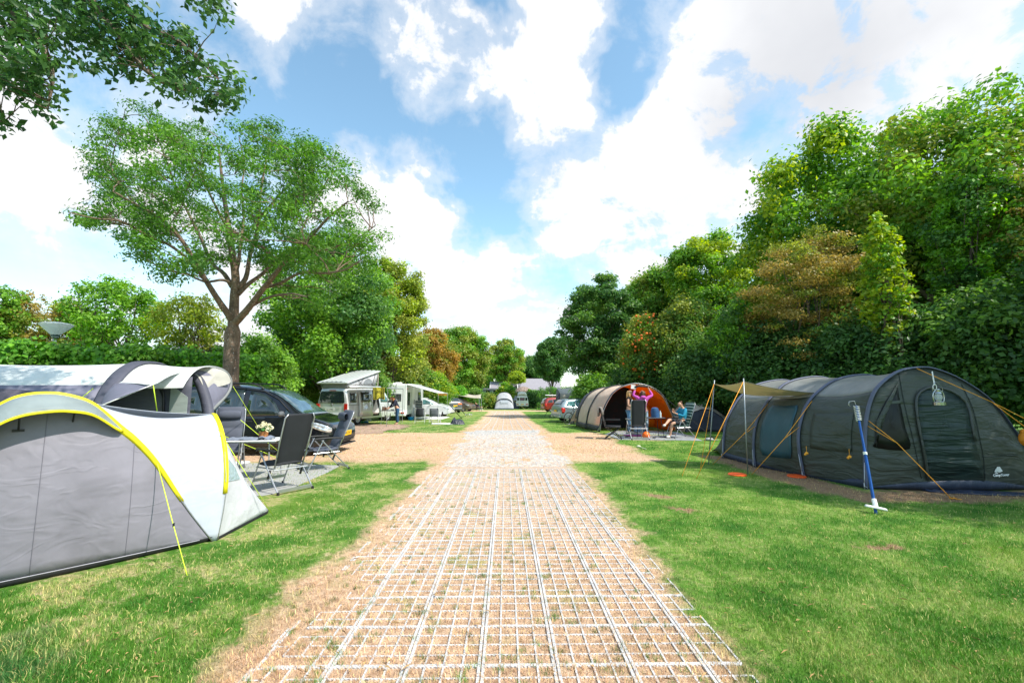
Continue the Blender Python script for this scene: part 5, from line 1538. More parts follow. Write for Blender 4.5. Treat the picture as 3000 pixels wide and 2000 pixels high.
# ---- 4. the silver camper with its roof up
def camper_van():
    p0 = G(970, 1243); 
    loc = Vector((p0.x, p0.y, 0)); rz = math.atan2(3.1, 2.2)              # x axis: from tail to nose, away to the right
    a = G(960, 1240)
    loc = W(972, 1200, 23.4); loc.z = gz(23.4); rz = R(74)
    root = thing('camper_van', 'silver camper van with raised pop-up roof and open sliding door', 'camper van', loc, rz)
    PB = paint('silver_paint', (.66, .69, .70), .35, .30)
    # local x forward, y left; tail at x = 0
    st = [(0, .42, 1.02, 1.06, .88, .80), (.03, .40, 1.10, 1.75, .92, .74), (.10, .34, 1.12, 1.90, .94, .76), (.30, .28, 1.12, 1.95, .95, .79), (2.0, .26, 1.12, 1.97, .95, .80), (3.3, .26, 1.12, 1.95, .95, .79),
          (3.6, .26, 1.10, 1.86, .95, .78), (4.0, .26, 1.08, 1.52, .95, .80), (4.3, .26, 1.06, 1.20, .94, .80), (4.45, .26, 1.02, 1.07, .93, .80), (4.75, .28, .88, .92, .88, .72), (4.86, .34, .72, .76, .80, .66)]
    c = Car(root, st, PB); c.body((.95, 3.95), .33)
    for sd in (1, -1):
        for x in (.95, 3.95): c.wheel(x, sd, .33, 5)
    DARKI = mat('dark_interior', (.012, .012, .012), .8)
    for sd in (1, -1):
        if sd == 1:
            c.poly('side_window', [(.28, 1.18), (.28, 1.72), (1.35, 1.74), (1.35, 1.18)], sd, CGLASS)
        c.poly('side_window', [(3.12, 1.14), (3.12, 1.72), (3.45, 1.72), (4.05, 1.20), (4.05, 1.14)], sd, CGLASST)
        c.mirror(3.95, 1.14, sd, TRIM)
        c.line('door_seam', [(3.02, 1.75), (3.02, .40)], sd, .006)
        c.line('body_line', [(.2, .50), (4.5, .50)], sd, .010, PB)
    # right side (towards the pitch): slid-back door panel standing proud, and the opening
    sd = -1
    c.poly('side_window', [(.25, 1.18), (.25, 1.70), (.80, 1.72), (.80, 1.18)], sd, CGLASS)
    dr = D.objects.new('sliding_door', None)
    dob = c.poly('sliding_door', [(.95, .42), (.95, 1.80), (2.22, 1.82), (2.22, .42)], sd, PB, .07, .03)
    c.poly('pane', [(1.08, 1.18), (1.08, 1.74), (2.10, 1.75), (2.10, 1.18)], sd, CGLASS, .094, .006, parent=dob)
    MB().box(c.side(2.08, 1.02, sd, .10), (.16, .03, .03)).build('handle', METAL, dob)
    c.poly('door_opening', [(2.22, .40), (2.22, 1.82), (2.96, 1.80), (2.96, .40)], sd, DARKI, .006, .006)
    MB().box(c.side(2.45, 1.38, sd, .0), (.25, .02, .16)).build('orange_cushion', mat('orange_cloth', (.80, .16, .02), .8), root)
    MB().tube([c.side(.1, 1.06, sd, .01), c.side(2.2, 1.06, sd, .01)], .010, 4).build('door_rail', TRIM, root)
    # tail: big window, lamps, handle strip, plate, brake lamp
    def tail(name, yz, m, off=.02, th=.012):
        P = []
        for y, z in yz:
            x = -.004 - off * .6 + max(0, z - 1.70) * .25
            P.append(Vector((x, y, z)))
        return MB().add(P, [tuple(range(len(P)))]).build(name, m, root, solid=th)
    def rr_(y0, y1, z0, z1, r=.08, top=.06):
        out = []
        for (cy, cz, a0) in ((y0 + r, z0 + r, 180), (y1 - r, z0 + r, 270), (y1 - r - top, z1 - r, 0), (y0 + r + top, z1 - r, 90)):
            for k in range(5):
                an = R(a0 + k * 22.5); out.append((cy + r * math.cos(an), cz + r * math.sin(an)))
        return out
    tail('rear_window', rr_(-.76, .76, 1.16, 1.76), CGLASS, .03)
    tail('tailgate_strip', rr_(-.50, .50, .90, 1.00, .02, 0), PB, .035)
    for sd_ in (1, -1):
        tail('tail_light', rr_(sd_ * .84 - .09, sd_ * .84 + .09, .78, 1.14, .03, 0), REDL, .03, .03)
    tail('brake_light', rr_(-.20, .20, 1.80, 1.835, .01, 0), REDL, .03)
    MB().box((-.03, 0, .52), (.14, 1.80, .22), taper=.95).build('bumper', PB, root, bevel=.03)
    plate(root, (-.055, .08, .84), R(-90), .55, .12, PLATEW, 'LU 116582', blue=False)
    MB().lathe([(.07, 0), (.075, .012), (.06, .02)], (-.045, .0, 1.075), 16, 'X').build('badge', METAL, root)
    # raised roof: ribbed shell hinged at the tail... front edge high
    sh = MB(); M_ = PB
    z0, z1 = 2.20, 2.92; xa, xb = -.06, 2.95
    n = 26; rows = []
    for i in range(n + 1):
        y = -.90 + 1.80 * i / n
        e = abs(y) / .90
        dz = .05 * (1 - e ** 4) + (.022 if (i % 4 in (1, 2)) and 1 < i < n - 1 else 0)
        rows.append([Vector((xa + (xb - xa) * t, y, z0 + (z1 - z0) * t + dz - (.06 if t in (0,) else 0) * 0)) for t in (0, .04, .3, .6, .96, 1)])
    sh.grid(rows)
    rows2 = [[p + Vector((0, 0, -.09)) for p in r] for r in rows]
    sh2 = MB().grid(rows)
    o = sh.build('roof_shell', mat('roof_silver', (.62, .65, .67), .35, .3, var=.04, coat=.4), root, False, solid=.03)
    ed = [Vector((xa, -.91, z0)), Vector((xb, -.91, z1)), Vector((xb, .91, z1)), Vector((xa, .91, z0)), Vector((xa, -.91, z0))]
    MB().tube(ed, .04, 6).build('shell_edge', PB, root)
    # canvas between van roof and shell
    def quad(a, b_, c2, d_): return [[a * (1 - t) + b_ * t for t in [j / 6 for j in range(7)]], [d_ * (1 - t) + c2 * t for t in [j / 6 for j in range(7)]]]
    cn = fabric('grey_canvas', (.30, .33, .36), .15, .8, .3); cw = fabric('light_canvas', (.66, .67, .70), .3, .8, .4)
    B0, B1, B2, B3 = Vector((.12, -.78, 1.93)), Vector((2.75, -.78, 1.93)), Vector((2.75, .78, 1.93)), Vector((.12, .78, 1.93))
    T0, T1, T2, T3 = Vector((.10, -.84, z0 + .02)), Vector((2.85, -.84, z1 - .08)), Vector((2.85, .84, z1 - .08)), Vector((.10, .84, z0 + .02))
    sheet('canvas', quad(B0, B3, T3, T0), cn, root)
    sheet('canvas', quad(B0, B1, T1, T0), cw, root)
    sheet('canvas', quad(B3, B2, T2, T3), cw, root)
    sheet('canvas', quad(B1, B2, T2, T1), cw, root)
    wp = []
    for k in range(9):
        an = math.pi * k / 8; wp.append(Vector((1.95 - .42 * math.cos(an), -.835 + .005, 2.18 + .30 * math.sin(an) * (1 + .0))))
    MB().add(wp, [tuple(range(9))]).build('canvas_window', mat('grey_gauze', (.22, .24, .26), .7), root, solid=.006)
    for a_, b_ in (((.9, -.86, 1.98), (1.5, -.86, 2.5)), ((1.5, -.86, 1.98), (.95, -.86, 2.38)), ((2.25, -.86, 1.98), (2.6, -.86, 2.78)), ((2.6, -.86, 1.98), (2.2, -.86, 2.2))):
        MB().tube([a_, b_], .012, 5).build('roof_strut', TRIM, root)
    MB().tube([(2.95, -.80, 1.9), (2.93, -.82, 2.98)], .03, 6).build('front_strut', mat('strut_tan', (.45, .40, .34), .6), root)
    # roll-out awning along the right side: cassette, sheet, front rail, legs
    cs = MB().tube([Vector((.0, -1.0, 2.0)), Vector((2.9, -1.0, 2.0))], .055, 8).build('awning_case', PB, root, 'all')
    M2 = Matrix.Rotation(rz, 4, 'Z'); inv = (Matrix.Translation(loc) @ M2).inverted()
    def LL(px, py, Y): return inv @ W(px, py, Y)
    f0, f1 = LL(1136, 1136, 22.2), LL(1181, 1139, 25.6)
    rows = [[Vector((.05, -1.04, 1.99)) * (1 - t) + (f0 + Vector((0, 0, .02))) * t, Vector((2.8, -1.04, 1.99)) * (1 - t) + (f1 + Vector((0, 0, .02))) * t] for t in [j / 6 for j in range(7)]]
    sheet('awning_sheet', rows, fabric('awning_taupe', (.36, .33, .31), .2, .7, .2), root)
    MB().tube([f0, f1], .035, 6).build('front_rail', METAL, root)
    MB().tube([f0, Vector((f0.x, f0.y, -.05))], .018, 6).build('awning_leg', METAL, root)
    MB().tube([f1, Vector((f1.x, f1.y, 0))], .018, 6).build('awning_leg', METAL, root)
    return root, c
camper_van()

# ---- 5. white motorhome
def motorhome():
    loc = W(1092, 1200, 27.0); loc.z = 0; rz = R(78)
    p = W(1168, 1200, 26.2)
    right = Vector((p.x, p.y, 0))                                          # rear corner on the pitch side
    # local: x forward (away), y left; tail at x = 0, half width 1.12
    rz = R(87); fw = Vector((math.cos(rz), math.sin(rz), 0)); lf = Vector((-fw.y, fw.x, 0))
    loc = W(1190, 1200, 30.5); loc.z = gz(30.5); loc = loc + lf * 1.12
    root = thing('motorhome', 'white motorhome with rear ladder, bicycle rack and rolled out awning', 'motorhome', loc, rz)
    root.scale = (1, 1, .96)
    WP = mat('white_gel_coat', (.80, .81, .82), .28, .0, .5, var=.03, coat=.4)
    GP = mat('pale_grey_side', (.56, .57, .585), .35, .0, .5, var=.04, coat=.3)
    # section across: rounded box, extruded forward
    sec = [(-1.12, .42), (-1.12, 2.35), (-1.09, 2.50), (-1.00, 2.58), (0, 2.63), (1.00, 2.58), (1.09, 2.50), (1.12, 2.35), (1.12, .42)]
    L = 5.2
    rows = []
    for x, f in ((0, .93), (.03, .975), (.10, 1.0), (L - .8, 1.0), (L, .9)):
        rows.append([Vector((x, y * (1 if f == 1 else f), .42 + (z - .42) * (f if z > 1 else 1))) for y, z in sec])
    mb = MB().grid(rows, close=True); n = len(sec)
    mb.f.append(tuple(range(n - 1, -1, -1))); mb.mi.append(0); mb.f.append(tuple(range(4 * n, 5 * n))); mb.mi.append(0)
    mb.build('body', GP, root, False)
    MB().box((-.02, 0, 1.55), (.03, 2.06, 1.95)).build('rear_wall', WP, root, bevel=.012)
    MB().box((.04, 0, 2.42), (.16, 2.10, .26), taper=.92).build('rear_cap', WP, root, bevel=.05)
    MB().box((-.05, 0, .50), (.28, 2.24, .34), taper=.96).build('bumper', WP, root, bevel=.05)
    MB().box((-.195, 0, .55), (.02, 1.5, .08)).build('bumper_strip', mat('grey_strip', (.25, .26, .27), .5), root)
    for sd in (1, -1):
        MB().box((-.02, sd * 1.06, 1.5), (.05, .10, 2.1)).build('corner_trim', WP, root, bevel=.02)
        MB().box((-.205, sd * .92, .56), (.02, .22, .10)).build('tail_light', REDL, root, bevel=.006)
    PV = mat('smoked_pane', (.03, .035, .04), .06, .0, .9, var=.3, coat=.6)
    MB().box((-.045, .05, 1.62), (.02, 1.65, .52)).build('rear_window', PV, root, bevel=.008)
    plate(root, (-.21, .05, .78), R(-90), .52, .12, PLATEY, '29-HPL', blue=False)
    text_mesh('siments', .17, Matrix.Translation((-.046, .28, 2.10)) @ Matrix.Rotation(R(-90), 4, 'Z') @ Matrix.Rotation(R(90), 4, 'X'), mat('red_print', (.55, .06, .04), .5), root)
    MB().box((-.05, .78, 2.05), (.015, .14, .40)).build('red_flash', mat('red_print', (0, 0, 0)), root)
    # ladder
    for y in (-.08, -.42):
        MB().tube([(-.12, y, .95), (-.12, y, 2.35), (-.05, y, 2.55), (.15, y, 2.66)], .018, 6).build('ladder_rail', METAL, root)
    for k in range(6): MB().tube([(-.12, -.08, 1.05 + k * .24), (-.12, -.42, 1.05 + k * .24)], .013, 5).build('ladder_rung', METAL, root)
    # bicycle rack
    rk = MB()
    for z in (1.05, 1.15): rk.tube([(-.35, -.75, z), (-.35, .85, z)], .022, 5)
    for y in (-.55, .75):
        rk.tube([(-.05, y, .85), (-.40, y, .95), (-.38, y, 1.55)], .018, 5)
    rk.tube([(-.22, -.60, 1.42), (-.22, .60, 1.42)], .018, 5)
    rk.build('bicycle_rack', mat('rack_grey', (.22, .23, .24), .4, .5), root, 'all')
    # side towards the pitch: two windows, door, step
    y = -1.12
    for x0, x1 in ((.22, .78), (3.1, 3.9)):
        o = MB().box(((x0 + x1) / 2, y - .015, 1.53), (x1 - x0, .04, .95)).build('side_window', PV, root, bevel=.02)
    o = MB().box((1.75, y - .006, 1.45), (.62, .015, 1.8)).build('door', WP, root, bevel=.004)
    MB().box((1.98, y - .03, 1.25), (.05, .03, .35)).build('door_handle', TRIM, root)
    MB().box((.5, y - .02, 2.22), (.10, .03, .05)).build('lamp', mat('grey_strip', (0, 0, 0)), root)
    MB().box((.08, y - .012, 2.22), (.07, .02, .10)).build('marker_light', REDL, root)
    MB().box((2.0, -1.10, .60), (4.0, .05, .28)).build('skirt', WP, root, bevel=.01)
    MB().box((2.2, .1, 2.69), (.45, .45, .10), taper=.8).build('roof_vent', WP, root, bevel=.01)
    MB().box((1.2, .4, 2.66), (.60, .60, .06), taper=.8).build('roof_hatch', WP, root, bevel=.01)
    c = type('o', (), {})
    for x in (1.1, 4.3):
        for sd in (1, -1):
            MB().lathe([(.22, -.1), (.32, -.1), (.34, -.06), (.34, .06), (.32, .1), (.2, .1), (.15, .06)], (x, sd * 1.0, .34), 24, 'Y').build('wheel', RUBBER, root, True)
    MB().box((2.4, 0, .34), (4.6, 1.6, .16)).build('chassis', TRIM, root)
    # awning: long sloping sheet with front bar and two thin poles
    inv = (Matrix.Translation(loc) @ Matrix.Rotation(rz, 4, 'Z')).inverted()
    def LL(px, py, Y): return inv @ W(px, py, Y)
    a0, a1 = Vector((.05, -1.16, 2.52)), Vector((3.9, -1.16, 2.52))
    b0, b1 = LL(1284, 1146, 29.8), LL(1311, 1149, 34.4)
    rows = [[a0 * (1 - t) + b0 * t, (a0 + a1) / 2 * (1 - t) + (b0 + b1) / 2 * t - Vector((0, 0, .03)), a1 * (1 - t) + b1 * t] for t in [j / 8 for j in range(9)]]
    sheet('awning_sheet', rows, fabric('awning_white', (.78, .79, .80), .3, .5, .2), root)
    MB().tube([a0, a1], .06, 8).build('awning_case', WP, root, 'all')
    MB().tube([b0 + Vector((0, 0, -.02)), b1], .05, 6).build('front_rail', WP, root, 'all')
    MB().tube([a0 + Vector((0, 0, -.02)), b0 + Vector((0, 0, -.03))], .03, 6).build('awning_arm', WP, root, 'all')
    for b_ in (b0, b1): MB().tube([b_, (b_.x, b_.y, -.1)], .016, 6).build('awning_leg', METAL, root)
    bn = MB()
    for k in range(7):
        t = k / 7; p = b0 * (1 - t) + b1 * t - Vector((0, 0, .05)); q2 = b0 * (1 - t - .08) + b1 * (t + .08) - Vector((0, 0, .05))
        bn.add([p, q2, (p + q2) / 2 - Vector((0, 0, .18))], [(0, 1, 2)])
    bn.build('bunting', mat('bunting_orange', (.75, .20, .03), .8), root, solid=.004)
motorhome()

# ---- generic hatchback / estate profiles
def hatch(name, label, cat, loc, rz, col, L=4.4, H=1.5, estate=False, glass=None, wheels=5, prof=None, rimm=None, rails=False):
    root = thing(name, label, cat, loc, rz)
    k = L / 4.4
    z = H / 1.5
    if estate:
        st = [(0, .45, .80, .84, .80, .72), (.05, .34, .95, 1.02, .85, .68), (.22, .26, .98, 1.28, .87, .62), (.45, .22, .97, 1.42, .88, .61), (1.3, .20, .95, 1.48, .88, .62), (2.2, .20, .94, 1.47, .88, .61),
              (2.7, .20, .93, 1.36, .88, .61), (3.15, .20, .93, 1.10, .88, .66), (3.38, .20, .92, .98, .87, .74), (3.9, .21, .84, .88, .85, .74), (4.25, .24, .70, .74, .78, .66), (4.4, .34, .55, .60, .66, .56)]
    else:
        st = [(0, .45, .80, .84, .78, .70), (.05, .34, .95, 1.05, .84, .66), (.25, .24, .98, 1.30, .87, .60), (.6, .20, .97, 1.43, .88, .60), (1.3, .20, .96, 1.50, .88, .60), (2.0, .20, .95, 1.49, .88, .60),
              (2.6, .20, .94, 1.38, .88, .60), (3.2, .20, .93, 1.12, .88, .66), (3.5, .20, .92, .98, .87, .74), (3.95, .21, .84, .87, .85, .74), (4.25, .24, .70, .74, .78, .66), (4.4, .34, .55, .60, .66, .56)]
    st = prof or st
    st = [(a * k, b_ * z, c_ * z, d_ * z, w, wt) for a, b_, c_, d_, w, wt in st]
    pm_ = col
    c = Car(root, st, pm_, 52); wr = .315
    wx = (.80 * k, 3.50 * k)
    c.body(wx, wr)
    gl = glass or CGLASS
    for sd in (1, -1):
        for x in wx: c.wheel(x, sd, wr, wheels, rimm)
        zz = lambda a: a * z; X = lambda a: a * k
        c.poly('side_window', [(X(1.92), zz(1.0)), (X(1.92), zz(1.38)), (X(2.3), zz(1.36)), (X(2.68), zz(1.20)), (X(3.02), zz(1.0))], sd, gl)
        c.poly('side_window', [(X(1.02), zz(1.01)), (X(1.02), zz(1.39)), (X(1.84), zz(1.39)), (X(1.84), zz(1.0))], sd, gl)
        c.poly('side_window', [(X(.34), zz(1.04)), (X(.52), zz(1.32)), (X(.94), zz(1.37)), (X(.94), zz(1.02))], sd, gl)
        c.line('door_seam', [(X(1.88), zz(.96)), (X(1.88), zz(.32))], sd, .004); c.line('door_seam', [(X(2.98), zz(.95)), (X(2.95), zz(.32))], sd, .004); c.line('door_seam', [(X(1.0), zz(.97)), (X(1.12), zz(.6))], sd, .004)
        MB().box(c.side(X(1.98), zz(.84), sd, .01), (.16, .025, .03)).build('door_handle', pm_, root, bevel=.006)
        MB().box(c.side(X(1.10), zz(.86), sd, .01), (.16, .025, .03)).build('door_handle', pm_, root, bevel=.006)
        c.mirror(X(2.80), zz(1.0), sd, pm_)
        c.panel('headlight', [(X(4.28), zz(.66)), (X(4.05), zz(.76)), (X(3.78), zz(.80)), (X(3.95), zz(.68)), (X(4.2), zz(.58))], sd, CLRL, .010, .01, 10)
        c.panel('tail_light', [(X(.04), zz(.62)), (X(.03), zz(.92)), (X(.16), zz(.95)), (X(.26), zz(.86)), (X(.20), zz(.64))], sd, REDL, .012, .01, 10)
        if rails or estate:
            MB().tube(crv([c.pt(X(a), ('r', .93), sd) + Vector((0, 0, h)) for a, h in ((.55, 0), (.7, .05), (1.5, .06), (2.2, .05), (2.35, 0))], 16), .016, 5).build('roof_rail', TRIM, root, 'all')
    c.top('windscreen', X(3.42), X(2.42), .92, CGLASS)
    c.top('rear_window', X(.10), X(.40 if estate else .55), .90, CGLASS)
    MB().box((X(.02), 0, zz(.42)), (.16, 1.58, .20), taper=.95).build('bumper', pm_, root, bevel=.03)
    MB().box((X(4.33), 0, zz(.33)), (.14, 1.35, .14), taper=.95).build('grille', TRIM, root, bevel=.02)
    plate(root, (X(-.03) - .02, 0, zz(.74)), R(-90), .5, .11, PLATEY, '')
    return root, c

def place(px, py, Y=None):
    g = G(px, py) if Y is None else W(px, py, Y); g.z = gz(g.y); return g
WHITEP = paint('pearl_white_paint', (.62, .65, .66), .1, .28)
p = place(1322, 1215, 36.5)
hatch('hatchback', 'white hatchback parked nose right beyond the motorhome', 'car', (p.x - 4.3, p.y + .6, p.z), R(-6), WHITEP, 4.45, 1.5, glass=CGLASST, wheels=9)
GREYP = paint('graphite_paint', (.11, .12, .125), .3, .3)
p = place(1318, 1200, 47)
r_, c_ = hatch('estate_car', 'dark grey estate car carrying a blue roof box', 'car', (p.x + .6, p.y - .6, p.z), R(120), GREYP, 4.5, 1.55, estate=True)
for sd in (1,): pass
MB().box((.06, -.55, .93), (.12, .45, .16), taper=.9).build('orange_lamp', ORL, r_, bevel=.02)
rb = thing('roof_box', 'blue plastic roof box on the dark grey estate car', 'roof box', (p.x + .6 - 1.05, p.y - .6 + 1.8, p.z + 1.70), R(120))
MB().grid([[Vector((x, y * w, z * h)) for y, z in ((-.42, 0), (-.40, .22), (-.28, .32), (0, .36), (.28, .32), (.40, .22), (.42, 0))] for x, w, h in ((-1.05, .55, .4), (-.9, .85, .85), (-.5, 1, 1), (.5, 1, 1), (.95, .8, .6), (1.1, .5, .2))]).build('lid', paint('box_blue', (.035, .075, .14), .1, .3), rb, 'all', solid=.01)
MB().box((0, 0, -.02), (2.0, .78, .05)).build('base', TRIM, rb, bevel=.02)
MB().box((.5, 0, -.07), (.05, 1.15, .05)).box((-.5, 0, -.07), (.05, 1.15, .05)).build('crossbar', METAL, rb)
BROWNP = paint('taupe_paint', (.20, .165, .145), .5, .3)
p = place(1384, 1198, 54)
hatch('hatchback', 'brown grey hatchback parked nose right beside the roof box car', 'car', (p.x - 3.9, p.y + 1.4, p.z), R(-24), BROWNP, 4.4, 1.62, wheels=5)
# ---- old white camper van with a high roof, seen from behind
def old_camper():
    a, b_ = G(1513, 1196), G(1547, 1196)
    loc = W(1530, 1196, 65); loc.z = gz(65); wv = (b_.x - a.x) / 2 + .06; wv = .92
    root = thing('old_camper_van', 'old white camper van with a high cream roof parked tail on at the far end', 'camper van', loc, R(90))
    WP = mat('cream_white_paint', (.74, .73, .68), .4, .0, .4, var=.06)
    st = [(0, .45, 1.10, 1.14, .84, .78), (.06, .40, 1.15, 1.80, .90, .70), (.3, .32, 1.15, 1.92, .92, .72), (3.9, .32, 1.15, 1.92, .92, .72), (4.2, .34, 1.12, 1.70, .90, .72), (4.45, .36, 1.10, 1.18, .88, .76), (4.55, .45, .95, 1.0, .8, .7)]
    c = Car(root, st, WP, 30); c.body((.95, 3.5), .33)
    for sd in (1, -1):
        for x in (.95, 3.5): c.wheel(x, sd, .33, 8)
        for x0 in (.3, 1.5, 2.8): c.poly('side_window', [(x0, 1.22), (x0, 1.68), (x0 + 1.0, 1.68), (x0 + 1.0, 1.22)], sd, CGLASS)
    rows = [[Vector((x, y * w, 1.92 + z * h)) for y, z in ((-.70, 0), (-.62, .30), (-.42, .52), (0, .58), (.42, .52), (.62, .30), (.70, 0))] for x, w, h in ((.08, .92, .1), (.16, .95, .8), (.5, 1, 1), (3.0, 1, 1), (3.9, .9, .4), (4.2, .8, .05))]
    MB().grid(rows).build('high_roof', mat('cream_roof', (.72, .70, .60), .4, var=.05), root, 'all', solid=.02)
    def box(name, y, z, wy, hz, m, d=.03, x=-.02): return MB().box((x, y, z), (d, wy, hz)).build(name, m, root, bevel=.006)
    box('rear_window', 0, 1.42, .72, .44, CGLASS, x=.02); box('curtain', 0, 1.42, .60, .36, mat('patchwork', (.20, .10, .12), .8, var=.8, vscale=9), x=-.002)
    box('rear_window', .60, 1.42, .30, .44, CGLASS, x=.02); box('rear_window', -.60, 1.42, .30, .44, CGLASS, x=.02)
    for s_ in (1, -1):
        box('tail_light', s_ * .66, .66, .30, .12, REDL, x=-.03); box('air_vent', s_ * .60, 1.02, .10, .12, mat('beige_vent', (.45, .38, .28), .6), x=-.01)
    box('bumper', 0, .50, 1.7, .10, mat('cream_white_paint', (0, 0, 0)), .14, -.06)
    plate(root, (-.045, 0, .66), R(-90), .46, .12, PLATEY, '')
    box('vent_strip', 0, 1.04, .7, .05, mat('beige_vent', (0, 0, 0)), x=-.01)
    box('roof_strip', 0, 2.08, .9, .08, mat('beige_vent', (0, 0, 0)), x=.06)
    MB().box((.4, 0, .34), (.7, 1.3, .16)).build('engine_cover', TRIM, root)
old_camper()
# ---- red off-roader
REDP = paint('red_paint', (.28, .028, .022), .2, .28)
p = W(1604, 1200, 50)
suvp = [(0, .55, .95, 1.0, .84, .76), (.04, .42, 1.08, 1.15, .90, .72), (.20, .32, 1.12, 1.55, .93, .66), (.38, .28, 1.12, 1.70, .94, .66), (1.3, .28, 1.10, 1.76, .94, .67), (2.2, .28, 1.08, 1.74, .94, .66),
        (2.7, .28, 1.07, 1.60, .94, .66), (3.1, .28, 1.06, 1.30, .94, .72), (3.3, .28, 1.06, 1.12, .93, .80), (3.9, .30, 1.02, 1.05, .91, .80), (4.25, .34, .90, .94, .86, .74), (4.4, .45, .70, .74, .76, .64)]
suvp = [(a, b_ * .9, c_ * .9, d_ * .9, w, wt) for a, b_, c_, d_, w, wt in suvp]
r_, c_ = hatch('off_roader', 'red off-roader with a ski rack on its roof at the far right of the pitch', 'car', (W(1590, 1200, 50).x, 50.2, gz(50)), R(10), REDP, 4.5, 1.52, prof=suvp, wheels=5)
MB().tube([(1.0, -.7, 1.74), (1.0, .7, 1.74)], .02, 5).tube([(1.9, -.7, 1.74), (1.9, .7, 1.74)], .02, 5).tube([(.4, .25, 1.86), (2.4, .25, 1.82)], .05, 5).tube([(.4, -.1, 1.86), (2.4, -.1, 1.82)], .05, 5).build('roof_rack', mat('rack_silver', (.4, .42, .44), .4, .5), r_)
# ---- silver blue estate by the beige tent
SBP = paint('silver_blue_paint', (.32, .40, .43), .55, .28)
p = W(1628, 1232, 27.6)
r_, c_ = hatch('estate_car', 'silver blue estate car with bicycles leaning at its side', 'car', (p.x + .1, p.y + .75, gz(27.6)), R(16), SBP, 4.55, 1.47, estate=True, glass=CGLASST)
MB().tube([(-.02, 0, .35), (-.14, 0, .33), (-.20, 0, .40)], .02, 6).ball((-.20, 0, .42), .03, 8).build('tow_bar', TRIM, r_)
# ---- dark car behind the orange tent
hatch('estate_car', 'dark car whose grey roof shows between the orange tent and the small dome tent', 'car', (4.6, 23.6, gz(23.6)), R(-2), GREYP, 4.5, 1.46, estate=True)

# ------------------------------------------------------------ chalets and roofs beyond the hedges
def chalet(label, px0, px1, pytop, Y, h, wallc, roof='flat', ridge=None, name='chalet', depth=4.0, windows=()):
    a, b_ = W(px0, 1150, Y), W(px1, 1150, Y); w = b_.x - a.x; c = Vector(((a.x + b_.x) / 2, Y + depth / 2, gz(Y))); g_ = gz(Y); h -= g_; ridge = (ridge - g_) if ridge else None
    root = thing(name, label, 'building', c)
    wm = mat('wall_' + name + str(int(px0)), wallc, .7, var=.08, vscale=3)
    mb = MB()
    if roof == 'flat':
        mb.box((0, 0, h / 2), (w, depth, h)); mb.build('wall', wm, root)
        gr = MB()
        n = int(w / .25)
        for i in range(n): gr.box((-w / 2 + (i + .5) * w / n, -depth / 2 - .008, h * .45), (.22, .016, h * .9))
        gr.build('cladding', wm, root)
        MB().box((0, 0, h + .12), (w + .5, depth + .5, .30)).build('roof', mat('fascia_grey', (.20, .22, .25), .6), root, bevel=.02)
        MB().box((w / 2 + .12, -depth / 2, h / 2), (.22, .3, h)).build('corner_post', mat('post_taupe', (.33, .30, .28), .7), root)
        for x0, wd, z0, hh in windows:
            f = MB().box((-w / 2 + x0, -depth / 2 - .03, z0 + hh / 2), (wd + .14, .05, hh + .14)).build('window', mat('frame_dark', (.03, .035, .05), .5), root)
            MB().box((-w / 2 + x0, -depth / 2 - .06, z0 + hh / 2), (wd, .02, hh)).build('pane', mat('pale_pane', (.42, .50, .53), .15, var=.3), f)
    else:
        rz_ = ridge
        mb.box((0, 0, h / 2), (w, depth, h)); mb.build('wall', wm, root)
        rm = D.materials.get('roof_tiles')
        if not rm:
            rm = D.materials.new('roof_tiles'); rm.use_nodes = True; q = NT(rm.node_tree); b2_ = rm.node_tree.nodes['Principled BSDF']
            tc = q.n('ShaderNodeTexCoord').outputs['Object']
            wv = q.n('ShaderNodeTexWave', wave_type='BANDS', bands_direction='Z', ins={'Vector': tc, 'Scale': 1.6, 'Distortion': .3})
            cc_ = q.mix(q.noise(tc, 3, 4, .6), (.24, .22, .25), (.36, .34, .38)); cc_ = q.mix(q.m('MULTIPLY', wv.outputs[1], .35), cc_, (.17, .16, .18))
            q.link(cc_, b2_.inputs['Base Color']); b2_.inputs['Roughness'].default_value = .7
        o = .3
        V = [(-w / 2 - o, -depth / 2 - o, h), (w / 2 + o, -depth / 2 - o, h), (w / 2 + o, 0, rz_), (-w / 2 - o, 0, rz_), (-w / 2 - o, depth / 2 + o, h), (w / 2 + o, depth / 2 + o, h)]
        MB().add(V, [(0, 1, 2, 3), (3, 2, 5, 4), (0, 3, 4), (1, 5, 2)]).build('roof', rm, root, solid=.12)
        MB().box((-w / 2 - o - .03, -depth / 4 - o / 2, (h + rz_) / 2), (.08, math.hypot(depth / 2 + o, rz_ - h), .18), rx=math.atan2(rz_ - h, depth / 2 + o)).build('verge', mat('verge_white', (.72, .72, .70), .6), root)
    return root
def ztop(px, py, Y): return W(px, py, Y).z
chalet('dark flat roofed chalet with two narrow pale windows', 1345, 1452, 1140, 72, ztop(1400, 1137, 72) - .25, (.055, .045, .045), windows=[(4.0, .6, .8, 1.9), (5.25, .5, .8, 1.9)])
chalet('small grey tiled roof behind the dark chalet', 1440, 1472, 1118, 84, 1.6, (.30, .27, .25), 'gable', ztop(1450, 1119, 84) + .1, 'house', 6)
chalet('low grey tiled roof between the two round bushes', 1478, 1530, 1118, 86, 1.6, (.30, .27, .25), 'gable', ztop(1500, 1119, 86), 'house', 6)
chalet('large grey tiled roof behind the thatched hut', 1522, 1640, 1110, 82, 1.2, (.30, .27, .25), 'gable', ztop(1570, 1110, 82) + .15, 'house', 8)
chalet('grey roofed house glimpsed behind the motorhome', 1072, 1160, 1095, 42, 2.3, (.30, .32, .35), 'gable', ztop(1110, 1098, 42), 'house', 5)
p = W(1533, 1140, 75)
r_ = thing('thatched_hut', 'brown thatched mound roof above the old camper van', 'hut', (p.x, 75, gz(75)))
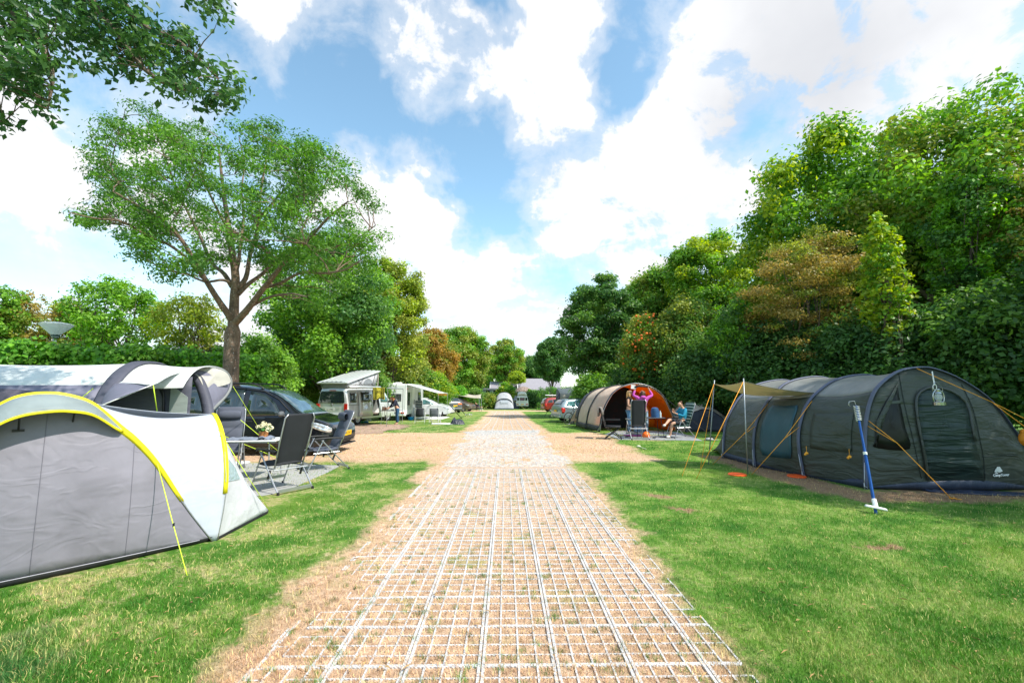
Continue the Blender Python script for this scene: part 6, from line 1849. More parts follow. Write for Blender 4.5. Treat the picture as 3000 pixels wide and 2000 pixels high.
r_.scale = (1.25, 1.25, 1.75)
MB().lathe([(1.2, 0), (1.2, 1.1)], (0, 0, 0), 16).build('wall', mat('hut_wall', (.25, .2, .16), .9), r_)
MB().lathe([(1.7, .8), (1.5, 1.2), (1.15, 1.6), (.6, 1.85), (.05, 1.95)], (0, 0, 0), 20).build('roof', mat('thatch', (.24, .18, .15), .95, var=.5, vscale=5, bump=.8), r_, True)
# ---- street lamp behind the hedge
p = W(160, 1000, 15.5)
r_ = thing('street_lamp', 'post top lamp with a white conical shade above the hedge', 'street lamp', (p.x, p.y, 0))
zt = W(160, 948, 15.5).z; zb = W(160, 982, 15.5).z
MB().tube([(0, 0, 0), (0, 0, zb - .05)], .045, 10).build('pole', mat('lamp_post', (.42, .45, .46), .5, .4), r_, 'all')
MB().lathe([(.10, zb - .07), (.11, zb), (.44, zt - .05), (.455, zt - .03), (.40, zt), (.10, zt + .06), (.02, zt + .07)], (0, 0, 0), 28).build('lamp_shade', fabric('lamp_white', (.85, .88, .88), .45, .4, .1), r_, True)
MB().lathe([(.05, zb - .12), (.115, zb - .04), (.13, zb + .02), (.05, zb + .03)], (0, 0, 0), 16).build('collar', mat('lamp_dark', (.10, .14, .15), .5), r_, True)

# ------------------------------------------------------------ 6. beige tunnel tent with orange lined porch
def orange_tent():
    A = G(1757, 1266); A.z = 0
    root = thing('tunnel_tent', 'beige and charcoal tunnel tent with glowing orange porch lining where the women stand', 'tent', A)
    d = Vector((1, .14, 0)).normalized(); ax = Vector((-.14, 1, 0)).normalized()
    def pl(px, py, foot, dd):
        n = Vector((-dd.y, dd.x, 0)); C = Vector((0, 0, CAM_H)); r = ray(px, py); t = ((foot + A) - C).dot(n) / r.dot(n); return C + r * t - A
    Z = Vector((0, 0, 0))
    f = [Z] + [pl(x, y, Z, d) for x, y in ((1759, 1245), (1768, 1202), (1786, 1166), (1799, 1149), (1825, 1132), (1862, 1124), (1901, 1132), (1927, 1146), (1944, 1163), (1959, 1192), (1970, 1216), (1978, 1245))]
    f[-1].z = .35; f.append(f[-1] + d * .03 - Vector((0, 0, .35)))
    h0 = crv(f, 45); w = (h0[-1]).dot(d)
    def scaled(back, sx, sz, shift=0.0): return [d * (p.dot(d) * sx + shift + w * (1 - sx) / 2) + ax * back + Vector((0, 0, p.z * sz)) for p in h0]
    h1 = scaled(1.7, .98, .97, -.05); h2 = scaled(3.2, .96, .93, -.05); h3 = scaled(3.9, .92, .90, -.05)
    tl = [Vector((p.x * 1.0, p.y + .9, .01)) for p in h3]; tl = [d * (p.dot(d)) + ax * 4.9 + Vector((0, 0, .01)) for p in h3]
    up = 4
    def sec(a, b_, nm='roof', m=BEIGE, i0=up - 1, sag=.06, n=10):
        sheet(nm, [r[i0:45] for r in loft([a, b_], n, sag)], m, root)
    sec(h0, h1); sec(h1, h2); sec(h2, h3, 'dark_band', CHAR, 4, .0, 4); sec(h3, tl, 'tail', BEIGE, 5, -.12)
    for a, b_, n in ((h0, h1, 6), (h1, h2, 6), (h3, tl, 6)):
        sheet('dark_skirt', [[p - d * .012 for p in r[0:up]] for r in loft([a, b_], n, .0)], fabric('charcoal_skirt', (.035, .038, .048), .03, .5, .5), root)
    # front wing drawn back at the left: dark lower corner
    sheet('orange_lining', [[p + ((Vector((w / 2, 0, .4)) - Vector((p.dot(d), 0, p.z))).normalized().x * d + Vector((0, 0, (Vector((w / 2, 0, .4)) - Vector((p.dot(d), 0, p.z))).normalized().z))) * .03 + ax * .02 for p in r[3:]] for r in loft([h0, h1], 10, .05)], ORANGEF, root)
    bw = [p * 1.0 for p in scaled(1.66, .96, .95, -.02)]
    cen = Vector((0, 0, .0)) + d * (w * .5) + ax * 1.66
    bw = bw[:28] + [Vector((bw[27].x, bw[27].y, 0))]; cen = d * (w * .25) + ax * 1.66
    MB().add([cen] + bw, [(0, i, i + 1) for i in range(1, 29)]).build('inner_wall', INTERIOR_SHADE, root, solid=.01)  # black sheet standing in for the shade of the open interior
    # orange half of the back wall, behind the table
    rows = [[d * (w * (.60 + .37 * i / 10)) + ax * 1.60 + Vector((0, 0, z * (1.90 - .012 * i * i))) for i in range(11)] for z in (0.02, .25, .5, .75, 1.0)]
    sheet('back_curtain', rows, ORANGEF, root)
    for h in (h0, h1, h2):
        c_ = d * (w / 2) + Vector((0, 0, .5)); rows = []
        for p in h:
            q2 = p - ax * p.dot(ax); o_ = (q2 - c_).normalized()
            rows.append([p - ax * .05 + o_ * .01, p - ax * .03 + o_ * .04, p + ax * .03 + o_ * .04, p + ax * .06 + o_ * .01])
        sheet('pole_sleeve', rows, mat('dark_sleeve', (.025, .028, .035), .5), root)
    MB().tube([p - ax * .055 + Vector((0, 0, .02)) for p in h0], .010, 6).build('pole', METAL, root, 'all')
    # clear black corner wing at the left front
    cw = [h0[1], h0[4], h0[8], h0[8] + d * .05 - ax * .02, h0[4] - d * .10 - ax * .30, h0[1] - d * .28 - ax * .45]
    MB().add([cw[0], cw[1], cw[2], cw[5], cw[4]], [(0, 1, 4, 3), (1, 2, 4)]).build('front_wing', fabric('wing_grey', (.10, .13, .13), .3, .4, .6), root, solid=.004)
    for p, q2 in (((1960, 1192, 18.0), (2018, 1250)), ((1925, 1145, 17.9), (2100, 1290))):
        MB().tube([W(*p) - A, G(*q2) - A], .012, 4).build('guy_line', mat('black_strap', (.02, .02, .02), .7), root)
orange_tent()

def small_tent():
    A = G(2008, 1266)
    root = thing('dome_tent', 'small beige and charcoal dome tent right of the seated boy', 'tent', A)
    Y = A.y
    def L_(x, y, dy=0.0): return W(x, y, Y + dy) - A
    base0 = crv([Vector((0, 0, 0)), L_(2035, 1266), L_(2075, 1268), G(2122, 1268) - A], 25)
    f = crv([Vector((0, 0, .02)), L_(2019, 1217, .25), L_(2043, 1204, .3), L_(2062, 1199, .35), L_(2082, 1202, .35), L_(2106, 1216, .3), L_(2121, 1229, .25), L_(2150, 1262, .1)], 25)
    m = crv([L_(1990, 1262, .6), L_(2000, 1210, 1.0), L_(2016, 1191, 1.1), L_(2040, 1183, 1.2), L_(2065, 1183, 1.2), L_(2088, 1194, 1.1), L_(2125, 1220, 1.0), L_(2155, 1262, .6)], 25)
    b_ = crv([L_(1965, 1262, 1.8), L_(1974, 1210, 1.9), L_(1986, 1190, 2.0), L_(2005, 1181, 2.1), L_(2030, 1182, 2.1), L_(2060, 1192, 2.1), L_(2100, 1220, 2.0), L_(2150, 1262, 1.6)], 25)
    e = [Vector((p.x, p.y + 1.0, .02)) for p in b_]
    base = [Vector((p.x, p.y - .12, .02)) for p in f]
    sheet('front_panel', loft([base, f], 8, -.03), fabric('slate_front', (.055, .056, .080), .08, .6, .35), root)
    sheet('fly_sheet', loft([f, m], 6, .02), BEIGE, root); sheet('fly_sheet', loft([m, b_], 6, .02), BEIGE, root)
    sheet('fly_sheet', loft([b_, e], 6, -.05), BEIGE, root)
    for h in (f, m, b_): MB().tube([p + Vector((0, 0, .01)) for p in h], .018, 6).build('pole_sleeve', mat('dark_sleeve', (0, 0, 0)), root, 'all')
    c = L_(2080, 1218, .12)
    sheet('vent_hood', [[c + Vector((x, 0, .06 * (1 - (x / .17) ** 2))) for x in (-.17, -.1, 0, .1, .17)], [c + Vector((x * 1.1, -.14, -.02)) for x in (-.17, -.1, 0, .1, .17)]], mat('slate_hood', (.04, .042, .06), .6), root)
    MB().tube([L_(2021, 1222, .1), G(2095, 1288) - A], .008, 4).build('guy_line', mat('black_strap', (0, 0, 0)), root)
small_tent()

def arch_tent(name, label, px0, px1, ptop, pbot, Y, depth, m_top, m_front, front_split=.55, win=True):
    a = W(px0, pbot, Y); a.z = gz(Y); b_ = W(px1, pbot, Y); wdt = b_.x - a.x; H = W(px0, ptop, Y).z - a.z
    root = thing(name, label, 'tent', (a.x, Y, a.z))
    def arch(y, sx, sz): return [Vector((wdt / 2 - wdt / 2 * sx * (abs(math.cos(t)) ** .75) * (1 if math.cos(t) > 0 else -1), y, H * sz * math.sin(t) ** .8)) for t in [math.pi * i / 24 for i in range(25)]]
    hs = [arch(0, 1, .62), arch(.5, .98, 1.0), arch(depth * .6, .98, 1.0), arch(depth, .9, .55)]
    base = [Vector((p.x, -.5, .02)) for p in hs[0]]
    sheet('front_wall', loft([base, [Vector((p.x, .1, p.z)) for p in hs[0]]], 6, 0), m_front, root)
    sheet('roof', loft(hs, 6, .02), m_top, root)
    for h in hs[1:3]: MB().tube([p + Vector((0, 0, .02)) for p in h], .035, 6).build('pole_sleeve', mat('dark_sleeve', (0, 0, 0)), root, 'all')
    MB().tube([p + Vector((0, -.02, .0)) for p in hs[0][5:20]], .03, 5).build('window_seam', mat('dark_sleeve', (0, 0, 0)), root, 'all')
    if win: MB().add([(wdt * .3, -.22, H * .36), (wdt * .72, -.22, H * .36), (wdt * .70, -.10, H * .54), (wdt * .32, -.10, H * .54)], [(0, 1, 2, 3)]).build('window', mat('hazy_window', (.42, .44, .50), .3), root, solid=.01)
    sheet('mud_flap', [[Vector((p.x, p.y - .02, .16)) for p in base], [Vector((p.x, p.y - .10, 0)) for p in base]], NAVYB, root)
    for s_ in (-1, 1):
        x = 0 if s_ < 0 else wdt
        MB().tube([(x, .2, H * .5), (x + s_ * 1.6, -1.0, 0.02)], .012, 4).build('guy_line', mat('pale_lime_rope', (.45, .52, .15), .7), root)
arch_tent('tunnel_tent', 'pale grey tunnel tent beside the old camper van at the end of the path', 1449, 1505, 1149, 1196, 63, 3.2, LGREY, fabric('pale_grey_front', (.44, .45, .50), .15, .6, .4))
arch_tent('porch_tent', 'narrow grey porch tent squeezed between the pale tunnel tent and the old camper van', 1500, 1520, 1158, 1196, 65.5, 2.5, LGREY, CHAR, win=False)

def beige_awning():
    Y = 37; a = W(1640, 1200, Y); a.z = gz(Y)
    root = thing('caravan_awning', 'beige caravan awning with dark left edge behind the silver blue estate car', 'awning', a)
    H = W(1640, 1149, Y).z - a.z
    def P(x, y, z): return Vector((x, y, z))
    top = [P(.05 + i * .42, 0 if i < 8 else 0, H - .10 - (.05 if i % 3 == 1 else 0) * 1 + (.04 if i % 3 == 0 else 0)) for i in range(10)]
    bot = [P(-.15 + i * .45, -.3, 0) for i in range(10)]
    sheet('front_wall', loft([bot, top], 6, 0), BEIGEL, root)
    sheet('roof', loft([top, [p + Vector((0, 2.6, .45)) for p in top]], 6, .02), BEIGEL, root)
    sheet('side_wall', [[P(-.15, -.3, 0), P(.05, 0, H - .10)], [P(-.15, 2.6, 0), P(.05, 2.6, H + .3)]], CHAR, root)
    sheet('side_panel', [[P(-.95, -.75, 0), P(-.18, -.3, 0)], [P(.02, -.05, H - .3), P(.10, 0, H - .25)]], CHAR, root)
    for x0 in (.5, 2.1):
        MB().add([P(x0, -.16, H * .78), P(x0 + 1.2, -.16, H * .80), P(x0 + 1.2, -.12, H * .88), P(x0, -.12, H * .86)], [(0, 1, 2, 3)]).build('window_strip', mat('blind_grey', (.35, .34, .36), .7), root, solid=.01)
    for x in (.45, 1.8, 2.0, 3.3): MB().tube([P(x - .03, -.24, .1), P(x, -.02, H - .35)], .018, 5).build('zip', mat('zip_brown', (.20, .15, .12), .7), root)
    MB().tube([P(.0, -.05, H - .1), P(-1.4, -1.0, 0)], .02, 4).tube([P(-.2, -.3, .6), P(-1.1, -2.2, 0)], .03, 4).build('guy_line', mat('black_strap', (0, 0, 0)), root)
beige_awning()

def left_awning():
    Y = 56; a = W(1315, 1197, Y); a.z = gz(Y)
    root = thing('awning', 'sagging beige awning with slate walls behind the brown grey hatchback', 'awning', a)
    def L_(x, y, dy=0): return W(x, y, Y + dy) - a
    r0 = crv([L_(1308, 1152), L_(1330, 1150), L_(1360, 1156), L_(1385, 1160), L_(1408, 1157)], 16)
    r1 = crv([L_(1312, 1155, -1), L_(1330, 1156, -1.3), L_(1360, 1161, -2), L_(1385, 1165, -2.5), L_(1409, 1166, -3)], 16)
    sheet('roof', loft([r0, r1], 5, .03), fabric('awning_cream', (.62, .56, .46), .3, .7, .3), root)
    r2 = [p + Vector((0, 3, .1)) for p in r0]
    sheet('roof', loft([r0, r2], 3, 0), fabric('awning_cream', (0, 0, 0)), root)
    for x0, x1, m in ((1318, 1368, PURG), (1330, 1356, LGREY)):
        z_ = -.3 if m is LGREY else 0
        MB().add([L_(x0, 1196, z_), L_(x1, 1196, z_), L_(x1 - 2, 1163, z_), L_(x0, 1158, z_)], [(0, 1, 2, 3)]).build('wall', m, root, solid=.01)
    for x, y0 in ((1404, 1165), (1410, 1165)): MB().tube([L_(x, y0, -2.9), (L_(x, 1197, -2.9).x, L_(x, 1197, -2.9).y, 0)], .03, 5).build('pole', STEEL, root)
left_awning()

# ------------------------------------------------------------ camping chairs
SLATE_PAD = fabric('slate_padding', (.082, .092, .125), 0, .75, .35, (2, 2, 2), wdist=.02)
BLACK_PAD = fabric('black_padding', (.022, .024, .030), 0, .75, .35, (2, 2, 2), wdist=.02)
GREEN_STR = mat('green_stripe_cloth', (.035, .075, .062), .8, var=.1); CREAM_STR = mat('pale_stripe_cloth', (.45, .52, .48), .8)
NAVY_STR = mat('navy_stripe_cloth', (.02, .028, .06), .8); WHITE_STR = mat('white_stripe_cloth', (.65, .66, .68), .8)
def aim(frm, to): d = Vector(to) - Vector(frm); return math.atan2(d.x, -d.y)       # rotation that turns local -y towards d
def recliner(label, loc, rz, pad, frame, pillow=False, tilt=20, stripes=None, back=.86, group=None, arms=True, simple=False, armm=None, name='recliner_chair'):
    root = thing(name, label, 'camping chair', loc, rz, group)
    t = R(tilt); bx = lambda s_, u, o=0.0: Vector((s_, .20 + math.sin(t) * u + math.cos(t) * o, .43 + math.cos(t) * u - math.sin(t) * o))
    armm = armm or BLACKM
    def padrows(fn, n, wdt, th):
        rows = []
        for i in range(n + 1):
            u = i / n; bul = abs(math.sin(u * math.pi * 4)) ** .5
            rows.append([fn(x * wdt, u, (-(.5 + .5 * bul) * th * (1 - abs(x) ** 6))) for x in (-1, -.92, -.5, 0, .5, .92, 1)] + [fn(x * wdt, u, .012) for x in (1, .5, 0, -.5, -1)])
        return rows
    n = 8 if simple else 32
    bk = MB().grid(padrows(lambda x, u, o: bx(x * (1 - .12 * (1 - u) ** 2), u * back, o), n, .25, .045), close=True)
    def capit(mb, k): mb.f.append(tuple(range(k))); mb.mi.append(0); m_ = len(mb.v); mb.f.append(tuple(range(m_ - k, m_))); mb.mi.append(0)
    capit(bk, 12)
    if stripes:
        for j in range(len(bk.f) - 2): bk.mi[j] = 1 if (j // 12) % 4 in ((1,) if not simple else (1,)) else 0
        bk.build('backrest', list(stripes), root, 'all')
    else: bk.build('backrest', pad, root, 'all')
    st = MB().grid(padrows(lambda x, u, o: Vector((x, -.27 + .50 * u, .435 + .015 * u - .02 * math.sin(math.pi * u) - o)), n, .25, .04), close=True); capit(st, 12)
    st.build('seat', stripes[0] if stripes else pad, root, 'all')
    if pillow:
        c = bx(0, back * .80, -.075)
        MB().grid([[Vector((x, c.y + .06 * math.cos(a) * (1 - .3 * abs(x / .19) ** 4), c.z + .095 * math.sin(a) * (1 - .25 * abs(x / .19) ** 4))) for a in [2 * math.pi * k / 12 for k in range(12)]] for x in (-.195, -.19, -.12, 0, .12, .19, .195)], close=True).build('pillow', pad, root, 'all')
        MB().box(bx(0, back * .80, .012), (.40, .006, .03), rx=-t).build('pillow_strap', BLACKM, root)
    for s_ in (-1, 1):
        x = s_ * .285
        MB().tube([bx(s_ * .245, -.05, .02), bx(s_ * .262, back * .5, .02), bx(s_ * .262, back * .93, .02), bx(s_ * .22, back + .01, .02)], .0125, 6).build('back_tube', frame, root, 'all')
        MB().tube([(x, -.10, .64), (x, -.40, .015)], .0125, 6).build('leg', frame, root)
        MB().tube([(x + s_ * .018, -.14, .64), (x + s_ * .018, .44, .015)], .0125, 6).build('leg', frame, root)
        MB().tube([(s_ * .268, -.28, .375), (s_ * .268, .24, .385)], .0115, 6).build('seat_rail', frame, root)
        for yy, xx in ((-.40, x), (.44, x + s_ * .018)):
            MB().box((xx, yy * 1.008, .02), (.032, .036, .05)).build('foot', BLACKM, root, bevel=.004)
        if arms:
            MB().grid([[Vector((x + dx, y, z + dz)) for dx, dz in ((-.028, 0), (-.022, .018), (.022, .018), (.028, 0), (.02, -.014), (-.02, -.014))] for y, z in ((-.28, .655), (-.26, .668), (-.05, .675), (.15, .668), (.26, .66), (.29, .65))], close=True).build('armrest', armm, root, 'all')
            MB().tube([(x, .15, .35), (x, .10, .22)], .020, 6).build('slider', BLACKM, root)
    MB().tube([(-.30, .27, .365), (.30, .27, .365)], .0115, 6).build('crossbar', frame, root)
    MB().box((0, .43, .055), (.58, .014, .055)).build('crossbar', frame, root, bevel=.003)
    MB().box((0, -.335, .15), (.56, .014, .05)).build('crossbar', frame, root, bevel=.003)
    return root
# black chair with its back to us, slate chair with a pillow, slate chair facing us
ra, rb_ = G(812, 1451), G(915, 1430)
mid = (ra + rb_) / 2; dd = (rb_ - ra).normalized(); fr = Vector((-dd.y, dd.x, 0)); fr = fr if fr.y > 0 else -fr
GR = 'camping chairs round the white table'
recliner('black padded chair with its back to the camera on the grey mat', mid + fr * .43, aim((0, 0, 0), fr), BLACK_PAD, METAL, back=.88, tilt=17, group=GR)
p1, p0 = G(889, 1381), G(1004, 1368); fd = (p1 - p0).normalized()
recliner('slate padded chair with a head pillow turned sideways before the car bonnet', p0 + fd * .43, aim(p0, p1), SLATE_PAD, METAL, pillow=True, tilt=22, back=.86, group=GR)
c = W(668, 1250, 9.35); c.z = 0
recliner('slate padded chair with a head pillow facing us beside the porch of the big tent', c, aim((0, 0, 0), (.42, -.9, 0)), SLATE_PAD, METAL, pillow=True, tilt=12, back=.90, group=GR)
# the mat under them
P = [G(x, y) for x, y in ((640, 1362), (732, 1357), (860, 1360), (998, 1364), (960, 1384), (913, 1404), (860, 1428), (800, 1447), (765, 1453), (700, 1452), (600, 1440))]
MBm = MB().prism([(p.x, p.y) for p in P], .008, Matrix.Translation((0, 0, .003)))
mm = D.materials.new('woven_mat'); mm.use_nodes = True; q = NT(mm.node_tree); b = mm.node_tree.nodes['Principled BSDF']; pos = q.n('ShaderNodeTexCoord').outputs['Object']
w1 = q.n('ShaderNodeTexWave', wave_type='BANDS', bands_direction='X', ins={'Vector': pos, 'Scale': 30.0, 'Distortion': 1.0}).outputs[1]
cc = q.mix(q.noise(pos, 2.5, 5, .65), (.26, .26, .26), (.40, .40, .39)); cc = q.mix(q.m('MULTIPLY', w1, .3), cc, (.48, .48, .47)); q.link(cc, b.inputs['Base Color']); b.inputs['Roughness'].default_value = .9
q.link(q.n('ShaderNodeBump', ins={'Height': w1, 'Strength': .4, 'Distance': .004}).outputs[0], b.inputs['Normal'])
tag(MBm.build('ground_mat', mm), 'grey woven mat spread under the camping chairs at left', 'mat')
c = G(706, 1357)
MB().lathe([(.16, 0), (.19, .02), (.17, .035), (.02, .045)], (0, 0, 0), 24).build('round_tray', mat('white_plastic', (.78, .78, .76), .4), None, True)
o = D.objects['round_tray']; o.location = c; tag(o, 'flat round white tray lying on the grass behind the tent porch', 'tray')

def camp_table(label, loc, rz, w, d_, h, m_top, frame, group=None):
    root = thing('camping_table', label, 'table', loc, rz, group)
    MB().box((0, 0, h - .012), (w, d_, .024)).build('tabletop', m_top, root, bevel=.01)
    MB().box((0, 0, h - .03), (w * .96, d_ * .92, .02)).build('apron', frame, root)
    for sx in (-1, 1):
        for sy in (-1, 1):
            MB().tube([(sx * w * .36, sy * d_ * .36, h - .03), (sx * w * .42, sy * d_ * .50, 0)], .012, 6).build('leg', frame, root)
        MB().tube([(sx * w * .40, -d_ * .44, .18), (sx * w * .40, d_ * .44, .18)], .008, 5).build('crossbar', frame, root)
    return root
tc = W(746, 1278, 8.75); tc.z = 0; trz = R(8)
WTOP = mat('white_tabletop', (.74, .75, .76), .4)
camp_table('white camping table with a folded grey cloth between the left chairs', tc, trz, .98, .66, .735, WTOP, METAL)
ztab = .735
cloth = MB()
rg = random.Random(4); rows = []
for i in range(15):
    rows.append([Vector((-.36 + .62 * i / 14, -.20 + .38 * j / 9, .012 + .018 * mnoise.noise(Vector((i * .5, j * .6, 0))) + .008 * math.sin(i * .9 + j))) for j in range(10)])
o = cloth.grid(rows).build('folded_cloth', fabric('grey_blue_cloth', (.20, .23, .30), 0, .8, .5, (6, 6, 6)), None, 'all', solid=.02)
o.location = tc + Vector((-.10, -.06, ztab + .005)); o.rotation_euler = (0, 0, trz); tag(o, 'crumpled grey blue cloth lying on the white table', 'cloth')
rows = [[Vector((-.12 + .26 * i / 8, -.08 + .16 * j / 5, .03 + .03 * math.sin(i * .9) * math.cos(j * .7))) for j in range(6)] for i in range(9)]
o = MB().grid(rows).build('napkin', fabric('grey_blue_cloth', (0, 0, 0)), None, 'all', solid=.02); o.location = tc + Vector((.30, -.14, ztab + .01)); o.rotation_euler = (0, 0, .3); tag(o, 'small bunched grey cloth at the right end of the white table', 'cloth')
# hydrangea in a copper coloured pot
pp = Vector((W(772, 1270, 8.85).x, 8.85, ztab))
root = thing('potted_plant', 'cream hydrangea in a terracotta coloured pot on the white table', 'plant', pp)
MB().lathe([(.072, 0), (.080, .06), (.088, .135), (.084, .14), (.078, .13)], (0, 0, 0), 24).build('pot', mat('terracotta_foil', (.42, .17, .055), .4, .2), root, True)
rg = random.Random(12)
lm_ = MB()
for k in range(26):
    a = rg.random() * 6.28; r0 = .03; r1 = rg.uniform(.10, .17); z1 = .14 + rg.uniform(-.03, .07)
    s_ = Vector((-math.sin(a), math.cos(a), 0)); e = Vector((math.cos(a), math.sin(a), 0))
    pts = [e * r0 + Vector((0, 0, .13)), e * (r0 + r1) / 2 + Vector((0, 0, z1 + .03)), e * r1 + Vector((0, 0, z1))]
    lm_.add([pts[0], pts[1] - s_ * .035, pts[2], pts[1] + s_ * .035 + Vector((0, 0, .004))], [(0, 1, 2, 3)])
lm_.build('leaves', mat('pot_leaf', (.05, .20, .04), .4, var=.3), root, solid=.002)
fl = MB()
heads = [(-.095, -.02, .22), (.0, -.07, .25), (.085, -.03, .235), (.13, .02, .20), (-.03, .06, .26), (-.10, .05, .21), (.05, .07, .25), (.0, -.0, .29), (.12, -.07, .17)]
for hx, hy, hz in heads:
    for k in range(46):
        v = Vector((rg.gauss(0, 1), rg.gauss(0, 1), rg.gauss(0, 1))).normalized(); c = Vector((hx, hy, hz)) + Vector((v.x * .050, v.y * .050, v.z * .038))
        t = v.orthogonal().normalized(); u_ = v.cross(t); s_ = .012
        fl.add([c + t * s_, c + u_ * s_, c - t * s_, c - u_ * s_, c + v * .004], [(0, 1, 4), (1, 2, 4), (2, 3, 4), (3, 0, 4)])
fl.build('flower_heads', mat('cream_petals', (.80, .74, .48), .6, var=.15, vscale=14), root)

# ------------------------------------------------------------ things by the olive tent
def lantern():
    top = W(2741, 1133, 7.05) ; p = top.copy()
    root = thing('storm_lantern', 'silver storm lantern hanging on a white strap before the olive tent door', 'lantern', (p.x, p.y, 0))
    def L_(px, py): v = W(px, py, 7.05); return Vector((v.x - p.x, 0, v.z))
    MB().tube([W(2731, 1088, 7.15) - Vector((p.x, p.y, 0)), L_(2738, 1128)], .009, 5).build('strap', WROPE, root)
    MB().tube([L_(2738, 1128) + Vector((.03 * math.sin(a) , 0, -.03 + .045 * math.cos(a))) for a in [k * .55 for k in range(13)]], .006, 5).build('strap_loop', WROPE, root, 'all')
    zb = W(2752, 1187, 7.05).z; h = .30; cx = W(2752, 1187, 7.05).x - p.x
    SIL = mat('tin_plate', (.42, .45, .47), .22, .95, var=.1)
    c = (cx, 0, zb)
    MB().lathe([(.060, 0), (.082, .004), (.084, .05), (.060, .062), (.036, .07), (.038, .085)], c, 20).build('oil_tank', SIL, root, True)
    MB().lathe([(.036, .085), (.052, .115), (.050, .15), (.034, .185)], c, 16).build('glass', glassy('lantern_glass', (.75, .8, .82), .35, .05), root, True)
    MB().lathe([(.036, .185), (.046, .19), (.040, .21), (.024, .215), (.026, .245), (.034, .25), (.020, .262), (.006, .268)], c, 16).build('chimney', SIL, root, True)
    for s_ in (-1, 1):
        MB().tube(crv([(cx + s_ * .070, 0, zb + .05), (cx + s_ * .088, 0, zb + .10), (cx + s_ * .084, 0, zb + .18), (cx + s_ * .055, 0, zb + .225), (cx + s_ * .030, 0, zb + .235)], 10), .009, 6).build('side_tube', SIL, root, 'all')
    MB().tube(crv([(cx - .075, 0, zb + .20), (cx - .085, .0, zb + .27), (cx - .05, .0, zb + .34), (cx - .02, 0, zb + .37), (cx + .03, 0, zb + .34), (cx + .075, 0, zb + .27), (cx + .075, 0, zb + .20)], 16), .003, 4).build('handle', SIL, root, 'all')
lantern()
def spring_pole():
    f = G(2568, 1505); top = W(2507, 1180, f.y + .55)
    root = thing('washing_line_pole', 'blue telescopic pole with a spring grip and white foot bar stuck aslant in the grass', 'pole', f)
    BL = mat('blue_lacquer', (.012, .085, .32), .35, .2); t = top - f
    MB().tube([(0, 0, -.05), t * .52], .020, 8).build('lower_tube', BL, root); MB().tube([t * .50, t * .97], .016, 8).build('upper_tube', BL, root)
    MB().tube([t * .505, t * .53], .026, 8).build('clamp', mat('white_plastic', (0, 0, 0)), root)
    u_ = t.normalized(); a = u_.orthogonal().normalized(); b_ = u_.cross(a)
    MB().tube([t * (.82 + .15 * k / 90) + (a * math.cos(k * .65) + b_ * math.sin(k * .65)) * .032 for k in range(91)], .006, 4).build('spring', mat('white_plastic', (0, 0, 0)), root, 'all')
    MB().tube([t * .97, t * 1.0 + Vector((-.02, 0, .03)), t * 1.0 + Vector((-.10, 0, .02)), t * 1.0 + Vector((-.11, 0, -.03)), t * 1.0 + Vector((-.09, 0, -.05))], .006, 5).build('hook', METAL, root, 'all')
    MB().tube([(0, 0, .08), t * .12], .030, 8).build('sleeve', mat('white_plastic', (0, 0, 0)), root)
    MB().box((.0, 0, .085), (.27, .05, .030), rz=R(-12), ry=R(10), taper=.9).build('foot_bar', mat('white_plastic', (0, 0, 0)), root, bevel=.01)
spring_pole()
for lb, px, py, r in (('orange plastic disc on the grass beneath the right awning pole', 2160, 1391, .17), ('orange plastic disc on the grass at the foot of the olive tent', 2334, 1396, .165)):
    o = MB().lathe([(r, .0), (r * 1.02, .015), (r * .93, .028), (r * .8, .030), (r * .1, .026)], (0, 0, 0), 28).build('plastic_disc', mat('neon_orange', (.90, .11, .015), .4, var=.05), None, True)
    o.location = G(px, py); tag(o, lb, 'disc', 'orange plastic discs')
# dark blue tarpaulin crumpled at the foot of the tent
rows = []
A, B_ = G(2708, 1438), G(3090, 1452)
for i in range(40):
    t = i / 39; c = A * (1 - t) + B_ * t
    wd = .16 * math.sin(math.pi * min(.92, t + .05)) ** .6 + .03
    rows.append([c + Vector((0, (j / 8 - .5) * 2 * wd, .012 + .04 * abs(mnoise.noise(Vector((i * .35, j * .8, 1)))) * (1 - abs(j / 4 - 1)))) for j in range(9)])
tag(MB().grid(rows).build('tarpaulin', fabric('navy_tarp', (.02, .035, .075), 0, .35, .8, (4, 4, 4), spec=.6), None, 'all', solid=.006), 'crumpled navy tarpaulin lying along the foot of the olive tent', 'tarpaulin')
c = W(3006, 1285, 7.2)
o = MB().ball((0, 0, 0), .10, 14, sc=(1, .8, 1.25)).ball((-.02, 0, .11), .05, 8).tube([(0, 0, .12), (.01, 0, .26)], .006, 4).tube([(-.07, -.03, -.1), (.0, -.08, -.13), (.09, -.03, -.1)], .008, 5).build('rope_bag', fabric('orange_bag_cloth', (.85, .30, .02), .2, .5, .8, (9, 9, 9)), None, 'all')
o.location = c; tag(o, 'orange stuff bag hanging from the right side of the olive tent', 'bag')
# white spoon-like rubber mallet on the grass
g = G(1871, 1310); g2 = G(1893, 1317)
o = MB().ball((0, 0, .03), .045, 8, sc=(1.5, 1, .8)).tube([(0, 0, .03), tuple(g2 - g + Vector((0, 0, .02)))], .010, 6).build('ladle', mat('pale_plastic', (.62, .62, .45), .5), None, 'all'); o.location = g
tag(o, 'pale ladle shaped toy lying on the grass before the group', 'toy')

